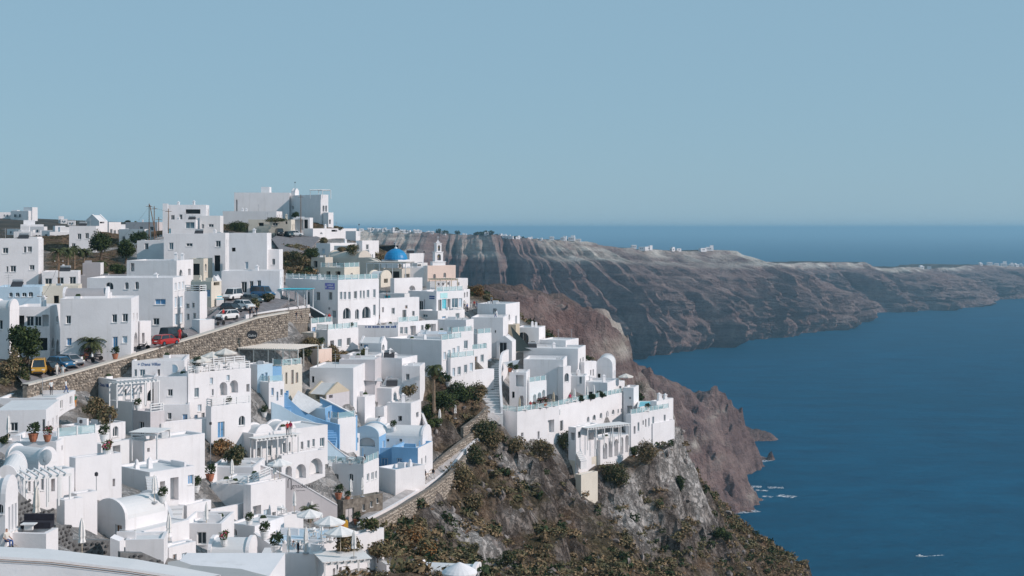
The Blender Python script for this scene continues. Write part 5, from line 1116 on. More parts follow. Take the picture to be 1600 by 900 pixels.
HZ = HZ + rough*wild*np.clip(.4+steep, 0, 1.3)
crag = wild*np.clip((fbm(HX/26, HY/26, 3, 231)+.18)*2.4, 0, 1)*np.clip((HX+20)/30, 0, 1)     # broken ledges on the open slope
qs = 6.5; hq = HZ + fbm(HX/11, HY/11, 4, 233)*4.5; fr = hq/qs-np.floor(hq/qs); sm = np.clip((fr-.38)/.24, 0, 1); sm = sm*sm*(3-2*sm)
HZ = HZ + ((np.floor(hq/qs)+sm)*qs-hq)*.8*crag
HXd = HX + fbm(HX/5, HZ/5, 4, 221)*1.8*wild*steep; HYd = HY + (ridged(HX/6, HZ/9, 4, 225)-.5)*4.2*wild*steep
b = NB('hillside_ground'); v = b.pos()
f1 = b.noise(v, .16, 6, .65); f2 = b.noise(v, .9, 5, .7); f3 = b.noise(b.mapping(v, (.35, .35, .12)), 1.0, 5, .65)
earth = b.ramp(f2, [(.30, (.085, .056, .036)), (.5, (.20, .135, .09)), (.70, (.34, .25, .175))])
scrubc = b.ramp(f2, [(.3, (.045, .040, .022)), (.6, (.15, .12, .068))])
rock = b.ramp(f3, [(.30, (.06, .05, .044)), (.46, (.165, .135, .116)), (.60, (.28, .238, .21)), (.76, (.52, .475, .44))])
c = b.mix(b.ramp(f1, [(.42, (0, 0, 0)), (.58, (1, 1, 1))]), earth, scrubc)
vc = b.n('ShaderNodeVectorMath', operation='ADD'); b.t.links.new(v, vc.inputs[0]); wz = b.n('ShaderNodeVectorMath', operation='SCALE'); b.t.links.new(b.noise(v, .4, 6, .7, 'Color'), wz.inputs[0]); wz.inputs['Scale'].default_value = 7.0; b.t.links.new(wz.outputs[0], vc.inputs[1])
crk = b.ramp(b.voronoi(b.mapping(vc.outputs[0], (.5, .5, .28)), 1.0, 'DISTANCE_TO_EDGE'), [(.0, (.62, .62, .62)), (.14, (1, 1, 1))]); crk2 = b.ramp(b.voronoi(b.mapping(vc.outputs[0], (1.5, 1.5, .9)), 1.0, 'DISTANCE_TO_EDGE'), [(.0, (.7, .7, .7)), (.16, (1, 1, 1))])
rock = b.mix(1.0, rock, crk, 'MULTIPLY'); rock = b.mix(1.0, rock, crk2, 'MULTIPLY')
c = b.mix(b.attr('rock'), c, rock)
c = b.mix(b.attr('pale'), c, b.mix(1.0, b.ramp(f3, [(.30, (.20, .18, .17)), (.42, (.48, .45, .42)), (.65, (.74, .70, .66))]), crk, 'MULTIPLY'))
c = b.mix(b.attr('town'), c, b.ramp(b.noise(v, .3, 4), [(.3, (.34, .32, .30)), (.7, (.58, .565, .55))]))
b.color(c); b.rough(1.0); b.b.inputs['Specular IOR Level'].default_value = .08
b.bump(b.math('ADD', b.math('ADD', b.noise(v, 1.1, 7, .7), b.math('MULTIPLY', b.voronoi(v, .9), .6)), b.math('MULTIPLY', crk, .9)), 1.0, .9)
def blob(px, py, r):                         # pale rock outcrops seen in the photograph
    c0 = G(px, py); return np.exp(-(((HX-c0.x)**2+(HY-c0.y)**2)/r**2))
g2 = np.hypot(*np.gradient(HZ, .85)); steep2 = np.clip((g2-.9)*.9, 0, 1)
rockm = np.clip(steep2*wild*.95 + wild*(blob(1060, 740, 9)+blob(1075, 800, 9)+blob(985, 820, 7)+blob(720, 850, 6)+blob(760, 870, 6)+blob(820, 740, 4)+blob(880, 760, 6)+blob(650, 790, 4)) + wild*np.clip(fbm(HX/9, HY/9, 4, 241)*3-.7, 0, 1)*.7, 0, 1)
palem = np.clip((blob(1066, 715, 5)+blob(1078, 750, 6)+blob(1070, 800, 6)+blob(1050, 815, 4)+blob(985, 825, 4.5)+blob(1000, 810, 4)+blob(725, 855, 4)+blob(760, 872, 3.5)+blob(812, 738, 3)+blob(650, 790, 2.5))*wild*(.9+fbm(HX/4, HY/4, 3, 251)), 0, 1)
hill = link_mesh('hillside', grid_mesh('hillside', HXd, HYd, HZ, 'hillside_ground', False, {'town': town, 'rock': rockm, 'pale': palem}))
tag(hill, kind='structure')
# ------------------------------------------------------------------ things on the ground: placed where a sight line meets what is built
bpy.context.view_layer.update(); DG = bpy.context.evaluated_depsgraph_get()
haze.hide_viewport = fo.hide_viewport = ro.hide_viewport = kbo.hide_viewport = True; bpy.context.view_layer.update(); DG = bpy.context.evaluated_depsgraph_get()
def cast(o, d, far=20000): return scene.ray_cast(DG, o, d, distance=far)
def drop(px, py, tol=9, up=False):
    """resting point on the nearest level surface seen at this pixel"""
    best = None
    for k in [0]+[s*q for q in range(1, tol+1) for s in (1, -1)]:
        d = Vector(ray(px, py+k)).normalized(); ok, p, n, *_ = cast(Vector((0, 0, H)), d)
        if ok and n.z > .55: return p
        if ok and best is None: best = p
    if best is None: return G(px, py)
    for back in (.5, 1.2, 2.5):
        q = best+Vector((0, back, 0)); ok, p, n, *_ = cast(q+UP*6, -UP, 30)
        if ok and n.z > .5: return p
    ok, p, n, *_ = cast(best+Vector((0, -.6, 3)), -UP, 40)
    return p if ok else best
# ---- leaves
def leaf_cloud(rng, blobs, n, size, droop=0.0, flat=.35):
    """n small leaf quads spread through ellipsoid blobs (cx, cy, cz, rx, ry, rz)"""
    bl = np.array(blobs, float); wt = (bl[:, 3]*bl[:, 4]*bl[:, 5])**(2/3); k = rng.choice(len(bl), n, p=wt/wt.sum())
    d = rng.normal(size=(n, 3)); d /= np.linalg.norm(d, axis=1)[:, None]; r = rng.uniform(.45, 1.0, n)**.5*(1+.18*rng.normal(size=n).clip(-1.5, 1.5))
    p = bl[k, :3]+d*bl[k, 3:6]*r[:, None]
    nrm = d+rng.normal(size=(n, 3))*.8; nrm[:, 2] += .3; nrm /= np.linalg.norm(nrm, axis=1)[:, None]
    a = np.cross(nrm, rng.normal(size=(n, 3))); a /= np.linalg.norm(a, axis=1)[:, None]+1e-9; b_ = np.cross(nrm, a)
    s = size*rng.uniform(.6, 1.4, n)[:, None]
    v = np.stack([p-a*s, p+b_*s*.5, p+a*s, p-b_*s*.5], 1); return v.reshape(-1, 3)
def quads_mesh(name, v, mats, midx=None):
    n = len(v)//4; me = bpy.data.meshes.new(name); me.vertices.add(len(v)); me.vertices.foreach_set('co', np.asarray(v, np.float32).ravel())
    me.loops.add(n*4); me.polygons.add(n); me.loops.foreach_set('vertex_index', np.arange(n*4, dtype=np.int32)); me.polygons.foreach_set('loop_start', np.arange(0, n*4, 4, dtype=np.int32))
    for m in mats: me.materials.append(M[m])
    if midx is not None: me.polygons.foreach_set('material_index', np.asarray(midx, np.int32))
    me.update(calc_edges=True); return me
RNG = np.random.default_rng(5)
def blobs_in(w, dpt, h, n, rng, z0=0.0):
    out = []
    for i in range(n):
        a = rng.uniform(0, 6.28); r = rng.uniform(0, .62); t = rng.uniform(.25, .72); s = rng.uniform(.26, .44)
        out.append((math.cos(a)*r*w/2, math.sin(a)*r*dpt/2, z0+h*t, w*s*.62, dpt*s*.62, h*s*.75))
    return out
def BUSH(label, px, py, wpx, hpx, mat='leaf_olive', cat='shrub', name='shrub', leaves=None, mats=None, Y=None, group=None, drop_it=True):
    p = at(px, py, Y) if Y else drop(px, py); sc = p.y/FPX; w_, h_ = wpx*sc, hpx*sc; n = leaves or int(min(3800, 420+w_*h_*95)); rng = np.random.default_rng(int(px*31+py))
    bl = blobs_in(w_, min(w_, 5.0)*.8, h_, max(5, int(5+w_*h_*.35)), rng, -.1); ms = mats or [mat]
    root = empty(name, p, label, cat, group)
    v = leaf_cloud(rng, bl, n, .17 if w_ > 1.5 else .09); link_mesh('foliage', quads_mesh('foliage', v, ms, rng.integers(0, len(ms), n) if len(ms) > 1 else None), root)
    sb = MB().mat('trunk')
    for k in range(4):
        b_ = bl[k % len(bl)]; sb.tube([(0, 0, -.4), (b_[0]*.4, b_[1]*.4, b_[2]*.5), b_[:3]], [.05, .04, .015], 4)
    so_ = sb.build('stems', root); tag(so_, kind='stuff'); return root
def TREE(label, px, py, wpx, hpx, mat='leaf_dark', mats=None, trunk=.3, Y=None, spiky=False, cat='tree', name='tree'):
    p = at(px, py, Y) if Y else drop(px, py); sc = p.y/FPX; w_, h_ = wpx*sc, hpx*sc; rng = np.random.default_rng(int(px*17+py)); root = empty(name, p, label, cat)
    bl = blobs_in(w_, w_*.9, h_*(1-trunk*.8), 15, rng, h_*trunk*.8); tb = MB().mat('trunk'); tb.tube([(0, 0, -.5), (.06*w_, 0, h_*.25), (0, .04*w_, h_*.6)], [w_*.05+.06, w_*.035+.04, .04], 7)
    for b_ in bl[:8]: tb.tube([(.04*w_, 0, h_*.28), (b_[0]*.6, b_[1]*.6, b_[2]-b_[5]*.3), b_[:3]], [.09, .06, .02], 5)
    tb.build('trunk', root); n = int(min(5200, 1200+w_*h_*130)); ms = mats or [mat]
    v = leaf_cloud(rng, bl, n, .19); link_mesh('crown', quads_mesh('crown', v, ms, rng.integers(0, len(ms), n) if len(ms) > 1 else None), root); return root
def PALM(label, px, py, crown_px, h_px, nf=26, Y=None, skirt=0, lean=0.0, arch=1.0):
    p = at(px, py, Y) if Y else drop(px, py); sc = p.y/FPX; R_ = crown_px*sc; hh = h_px*sc; rr = random.Random(int(px*5+py)); root = empty('palm_tree', p, label, 'palm tree')
    top = Vector((lean*hh, 0, hh)); tb = MB().mat('palm_trunk'); n = 9
    tb.tube([Vector((lean*hh*(i/n)**2, 0, hh*i/n-.4*(i == 0))) for i in range(n+1)], [(.24 if i % 2 else .2)*(1.25-.4*i/n)*min(1, .45+R_/4) for i in range(n+1)], 8); tb.build('trunk', root)
    cb = MB()
    for f in range(nf):
        az = 2*math.pi*f/nf*2.618*1.0+rr.uniform(-.2, .2); el = rr.uniform(-.15, 1.25) if f >= skirt else rr.uniform(-1.3, -.6); L_ = R_*rr.uniform(.85, 1.1); d = Vector((math.cos(az), math.sin(az), 0)); sd = Vector((-d.y, d.x, 0))
        pts = []; pos = top.copy(); ang = el; m = 8
        for i in range(m+1):
            pts.append(pos.copy()); pos = pos+(d*math.cos(ang)+UP*math.sin(ang))*L_/m; ang -= (.24+.1*i/m)*arch
        cb.mat('palm_leaf' if f >= skirt else 'leaf_dry')
        for i in range(m):
            a_, b_ = pts[i], pts[i+1]; ww = L_*.2*math.sin(math.pi*min(.97, (i+.9)/(m+.6)))**.7
            for s in (-1, 1):
                for q in range(3):
                    t0 = a_.lerp(b_, q/3); t1 = a_.lerp(b_, min(1, (q+1.25)/3)); tip = a_.lerp(b_, min(1, (q+1.5)/3))+sd*s*ww-UP*ww*.42
                    cb.poly([t0, t1, tip])
    cb.build('crown', root); return root
PALM('stout date palm beside the motorbikes at the road house', 143, 553, 27, 22, 44, arch=.85)
PALM('tall slim fan palm rising in the middle garden', 678, 640, 21, 64, 56, Y=226, skirt=18, arch=1.3)
PALM('first of four stout palms behind the left houses', 91, 424, 17, 30, 30, Y=246)
PALM('second stout palm behind the left houses', 106, 424, 17, 32, 30, Y=250)
PALM('third stout palm behind the left houses', 116, 423, 17, 33, 30, Y=254)
PALM('fourth stout palm behind the left houses beside the grey box', 131, 424, 18, 30, 30, Y=258)
PALM('young low palm left of the dark leafy tree', 160, 426, 12, 16, 22, Y=262)
PALM('bushy yellow green palm behind the closed parasol near the stair wall', 484, 812, 20, 14, 36, Y=172, arch=.8)
PALM('small palm with upright fronds beside the first bushy palm', 470, 814, 11, 8, 24, Y=173)
PALM('spiky dark green yucca on the lower left terrace', 204, 846, 16, 8, 40, Y=124, arch=.5)
PALM('tiny palm on the roof edge of the middle terrace', 395, 750, 9, 5, 16, Y=168)
TREE('broad dark green tree in front of the porch house', 40, 566, 66, 62, mats=['leaf_dark', 'leaf_dark', 'leaf_green'], trunk=.15, Y=178)
BUSH('grey olive shrub below the broad dark tree', 16, 598, 34, 56, mats=['leaf_olive', 'leaf_dry'], Y=172)
BUSH('low olive bush beside the road start', 38, 600, 30, 34, mats=['leaf_olive', 'leaf_green'], Y=172)
BUSH('grey feathery bush by the first parked car', 48, 592, 22, 34, mats=['leaf_olive', 'leaf_dry'], Y=176)
TREE('large dark leafy tree behind the left palms', 157, 402, 36, 46, mats=['leaf_dark', 'leaf_dark', 'leaf_green'], Y=300, trunk=.2)
TREE('rounded dark tree left of the ridge poles', 214, 384, 34, 24, Y=322, trunk=.2)
TREE('dark tree beside the low roofs under the ridge', 196, 408, 32, 36, mats=['leaf_dark', 'leaf_green'], Y=285, trunk=.2)
TREE('small round tree on the horizon left of the poles', 200, 356, 9, 12, Y=420, trunk=.25)
BUSH('dark hedge with parked scooter left of the grey blue house', 187, 430, 40, 20, mats=['leaf_dark', 'leaf_green'], Y=262)
BUSH('green hedge along the front of the cream ridge house', 372, 362, 44, 18, mats=['leaf_dark', 'leaf_green'], Y=366)
BUSH('vine trailing over the ridge pergola', 430, 346, 50, 8, mats=['leaf_dark', 'leaf_olive'], Y=370)
BUSH('small tree on the ridge behind the pole', 462, 340, 16, 10, Y=392, mats=['leaf_dark'])
for i, (x, y, w_, h_, ms, lb) in enumerate(((462,412,36,22,['leaf_dark','leaf_olive'],'dark scrub on the bank under the ridge road'),(488,416,40,18,['leaf_dark','leaf_green'],'green bank shrub left of the beige vaults'),(448,408,24,18,['leaf_olive','leaf_dry'],'dry scrub below the ridge car park'),
    (505,390,20,12,['leaf_olive'],'olive shrub on the white slope below the ridge'),(552,396,30,16,['leaf_olive','leaf_dark'],'shrub draped over the slope left of the belfry'),(535,386,20,10,['leaf_olive','leaf_dry'],'low shrub above the small dark ruin'),
    (528,354,16,7,['leaf_olive'],'thin shrub on the sloping ridge wall'))):
    BUSH(lb, x, y, w_, h_, mats=ms)
for x, y, w_, h_, ms, lb in ((690,636,64,32,['leaf_dark','leaf_green'],'dense dark green thicket right of the fan palm'),(724,632,50,34,['leaf_dark','leaf_green'],'dense green thicket in the middle of the palm garden'),(748,628,34,34,['leaf_dry','leaf_olive'],'brown leafed bush at the right end of the palm garden'),
    (668,654,34,24,['leaf_green','leaf_dark'],'bright green shrub in front of the fan palm'),(676,668,30,16,['leaf_green'],'low green shrub by the closed garden parasols'),(640,612,28,22,['leaf_dry','leaf_olive'],'dry bush above the garden wall left of the palm'),(690,604,16,14,['leaf_olive'],'small grey bush behind the fan palm'),(722,604,12,12,['leaf_olive','leaf_dry'],'small bush by the pink garden wall'),
    (755,692,46,40,['leaf_dark','leaf_olive'],'large rounded olive shrub at the foot of the long steps'),(772,706,36,36,['leaf_olive','leaf_dry'],'brown olive shrub below the pool terrace corner'),(742,726,40,36,['leaf_olive','leaf_dark'],'olive shrub overhanging the cliff path'),(720,770,56,54,['leaf_olive','leaf_dry'],'large grey olive shrub on the slope below the path'),(742,800,40,40,['leaf_olive','leaf_dry'],'rounded grey shrub lower on the slope'),
    (806,706,44,26,['leaf_dry','leaf_olive'],'brown scrub under the lit pool wall'),(846,716,56,34,['leaf_dry','leaf_olive'],'long brown shrub under the hotel wall'),(880,708,34,32,['leaf_olive','leaf_green'],'green shrub beside the diagonal hotel steps'),(990,712,22,18,['leaf_dark','leaf_green'],'small dark round bush before the arcade'),(1003,712,16,12,['leaf_rust','leaf_dry'],'rusty shrub beside the small round bush'),
    (960,760,60,40,['leaf_olive','leaf_dark'],'dark shrub patch on the rock under the arcade'),(1010,745,40,44,['leaf_olive','leaf_dry'],'shrubby bank below the long cream wall'),(640,848,60,30,['leaf_rust','leaf_dry'],'rust coloured bush on the lower slope'),(668,872,50,26,['leaf_rust','leaf_olive'],'orange brown bush near the bottom edge'),(604,848,34,26,['leaf_dark','leaf_green'],'dark green shrub under the path wall'),
    (580,838,40,22,['leaf_green','leaf_olive'],'prickly pear clump at the lower end of the path'),(548,856,60,28,['leaf_dry','leaf_olive'],'dry brown thicket behind the terrace parasols'),(590,880,70,30,['leaf_dry','leaf_olive'],'broad dry thicket at the bottom edge'),(790,884,40,28,['leaf_dark','leaf_olive'],'dark bush right of the cone turret'),(1128,850,36,22,['leaf_dark','leaf_green'],'dark green bush on the right hand slope'),
    (1062,760,18,26,['leaf_dark'],'dark shrub hanging on the pale crag'),(148,662,46,40,['leaf_dry','leaf_olive'],'brown shrub spilling beside the hotel wing'),(168,668,34,32,['leaf_dry','leaf_olive'],'second brown shrub against the shaded hotel wall'),(345,712,44,30,['leaf_dry','leaf_rust'],'tawny shrub beside the twin gable house'),(368,726,46,34,['leaf_olive','leaf_dark'],'olive shrub in front of the tawny one'),
    (490,546,50,22,['leaf_olive','leaf_dry'],'scrub on the ruin garden slope'),(478,562,26,18,['leaf_dark','leaf_olive'],'dark bush beside the cafe roof'),(522,558,24,20,['leaf_dry','leaf_olive'],'dry round bush beside the pink wall'),(568,556,18,14,['leaf_olive','leaf_green'],'yellow green bush by the chapel sized house'),(400,482,26,20,['leaf_dark','leaf_olive'],'bush at the end of the car park'),(420,472,30,16,['leaf_dark','leaf_olive'],'shrubs behind the cafe terrace parapet'),
    (744,462,30,18,['leaf_olive','leaf_rust'],'clifftop scrub behind the group of people'),(762,470,18,10,['leaf_olive'],'low scrub at the clifftop edge'),(905,632,16,10,['leaf_dark'],'left dark hedge ball by the pool bar'),(922,630,18,10,['leaf_dark'],'middle dark hedge ball by the pool bar'),(938,628,22,11,['leaf_dark'],'right dark hedge ball by the pool bar'),(8,694,20,14,['leaf_green','leaf_dark'],'clipped green hedge at the left edge'),(1000,618,40,26,['leaf_dark','leaf_olive'],'dark scrub behind the clifftop umbrella')):
    BUSH(lb, x, y, w_, h_, mats=ms)
# ---- scrub and rocks over the open slope (uncountable)
def scatter(name, label, mats, n, seed, smin, smax, leaves, lsize, keep):
    rng = np.random.default_rng(seed); x = rng.uniform(-62, 150, n*4); y = rng.uniform(118, 350, n*4)
    i = np.clip(((y-HY[0, 0])/.85).astype(int), 0, HX.shape[0]-1); j = np.clip(((x-HX[0, 0])/.85).astype(int), 0, HX.shape[1]-1)
    ok = (town[i, j] < .15) & (HZ[i, j] > 60) & (rng.uniform(size=n*4) < keep(x, y, i, j)); i, j = i[ok][:n], j[ok][:n]; m = len(i)
    x, y, z = HXd[i, j]+rng.uniform(-.4, .4, m), HYd[i, j]+rng.uniform(-.4, .4, m), HZ[i, j]
    tv = [leaf_cloud(rng, [(0, 0, .3, .5, .5, .34), (.25, .1, .45, .34, .34, .26), (-.22, -.16, .36, .36, .36, .28)], leaves, lsize) for _ in range(5)]; out = []; mi = []
    for k in range(m):
        s = rng.uniform(smin, smax); a = rng.uniform(0, 6.28); c_, s_ = math.cos(a), math.sin(a); t = tv[k % 5]*s
        out.append(np.stack([t[:, 0]*c_-t[:, 1]*s_+x[k], t[:, 0]*s_+t[:, 1]*c_+y[k], t[:, 2]*rng.uniform(.7, 1.1)+z[k]-.08*s], 1)); mi += [k % len(mats)]*(leaves)
    o = link_mesh(name, quads_mesh(name, np.concatenate(out), mats, mi)); tag(o, label, 'scrub', kind='stuff')
nz = lambda x, y, s, sd: vnoise(x/s, y/s, sd)
scatter('scrub', 'dry olive scrub covering the open slope', ['leaf_olive', 'leaf_dry', 'leaf_olive', 'leaf_dry', 'leaf_dark'], 12500, 3, .7, 2.1, 42, .17, lambda x, y, i, j: np.clip((nz(x, y, 9, 5)-.2)*3.0, 0, 1)*np.clip(1.2-rockm[i, j]*.75, .3, 1))
scatter('dry_grass', 'low tawny dry grass on the open slope', ['leaf_dry', 'leaf_rust', 'leaf_dry', 'leaf_olive'], 6000, 9, .35, .9, 22, .15, lambda x, y, i, j: np.clip(1.2-rockm[i, j], .1, 1))
def rocks(name, label, n, seed):
    rng = np.random.default_rng(seed); x = rng.uniform(-40, 150, n*5); y = rng.uniform(140, 350, n*5); i = np.clip(((y-HY[0, 0])/.85).astype(int), 0, HX.shape[0]-1); j = np.clip(((x-HX[0, 0])/.85).astype(int), 0, HX.shape[1]-1)
    ok = (town[i, j] < .1) & (HZ[i, j] > 60) & (rng.uniform(size=n*5) < .25+rockm[i, j]); i, j = i[ok][:n], j[ok][:n]; mb = MB().mat('hillside_rock')
    bm = bmesh.new(); bmesh.ops.create_icosphere(bm, subdivisions=1, radius=1); bv = np.array([v.co[:] for v in bm.verts]); bf = [[v.index for v in f.verts] for f in bm.faces]; bm.free()
    for a_, b_ in zip(i, j):
        s = rng.uniform(.18, .8)**1.3; v = bv*(1+.28*rng.normal(size=(len(bv), 1)).clip(-1, 1))*s*rng.uniform(.6, 1.3, 3)+np.array([HXd[a_, b_], HYd[a_, b_], HZ[a_, b_]+s*.15]); k = len(mb.v)
        mb.v.extend(map(tuple, v)); mb.f.extend(tuple(k+q for q in f) for f in bf); mb.m.extend([0]*len(bf))
    o = mb.build(name); tag(o, label, 'rocks', kind='stuff')
b = NB('hillside_rock'); v = b.pos(); b.color(b.ramp(b.noise(v, .7, 5, .65), [(.3, (.07, .06, .055)), (.5, (.20, .17, .155)), (.72, (.42, .39, .37))])); b.rough(1); b.bump(b.noise(v, 5, 5, .7), .6, .15)
rocks('loose_rocks', 'loose grey rocks strewn over the slope', 1700, 15)
# ---- vehicles
def make_car(colour, van=False):
    L_, W_, Hc = (4.0, 1.72, 1.46) if not van else (4.3, 1.8, 1.85); root = empty('car', (0, 0, 0)); wb = .62*L_
    sec = [(-L_/2, .30, .66, .72), (-L_/2+.12, .24, .80, .92), (-L_*.30, .22, .92, .99), (-.05, .22, .94, 1.0), (L_*.22, .22, .92, 1.0), (L_*.34, .24, .84, .97), (L_/2-.1, .26, .68, .9), (L_/2, .34, .58, .74)]
    if van: sec = [(a, z0, z1*1.04, w_) for a, z0, z1, w_ in sec]
    bb = MB().mat(colour); rings = []
    for x, z0, z1, k in sec:
        hw = W_/2*k; rings.append([Vector((x, -hw, z0)), Vector((x, -hw*1.02, (z0+z1)/2)), Vector((x, -hw*.93, z1)), Vector((x, hw*.93, z1)), Vector((x, hw*1.02, (z0+z1)/2)), Vector((x, hw, z0))])
    for a_, b_ in zip(rings, rings[1:]):
        for q in range(6): bb.poly([a_[q], a_[(q+1) % 6], b_[(q+1) % 6], b_[q]])
    bb.poly(rings[0][::-1]); bb.poly(rings[-1]); bb.build('body', root)
    r0, r1, f1, f0 = (-L_*.46, -L_*.36, L_*.12, L_*.27) if not van else (-L_*.475, -L_*.44, L_*.16, L_*.28); zb = .90
    wr, wt = W_/2*.90, W_/2*.72; B_ = [Vector((r0, -wr, zb)), Vector((f0, -wr, zb)), Vector((f0, wr, zb)), Vector((r0, wr, zb))]; T_ = [Vector((r1, -wt, Hc-.06)), Vector((f1, -wt, Hc-.06)), Vector((f1, wt, Hc-.06)), Vector((r1, wt, Hc-.06))]
    for nm, (p, q) in (('side_window', (0, 1)), ('windscreen', (1, 2)), ('side_window', (2, 3)), ('rear_window', (3, 0))):
        g = MB().mat('dark_glass'); g.poly([B_[p], B_[q], T_[q], T_[p]]); g.build(nm, root)
    rf_ = MB().mat(colour); up_ = [t+Vector((-.05 if t.x < 0 else .05, 0, -.02)) for t in T_]; tt = [Vector((t.x*.92, t.y*.9, Hc)) for t in T_]
    rf_.poly(tt)
    for q in range(4): rf_.poly([up_[q], up_[(q+1) % 4], tt[(q+1) % 4], tt[q]])
    for q in range(4):
        c0, c1 = B_[q], T_[q]; rf_.tube([c0*1.003, c1*1.003], .05, 4)
    for s in (-1, 1): rf_.tube([Vector((.0, s*(wr+.0), zb)), Vector((-.05, s*(wt+.005), Hc-.05))], .045, 4)
    rf_.build('roof', root)
    for sx in (-1, 1):
        for sy in (-1, 1):
            wl = MB().mat('tyre'); c0 = Vector((sx*wb/2, sy*(W_/2-.16), .31)); wl.tube([c0, c0+Vector((0, sy*.19, 0))], .31, 14); wo_ = wl.build('wheel', root)
            rm = MB().mat('chrome'); rm.tube([c0+Vector((0, sy*.17, 0)), c0+Vector((0, sy*.2, 0))], .18, 10); rm.build('rim', wo_)
        for sy in (-1, 1):
            lb_ = MB().mat('carlight' if sx > 0 else 'taillight'); lb_.box((sx*(L_/2-.08), sy*W_*.33, .60 if sx > 0 else .68), .1, .34, .16 if sx > 0 else .2); lb_.build('headlight' if sx > 0 else 'tail_light', root)
    bp = MB().mat('metal_dark'); bp.box((L_/2-.02, 0, .32), .08, 1.1, .14); bp.build('grille', root)
    mp = MB().mat('carlight'); mp.box((-L_/2-.005, 0, .55), .03, .5, .12); mp.build('number_plate', root)
    return root
CARS = {}
def CAR(label, px, py, colour, heading, van=False):
    key = (colour, van)
    if key not in CARS: CARS[key] = make_car(colour, van); o = CARS[key]
    else: o = copy_tree(CARS[key])
    p = drop(px, py, 4); o.location = p+UP*.01; o.rotation_euler = (0, 0, math.radians(heading)); tag(o, label, 'car', 'cars parked along the hill road'); return o
CAR('yellow taxi van beside the olive bush on the road', 61, 584, 'car_yellow', -75, True)
CAR('black saloon car parked second from the yellow van', 79, 583, 'car_black', -35)
CAR('dark blue car parked between the black and silver cars', 95, 575, 'car_blue', -35)
CAR('silver hatchback car in the row near the palm', 110, 571, 'car_silver', -35)
CAR('red hatchback seen from behind on the hill road', 259, 539, 'car_red', 62)
CAR('dark van parked behind the red hatchback', 271, 531, 'car_black', 62, True)
CAR('white van facing downhill at the top of the car park', 363, 468, 'car_white', -108, True)
CAR('white hatchback in the middle of the car park', 381, 483, 'car_white', -40)
CAR('white small car lowest in the car park', 355, 499, 'car_white', -120)
CAR('dark car behind the lowest white car', 362, 488, 'car_black', -40)
CAR('dark green car right of the white van', 394, 474, 'car_green', -40)
CAR('bright blue pickup car at the end of the car park', 411, 464, 'car_blue', -30, True)
CAR('white car parked on the ridge road beside the pole', 462, 369, 'car_white', 8)
CAR('dark green car in front of the ridge white car', 452, 370, 'car_green', -60)
CAR('dark off road car under the ridge hedge', 437, 368, 'car_black', -70, True)
def make_bike():
    root = empty('motorbike', (0, 0, 0)); fb = MB().mat('metal_dark'); fb.tube([(-.5, 0, .45), (.05, 0, .5), (.45, 0, .85)], [.1, .16, .06], 6); fb.tube([(.62, 0, .3), (.45, 0, .95)], .04, 5); fb.build('frame', root)
    for x in (-.62, .62):
        wl = MB().mat('tyre'); wl.tube([(x, -.06, .3), (x, .06, .3)], .3, 12); wl.build('wheel', root)
    s_ = MB().mat('cloth_dark'); s_.box((-.3, 0, .66), .75, .26, .14, 0, .9); s_.build('seat', root); hbr = MB().mat('chrome'); hbr.tube([(.42, -.34, 1.02), (.45, 0, .95), (.42, .34, 1.02)], .025, 5); hbr.build('handlebar', root)
    hl = MB().mat('frame_white'); hl.box((.5, 0, .75), .16, .34, .34, 0, .8); hl.build('fairing', root); return root
bk = make_bike()
for i, (x, y, a, lb) in enumerate(((124,570,-40,'dark motorbike nearest the silver car'),(139,566,-20,'motorbike in front of the date palm'),(150,563,200,'motorbike with white fairing right of the date palm'),(224,546,30,'motorbike leaning by the lit gate house'),(345,508,60,'motorbike below the lowest white car'),(188,428,20,'scooter parked under the left trees'))):
    o = bk if i == 0 else copy_tree(bk); o.location = drop(x, y, 4); o.rotation_euler = (0, 0, math.radians(a)); tag(o, lb, 'motorbike', 'motorbikes along the road')
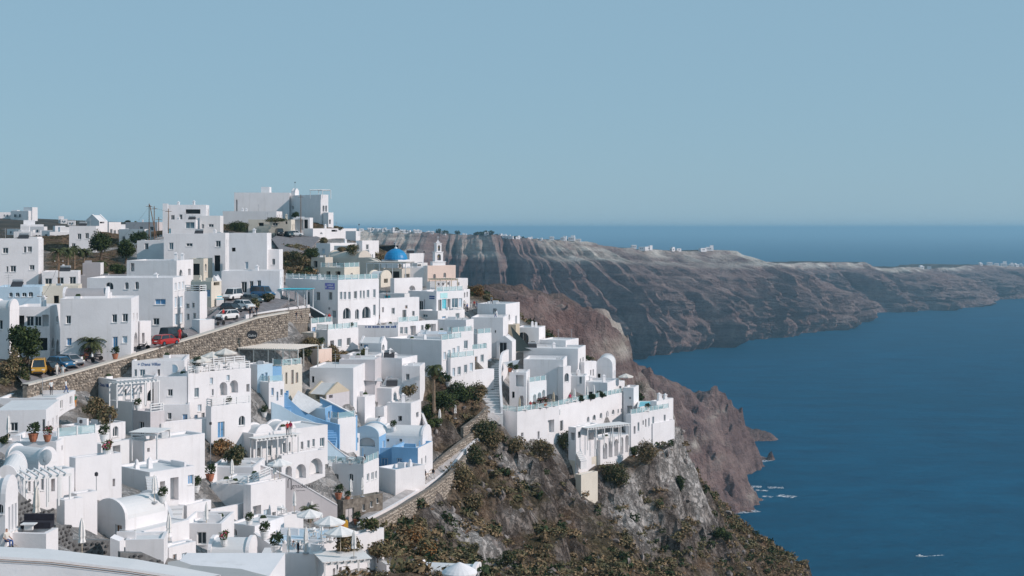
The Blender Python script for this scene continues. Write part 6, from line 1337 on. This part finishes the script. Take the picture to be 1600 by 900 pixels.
# ---- people: one continuous skinned body each
def body_mesh(pose):
    J = dict(pel=(0, 0, .95), sp=(0, 0, 1.18), ch=(0, 0, 1.38), nk=(0, 0, 1.50), hd=(0, -.02, 1.62), tp=(0, -.01, 1.72), hl=(-.09, 0, .9), kl=(-.10, -.02, .5), al=(-.10, .02, .09), fl=(-.11, -.14, .04), hr=(.09, 0, .9), kr=(.10, -.02, .5), ar=(.10, .02, .09), fr=(.11, -.14, .04),
        sl=(-.18, 0, 1.42), el=(-.24, .02, 1.14), wl=(-.25, -.06, .88), gl=(-.25, -.09, .79), sr=(.18, 0, 1.42), er=(.24, .02, 1.14), wr=(.25, -.06, .88), gr=(.25, -.09, .79))
    if pose == 'walk': J.update(kl=(-.10, -.2, .53), al=(-.10, -.26, .12), fl=(-.11, -.42, .1), kr=(.10, .06, .5), ar=(.10, .3, .14), fr=(.11, .2, .04), wl=(-.26, .14, .9), gl=(-.26, .14, .81), wr=(.26, -.2, .92), gr=(.26, -.24, .84))
    if pose == 'bend': J.update(sp=(0, -.12, 1.12), ch=(0, -.32, 1.2), nk=(0, -.46, 1.2), hd=(0, -.6, 1.18), tp=(0, -.68, 1.14), sl=(-.18, -.36, 1.2), sr=(.18, -.36, 1.2), el=(-.22, -.46, .92), er=(.22, -.46, .92), wl=(-.18, -.58, .7), wr=(.18, -.58, .7), gl=(-.15, -.62, .62), gr=(.15, -.62, .62))
    if pose == 'sit': 
        J = {k: (x, y, z-.45) for k, (x, y, z) in J.items()}; J.update(hl=(-.09, -.05, .48), hr=(.09, -.05, .48), kl=(-.11, -.45, .5), kr=(.11, -.45, .5), al=(-.11, -.46, .1), ar=(.11, -.46, .1), fl=(-.11, -.62, .04), fr=(.11, -.62, .04), wl=(-.2, -.3, .56), wr=(.2, -.3, .56), gl=(-.16, -.38, .56), gr=(.16, -.38, .56))
    E = [('pel', 'sp'), ('sp', 'ch'), ('ch', 'nk'), ('nk', 'hd'), ('hd', 'tp'), ('pel', 'hl'), ('hl', 'kl'), ('kl', 'al'), ('al', 'fl'), ('pel', 'hr'), ('hr', 'kr'), ('kr', 'ar'), ('ar', 'fr'), ('ch', 'sl'), ('sl', 'el'), ('el', 'wl'), ('wl', 'gl'), ('ch', 'sr'), ('sr', 'er'), ('er', 'wr'), ('wr', 'gr')]
    Rr = dict(pel=.15, sp=.135, ch=.15, nk=.06, hd=.1, tp=.07, hl=.095, kl=.062, al=.045, fl=.04, hr=.095, kr=.062, ar=.045, fr=.04, sl=.065, el=.045, wl=.034, gl=.038, sr=.065, er=.045, wr=.034, gr=.038)
    ks = list(J); me = bpy.data.meshes.new('b'); me.from_pydata([J[k] for k in ks], [(ks.index(a), ks.index(c)) for a, c in E], []); o = bpy.data.objects.new('b', me); C.objects.link(o)
    sk = o.modifiers.new('s', 'SKIN'); o.modifiers.new('d', 'SUBSURF').levels = 1
    for i, k in enumerate(ks):
        sv = me.skin_vertices[0].data[i]; sv.radius = (Rr[k], Rr[k]*(.8 if k in ('pel', 'sp', 'ch') else 1)); sv.use_root = k == 'pel'
    bpy.context.view_layer.update(); out = bpy.data.meshes.new_from_object(o.evaluated_get(bpy.context.evaluated_depsgraph_get())); bpy.data.objects.remove(o)
    idx = []; hd = Vector(J['hd']); arms = [(Vector(J[a]), Vector(J[c])) for a, c in (('el', 'wl'), ('wl', 'gl'), ('er', 'wr'), ('wr', 'gr'))]; legs = [(Vector(J[a]), Vector(J[c])) for a, c in (('hl', 'kl'), ('kl', 'al'), ('hr', 'kr'), ('kr', 'ar'))]
    def dist(p, s): a, c = s; t = max(0, min(1, (p-a).dot(c-a)/(c-a).length_squared)); return (p-a.lerp(c, t)).length
    for f in out.polygons:
        p = f.center; k = 2
        if (p-hd).length < .17 or (p-Vector(J['tp'])).length < .14: k = 1 if (p.z > hd.z+.04 or p.y > hd.y+.03) else 0
        elif (p-Vector(J['nk'])).length < .07: k = 0
        elif min(dist(p, s) for s in arms) < .06: k = 0
        elif min((p-Vector(J[q])).length for q in ('fl', 'fr', 'al', 'ar')) < .09: k = 4
        elif min(dist(p, s) for s in legs) < .12 or (p-Vector(J['pel'])).length < .1: k = 3
        idx.append(k)
    for m in ('skin', 'hair', 'cloth_white', 'cloth_dark', 'tyre'): out.materials.append(M[m])
    out.polygons.foreach_set('material_index', idx); out.polygons.foreach_set('use_smooth', [True]*len(idx)); return out
BODY = {p: body_mesh(p) for p in ('stand', 'walk', 'bend', 'sit')}
PM = {}
def PERSON(label, px, py, pose='stand', top='cloth_white', bot='cloth_dark', face=0, group=None, Y=None):
    k = (pose, top, bot)
    if k not in PM:
        me = BODY[pose].copy(); me.materials[2] = M[top]; me.materials[3] = M[bot]; PM[k] = me
    p = at(px, py, Y) if Y else drop(px, py, 4); o = link_mesh('person', PM[k], None, p, math.radians(face)); s = random.Random(int(px*9+py)).uniform(.95, 1.05); o.scale = (s, s, s); tag(o, label, 'person', group); return o
W_, D_, R_, B_, G_, N_ = 'cloth_white', 'cloth_dark', 'cloth_red', 'cloth_blue', 'cloth_green', 'cloth_grey'
for a in (('person in white top standing at the rubble wall foot', 80, 617, 'stand', W_, D_, 40),('person in white shirt beside the hotel shrubs', 103, 618, 'walk', W_, B_, 90),('person in green top right of the two in white', 115, 619, 'stand', G_, 'orange', 20),('person in black on the left of the cliff path', 664, 752, 'walk', D_, D_, 150),('person in black top and white shorts on the cliff path', 677, 749, 'walk', D_, W_, 160),
    ('person in white beside the red shirt on the upper path', 509, 501, 'stand', W_, N_, -20),('person in bright red shirt on the upper path', 514, 502, 'walk', R_, B_, 20),('dark dressed person left of the stair wall shadow', 470, 503, 'walk', D_, D_, 80),('dark dressed person under the rubble wall', 462, 503, 'stand', D_, N_, 10),('person in white hat and top in the wall shadow', 484, 503, 'walk', W_, D_, 70),
    ('left of three dark figures by the parapet end', 391, 498, 'stand', D_, D_, 0),('middle of three dark figures by the parapet end', 396, 498, 'stand', N_, D_, 30),('right of three dark figures by the parapet end', 401, 497, 'stand', D_, N_, -30),('person in red riding gear by the lowest white car', 349, 503, 'walk', R_, D_, 60),('dark dressed person at the arched window house', 591, 500, 'stand', D_, D_, 40),('person walking before the sunlit shop row', 604, 501, 'walk', N_, D_, 90),
    ('first of the group crowding the cliff path by the cafe', 726, 487, 'stand', W_, D_, 20),('tall dark figure in the cafe path crowd', 730, 487, 'stand', B_, D_, 60),('red shirted figure in the cafe path crowd', 741, 482, 'walk', R_, D_, -40),('white dressed figure in the cafe path crowd', 736, 486, 'walk', W_, W_, 100),('last figure at the right of the cafe path crowd', 745, 481, 'stand', N_, B_, 0),
    ('person climbing the terrace stair at the cliff edge', 768, 490, 'walk', N_, D_, 160),('second person below on the same terrace stair', 774, 496, 'walk', W_, B_, 150),('person in dark red at the twin gable porch', 448, 719, 'stand', R_, D_, 10),('person in pink at the twin gable porch', 453, 717, 'stand', 'flower', W_, -20),('person in white bending over on the pale blue roof', 466, 866, 'bend', W_, D_, -50),
    ('person in pale shirt beside the red hatchback', 268, 541, 'walk', W_, N_, 30),('person in red beside the dark van', 281, 536, 'walk', R_, R_, 10),('person in white near the parked black car', 98, 589, 'stand', W_, W_, 0),('person in tan clothes by the parked black car', 89, 588, 'walk', 'canvas', 'canvas', 40),('person in red by the first pool arch', 829, 636, 'stand', R_, D_, 0),('person in pink by the pool water', 891, 640, 'stand', 'flower', 'skin', 20),
    ('person sitting in the lower left corner by the patio', 10, 854, 'sit', 'canvas', 'cloth_blue', 60),('seated diner in black on the restaurant roof', 556, 726, 'sit', D_, D_, 60),('second seated diner on the restaurant roof', 570, 724, 'sit', D_, N_, -60)):
    PERSON(*a)
# ---- parasols
def make_parasol(open_, mat='canvas_white', r=1.5, h=2.45):
    root = empty('parasol', (0, 0, 0)); pb = MB().mat('pale_wood'); pb.tube([(0, 0, 0), (0, 0, h+.12)], .035, 6); pb.build('pole', root); bb = MB().mat('metal_grey'); bb.lathe((0, 0, 0), [(.32, 0), (.3, .1), (.06, .14)], 10); bb.build('base', root)
    cb = MB().mat(mat); n = 8
    if open_:
        tip = Vector((0, 0, h+.1)); rim = [Vector((r*math.cos(2*math.pi*k/n), r*math.sin(2*math.pi*k/n), h-.5)) for k in range(n)]
        for k in range(n):
            a_, b_ = rim[k], rim[(k+1) % n]; m = (a_+b_)/2*1.0; m.z -= .05; m.x *= .97; m.y *= .97; dn = UP*-.16
            cb.poly([tip, a_, m]); cb.poly([tip, m, b_]); cb.poly([a_, a_+dn, m+dn, m]); cb.poly([m, m+dn, b_+dn, b_])
        cb.build('canopy', root); rb__ = MB().mat('pale_wood')
        for k in range(n): rb__.tube([tip-UP*.12, rim[k]-UP*.02], .014, 3)
        tag(rb__.build('ribs', root), kind='stuff')
    else:
        prof = [(.03, h+.1), (.12, h-.15), (.17, h-.6), (.2, h-1.1), (.16, h-1.25), (.23, h-1.55), (.05, h-1.6)][::-1]; base = len(cb.v); n = 12
        for i, (r_, z) in enumerate(prof):
            for k in range(n): q = r_*(1.22 if k % 2 else .78); t = 2*math.pi*k/n; cb.v.append((q*math.cos(t), q*math.sin(t), z))
        for i in range(len(prof)-1):
            for k in range(n): k2 = (k+1) % n; cb.f.append((base+i*n+k, base+i*n+k2, base+(i+1)*n+k2, base+(i+1)*n+k)); cb.m.append(cb.cur)
        cb.build('canopy', root)
    return root
PAR = {}
def PARASOL(label, px, py, open_=False, mat='canvas_white', Y=None, scale=1.0):
    k = (open_, mat)
    if k not in PAR: PAR[k] = make_parasol(open_, mat); o = PAR[k]
    else: o = copy_tree(PAR[k])
    o.location = at(px, py, Y) if Y else drop(px, py, 6); o.rotation_euler = (0, 0, random.Random(px).uniform(0, 1)); o.scale = (scale,)*3; tag(o, label, 'parasol', 'parasols on the terraces')
for a in (('tall closed cream parasol over the black sofa', 57, 822, False, 'canvas', 92),('closed white parasol before the white rimmed window', 13, 694),('closed parasol on the middle terrace by the sun bed', 361, 772),('closed parasol on the blue shaded patio', 321, 850),('open white parasol above the stair wall start', 436, 784, True),('closed parasol left of the bushy palm', 428, 792),('closed parasol in front of the bushy palm', 460, 808),('open parasol nearest the ochre planter', 484, 832, True),
    ('open white parasol left of the dry thicket', 515, 846, True),('closed parasol between the two open ones', 502, 842),('small closed parasol behind the ochre planter', 487, 814),('low open parasol behind the gabled house', 532, 864, True),('closed parasol at the edge of the dry thicket', 553, 872),('closed parasol against the front block wall', 450, 892),('closed parasol beside the bending person', 478, 866),('closed parasol on the pool house deck', 548, 784),('second closed parasol on the pool house deck', 566, 780),
    ('closed white parasol in the garden below the fan palm', 687, 664),('second closed garden parasol by the stepped wall', 711, 654),('leftmost closed parasol by the pool bar', 898, 636),('second closed parasol by the pool bar', 905, 636),('third closed parasol by the pool bar', 918, 634),('fourth closed parasol by the pool bar', 928, 632),('thatch brown closed parasol by the pool', 865, 636, False, 'sand'),('thatch brown closed parasol by the cactus niche', 812, 640, False, 'sand'),('open cream parasol on the clifftop tower house', 978, 610, True, 'canvas'),
    ('left beige parasol on the hotel roof terrace', 312, 584, True, 'canvas'),('middle beige parasol on the hotel roof terrace', 332, 580, True, 'canvas'),('right beige parasol on the hotel roof terrace', 352, 577, True, 'canvas'),('closed parasol against the dark lava wall', 128, 868, False, 'canvas_white', 98),('closed parasol beside the white steps', 241, 786),('closed parasol on the driftwood terrace', 264, 848)):
    PARASOL(*a)
# ---- pots with plants
POT = {}
def make_pot(mat, leaf, flower):
    root = empty('potted_plant', (0, 0, 0)); pb = MB().mat(mat); pb.lathe((0, 0, 0), [(.2, 0), (.3, .25), (.34, .5), (.38, .52), (.38, .58), (.3, .58)], 12); pb.build('pot', root); rng = np.random.default_rng(len(POT)+3)
    ms = [leaf]+(['flower'] if flower else []); n = 260; v = leaf_cloud(rng, [(0, 0, .95, .42, .42, .4), (.15, .1, 1.15, .3, .3, .28)], n, .1); link_mesh('foliage', quads_mesh('foliage', v, ms, (rng.uniform(size=n) < .22).astype(int) if flower else None), root); return root
pots = [(529,782,0,0,'terracotta potted plant at the pool house corner'),(542,786,0,0,'potted bush in terracotta on the pool house deck'),(328,752,0,0,'large terracotta pot with spiky plant by the roof house'),(352,800,1,0,'white pot with dark plant left of the parasol patio'),(388,836,1,0,'round dark shrub pot on the stairway house'),(413,842,1,0,'dark shrub pot on the garden stair wall'),(52,694,0,0,'terracotta pot right of the dark door'),(74,690,0,1,'pot with red flowers before the dark door'),(252,800,1,0,'bushy pot beside the lower left steps'),(533,822,0,0,'terracotta pot with dark bush by the ochre planter'),
    (557,818,0,0,'tall potted bush beside the grey arched door'),(614,690,1,0,'white pot on the blue terrace'),(413,652,1,0,'round bush pot beside the blue stairs'),(215,640,1,0,'plant pot on the hotel wing balcony'),(356,650,1,0,'plant pot on the slatted hotel balcony'),(308,578,1,0,'plant pot on the hotel dining roof'),(806,604,1,0,'green cactus pot in the niche house'),(797,596,0,0,'terracotta pot on the niche house wall'),(834,634,0,1,'pot of red flowers by the first arcade arch'),(842,632,0,1,'pot of red flowers by the middle arcade arch'),(850,630,0,1,'pot of red flowers by the last arcade arch'),
    (348,880,1,1,'pot of pink flowers before the arched gable house'),(430,894,1,0,'small plant pot by the front block'),(700,605,1,0,'pot beside the grey stair below the balconies'),(160,700,1,0,'leafy pot on the garden screen house'),(165,745,1,1,'pot with pink flowers below the garden screen'),(306,770,1,0,'pot on the blue towel terrace'),(500,558,1,0,'pot at the foot of the pink wall'),(548,524,1,0,'pot on the glass railed terrace house'),(668,520,1,0,'pot below the curved stair wall'),(1012,648,1,0,'pot at the tip terrace of the hotel'),(128,568,0,1,'pot of pink blossom beside the date palm'),(135,560,0,1,'flowering pot behind the motorbikes'),(168,556,0,1,'flower covered pot by the blue door'),(180,556,0,0,'terracotta pot stack beside the blue canoe sign')]
for i, (x, y, w_, f, lb) in enumerate(pots):
    k = (w_, f)
    if k not in POT: POT[k] = make_pot('frame_white' if w_ else 'terracotta', 'leaf_dark' if not f else 'leaf_green', f); o = POT[k]
    else: o = copy_tree(POT[k])
    o.location = drop(x, y, 6); s = random.Random(i).uniform(.9, 1.5); o.scale = (s, s, s); tag(o, lb, 'potted plant', 'potted plants about the terraces')
# ---- furniture
def make_lounger():
    root = empty('sun_lounger', (0, 0, 0)); f = MB().mat('frame_white'); f.obox((-.95, -.33, .28), (1.9, 0, 0), (0, .66, 0), (0, 0, .06)); f.build('frame', root)
    m = MB().mat('canvas_white'); m.obox((-.95, -.31, .345), (1.2, 0, 0), (0, .62, 0), (0, 0, .1)); m.obox((.26, -.31, .345), (.6, 0, .42), (0, .62, 0), (-.05, 0, .1)); m.build('mattress', root)
    for x in (-.85, .8):
        for y in (-.27, .27): l = MB().mat('frame_white'); l.box((x, y, 0), .06, .06, .28); l.build('leg', root)
    return root
def make_table():
    root = empty('cafe_table', (0, 0, 0)); t = MB().mat('frame_white'); t.lathe((0, 0, .7), [(.4, 0), (.4, .05)], 14); t.build('top', root); t = MB().mat('metal_grey'); t.tube([(0, 0, .05), (0, 0, .7)], .035, 6); t.build('pole', root); t = MB().mat('metal_grey'); t.lathe((0, 0, 0), [(.26, 0), (.24, .05)], 10); t.build('base', root); return root
def make_chair():
    root = empty('terrace_chair', (0, 0, 0)); s = MB().mat('frame_white'); s.box((0, 0, .43), .46, .46, .05); s.build('seat', root); s = MB().mat('frame_white'); s.obox((-.23, .2, .48), (.46, 0, 0), (0, .05, 0), (0, .08, .42)); s.build('backrest', root)
    for x in (-.2, .2):
        for y in (-.2, .2): l = MB().mat('frame_white'); l.box((x, y, 0), .05, .05, .43); l.build('leg', root)
    return root
lg, tb_, chr_ = make_lounger(), make_table(), make_chair(); first = set()
def FURN(proto, x, y, rz, lb, cat, grp):
    o = proto if id(proto) not in first else copy_tree(proto); first.add(id(proto)); o.location = drop(x, y, 5); o.rotation_euler = (0, 0, math.radians(rz)); tag(o, lb, cat, grp)
for x, y, rz in ((884,640,30),(896,640,30),(908,638,30),(920,636,30),(840,646,10),(850,647,10),(816,648,20),(1008,646,30)): FURN(lg, x, y, rz, 'white sun lounger on the clifftop pool terraces', 'sun lounger', 'white loungers by the clifftop pool')
for x, y, rz in ((350,776,10),(368,776,10)): FURN(lg, x, y, rz, 'white sun lounger on the middle terrace by the closed parasol', 'sun lounger', 'white loungers on the middle terrace')
for x, y in ((300,582),(318,580),(336,578),(352,577),(362,574)): FURN(tb_, x, y, 0, 'small round table on the hotel dining roof', 'table', 'tables on the hotel dining roof')
for x, y in ((520,728),(534,727),(548,726),(562,725)): FURN(tb_, x, y, 0, 'small round table on the restaurant roof', 'table', 'tables on the restaurant roof')
for x, y in ((444,575),(452,573),(462,571)): FURN(tb_, x, y, 0, 'small round table on the slatted cafe terrace', 'table', 'tables on the cafe terrace')
for x, y in ((490,838),(510,846),(470,858),(440,800)): FURN(tb_, x, y, 0, 'small white table under the lower terrace parasols', 'table', 'tables under the lower parasols')
for i, (x, y) in enumerate(((296,583),(304,582),(314,581),(322,580),(332,579),(340,578),(348,577),(356,576))): FURN(chr_, x, y, i*47, 'white chair on the hotel dining roof', 'chair', 'chairs on the hotel dining roof')
for i, (x, y) in enumerate(((516,729),(524,728),(538,727),(544,726),(552,726),(566,725))): FURN(chr_, x, y, i*53, 'white chair on the restaurant roof', 'chair', 'chairs on the restaurant roof')
for i, (x, y) in enumerate(((486,839),(494,838),(506,847),(514,846),(466,859),(474,858),(436,801),(444,800))): FURN(chr_, x, y, i*61, 'white chair under the lower terrace parasols', 'chair', 'chairs under the lower parasols')
sf = empty('patio_sofa', drop(57, 826, 4), 'black wicker sofa with white table in the sunken patio', 'sofa')
s_ = MB().mat('cloth_dark'); s_.box((0, .2, 0), 1.9, .8, .4); s_.build('seat', sf); s_ = MB().mat('cloth_dark'); s_.box((0, .55, .4), 1.9, .2, .4); s_.build('backrest', sf); s_ = MB().mat('frame_white'); s_.box((-.3, -.55, .35), .9, .6, .06); s_.box((-.3, -.55, 0), .5, .3, .35); s_.build('low_table', sf)
# ---- poles, wires, lamps, dish, rings
def POLE(label, px, yt, yb, Y=None, r=.12, mat='wood', arm=0.0, cat='utility pole', name='utility_pole'):
    p = at(px, yb, Y) if Y else drop(px, yb, 4); h_ = (yb-yt)/FPX*p.y; root = empty(name, p, label, cat); m = MB().mat(mat); m.tube([(0, 0, -.8), (arm, 0, h_)], [r, r*.7], 7); m.build('shaft', root)
    if cat == 'utility pole':
        m = MB().mat(mat); m.box((arm, 0, h_-.7), 1.5, .1, .1); m.build('crossarm', root)
        for x in (-.65, 0, .65): i_ = MB().mat('frame_white'); i_.lathe((arm+x, 0, h_-.6), [(.05, 0), (.06, .12), (.02, .18)], 6); i_.build('insulator', root)
    else:
        m = MB().mat('metal_dark'); m.lathe((arm, 0, h_), [(.05, 0), (.16, .05), (.16, .3), (.05, .38)], 8); m.build('lamp_head', root)
    return p+Vector((arm, 0, h_-.6))
t1 = POLE('tallest wooden utility pole left of the ridge houses', 233, 318, 375, 335); t2 = POLE('second wooden pole braced against the tallest one', 241, 322, 375, 336); t3 = POLE('short wooden pole behind the braced pair', 248, 339, 373, 345); t4 = POLE('wooden pole beside the slim chimney tower', 263, 326, 366, 334)
br = MB().mat('wood'); q0 = at(234, 320, 335); br.tube([(0, 0, 0), at(245, 374, 334)-q0], .1, 6); bo = br.build('pole_brace', None, q0); tag(bo, 'slanting wooden brace between the two tallest poles', 'pole brace')
t5 = POLE('lone dark pole on the ridge road before the shaded wing', 470, 304, 373, 380); t6 = POLE('thin dark pole rising before the left palms', 92, 403, 478, 228, .09); t7 = POLE('short dark pole above the porch house roofs', 66, 456, 482, 206, .07)
for a_, b_, lb in ((t1, t4, 'sagging wire from the tallest pole to the chimney tower pole'), (t6, t7, 'sagging wire between the thin poles at left'), (t1, t6, 'long wire from the tallest pole down to the left pole')):
    m = MB().mat('metal_dark'); n = 12; m.tube([(b_-a_)*(i/n)-UP*(4*(i/n)*(1-i/n)*(b_-a_).length*.03) for i in range(n+1)], .022, 3); o = m.build('overhead_wire', None, a_); tag(o, lb, 'wire')
for x, yt, yb, lb in ((148,706,796,'slim grey lamp mast in front of the tall white wall house'),(329,668,732,'slim lamp mast beside the tawny shrub'),(172,650,686,'short lamp mast before the brown shrubs'),(124,650,672,'short lamp mast on the stepped terraces')): POLE(lb, x, yt, yb, None, .045, 'metal_grey', 0, 'lamp', 'lamp_mast')
POLE('flag mast on the small ridge belfry', 461, 286, 297, 409, .05, 'metal_grey', 0, 'mast', 'mast'); POLE('thin lamp post at the ridge edge above the sea', 561, 352, 364, 371, .06, 'metal_grey', 0, 'lamp', 'lamp_post'); POLE('thin flagpole behind the pink church', 660, 395, 420, 315, .06, 'frame_white', .4, 'mast', 'mast')
dp = drop(70, 728, 6); ds = empty('satellite_dish', dp, 'large grey satellite dish on the lower left vault roof', 'satellite dish'); m = MB().mat('metal_grey'); m.tube([(0, 0, -.2), (0, 0, .7)], .05, 6); m.build('mast', ds)
m = MB().mat('canvas_grey'); m.lathe((0, 0, 0), [(.05, .16), (.35, .1), (.6, .0), (.7, -.06)][::-1], 20); o = m.build('dish', ds); o.location = (0, 0, .95); o.rotation_euler = (math.radians(70), 0, math.radians(-25)); m = MB().mat('metal_dark'); m.tube([(0, -.1, .5), (.1, -.75, .9)], .02, 4); m.build('feed_arm', ds)
for k, x in enumerate((449, 464, 476)):
    p = at(x, 482.5-k*1.5, YD(x, 488-k*2)-.25); m = MB().mat('metal_dark'); n = 16; m.tube([(.26*math.cos(2*math.pi*i/n), 0, .26*math.sin(2*math.pi*i/n)) for i in range(n+1)], .06, 6); o = m.build('wall_ring', None, p); tag(o, ('left', 'middle', 'right')[k]+' dark ring hung on the cafe terrace parapet', 'ring')
# ---- sea: boat, wake and surf
def sea_at(px, py): Y = FPX*H/(py-EYE_Y); return Vector(((px-800)/FPX*Y, Y, 0))
bp = sea_at(1437, 870); bt_ = empty('motorboat', bp, 'small white motorboat trailing a thin wake on the sea', 'boat', rz=math.pi)
m = MB().mat('frame_white'); hull = [(-2.4, .8), (1.0, .85), (2.1, .5), (2.8, 0)]; up_ = [Vector((x, y, .75+.1*(x > 1))) for x, y in hull]+[Vector((x, -y, .75+.1*(x > 1))) for x, y in hull[-2::-1]]; lo_ = [Vector((p.x*.85, p.y*.6, -.3)) for p in up_]
for i in range(len(up_)): j = (i+1) % len(up_); m.poly([lo_[i], lo_[j], up_[j], up_[i]])
m.poly(up_[::-1]); m.build('hull', bt_); m = MB().mat('frame_white'); m.box((.1, 0, .75), 1.6, 1.1, .8, 0, .8); m.build('cabin', bt_); m = MB().mat('dark_glass'); m.box((.75, 0, 1.0), .35, .98, .35, 0, .85); m.build('windscreen', bt_)
b = NB('foam'); b.color((.75, .78, .8)); b.rough(.9); b.set(b.b, 'Alpha', b.ramp(b.noise(b.mapping(b.pos(), (.35, .35, 1)), 1.0, 5, .7), [(.44, (0, 0, 0)), (.58, (.85, .85, .85))]))
def foam(name, label, strips):
    m = MB().mat('foam'); rr = random.Random(3)
    for pts, w_ in strips:
        P = [sea_at(*p) for p in pts]
        for a_, b_ in zip(P, P[1:]):
            d_ = (b_-a_).normalized(); n_ = Vector((-d_.y, d_.x, 0))
            m.poly([a_-n_*w_+UP*.12, b_-n_*w_+UP*.12, b_+n_*w_+UP*.12, a_+n_*w_+UP*.12])
    o = m.build(name); tag(o, label, 'foam', kind='stuff')
foam('wake', 'thin white wake behind the motorboat', [([(1440, 869.8), (1452, 869), (1475, 867.5)], 1.0)])
foam('surf', 'white surf round the foot of the headland', [([(1164, 760), (1190, 761)], 5), ([(1200, 762), (1224, 762)], 4), ([(1180, 766), (1200, 767)], 3), ([(1216, 774), (1242, 777)], 5), ([(1150, 801), (1184, 798)], 5), ([(1176, 782), (1190, 780)], 5), ([(1172, 724), (1204, 719)], 4), ([(1192, 775), (1206, 777)], 3)])
# ---- houses far off: along the distant rim and on the hill at left
def far_house(p, s, label, grp, rr):
    m = MB().mat('white'); a = rr.uniform(-.4, .6); m.box((0, 0, -2), s*rr.uniform(.9, 1.6), s*.9, s*.62+2, a)
    if rr.random() < .6: m.box((s*rr.uniform(-.6, .6), s*.1, -2), s*.7, s*.7, s*rr.uniform(.8, 1.1)+2, a)
    m.mat('dark_glass')
    for k in range(3): m.box((s*(-.4+.35*k), -s*.47, s*.18), s*.1, s*.12, s*.2, a)
    o = m.build('far_house', None, p); tag(o, label, 'house', grp)
rr = random.Random(21)
def rim_at(px, far, back=1):
    R1 = far[back]; x = 800+R1[:, 0]/R1[:, 1]*FPX; ok = np.abs(x-px); i = int(ok.argmin()); return Vector(R1[i])
for k in range(58):
    px = rr.choice((rr.uniform(562, 700), rr.uniform(575, 640), rr.uniform(700, 860))); p = rim_at(px, far1, rr.choice((1, 2))); far_house(p-UP*.5, rr.uniform(4, 7.5), 'tiny white house on the rim of the nearest distant cliff', 'white houses on the distant cliff rim', rr)
for px in (862, 880, 893, 903, 990, 1002, 1012, 1050, 1060, 1098, 1108): far_house(rim_at(px, far1, 1), rr.uniform(7, 11), 'tiny white house on the middle part of the distant cliff top', 'scattered houses on the distant cliff top', rr)
for px in (1440, 1452, 1532, 1546, 1557, 1568, 1580, 1588, 1595): far_house(rim_at(px, far3, 1), rr.uniform(10, 16), 'tiny white house on the farthest promontory at right', 'white houses on the farthest promontory', rr)
HXX, HYY, HZZ = hills[1]
def hill_at(px, Y):
    x = (px-800)/FPX*Y; i = int(np.clip((Y-HYY[0, 0])/14, 0, HXX.shape[0]-1)); j = int(np.clip((x-HXX[0, 0])/14, 0, HXX.shape[1]-1)); return Vector((x, Y, HZZ[i, j]))
for px, Y, s in ((10,1450,10),(36,1440,14),(20,1455,8),(50,1010,11),(56,1000,9),(26,980,7),(42,960,7),(86,900,10),(94,880,9),(102,890,9),(100,1400,7),(112,1300,7),(190,900,10),(205,880,9),(215,860,11),(228,840,9),(180,700,10),(222,720,8),(240,760,9),(205,640,9),(60,930,6),(75,940,8),(36,920,7)): far_house(hill_at(px, Y), s, 'tiny pale house on the dark hill far left', 'houses on the far left hill', rr)
lp = rim_at(1212, far1, 1); shp = sea_at(1216, 515); far_house(Vector((shp.x, shp.y+6, 6)), 14, 'long white harbour shed at the foot of the distant cliff', None, rr)
for k in range(26):
    px = rr.uniform(565, 900); p = rim_at(px, far1, rr.choice((1, 2))); r_ = rr.uniform(3.0, 6.0); n = 160; rng = np.random.default_rng(k); v = leaf_cloud(rng, [(0, 0, r_*.6, r_, r_, r_*.7)], n, r_*.28); root = empty('far_tree', p, 'small dark tree on the distant cliff rim', 'tree', 'dark trees on the distant cliff rim'); link_mesh('crown', quads_mesh('crown', v, ['leaf_dark']), root); t = MB().mat('trunk'); t.tube([(0, 0, -1), (0, 0, r_*.6)], .3, 5); t.build('trunk', root)
haze.hide_viewport = fo.hide_viewport = ro.hide_viewport = kbo.hide_viewport = False
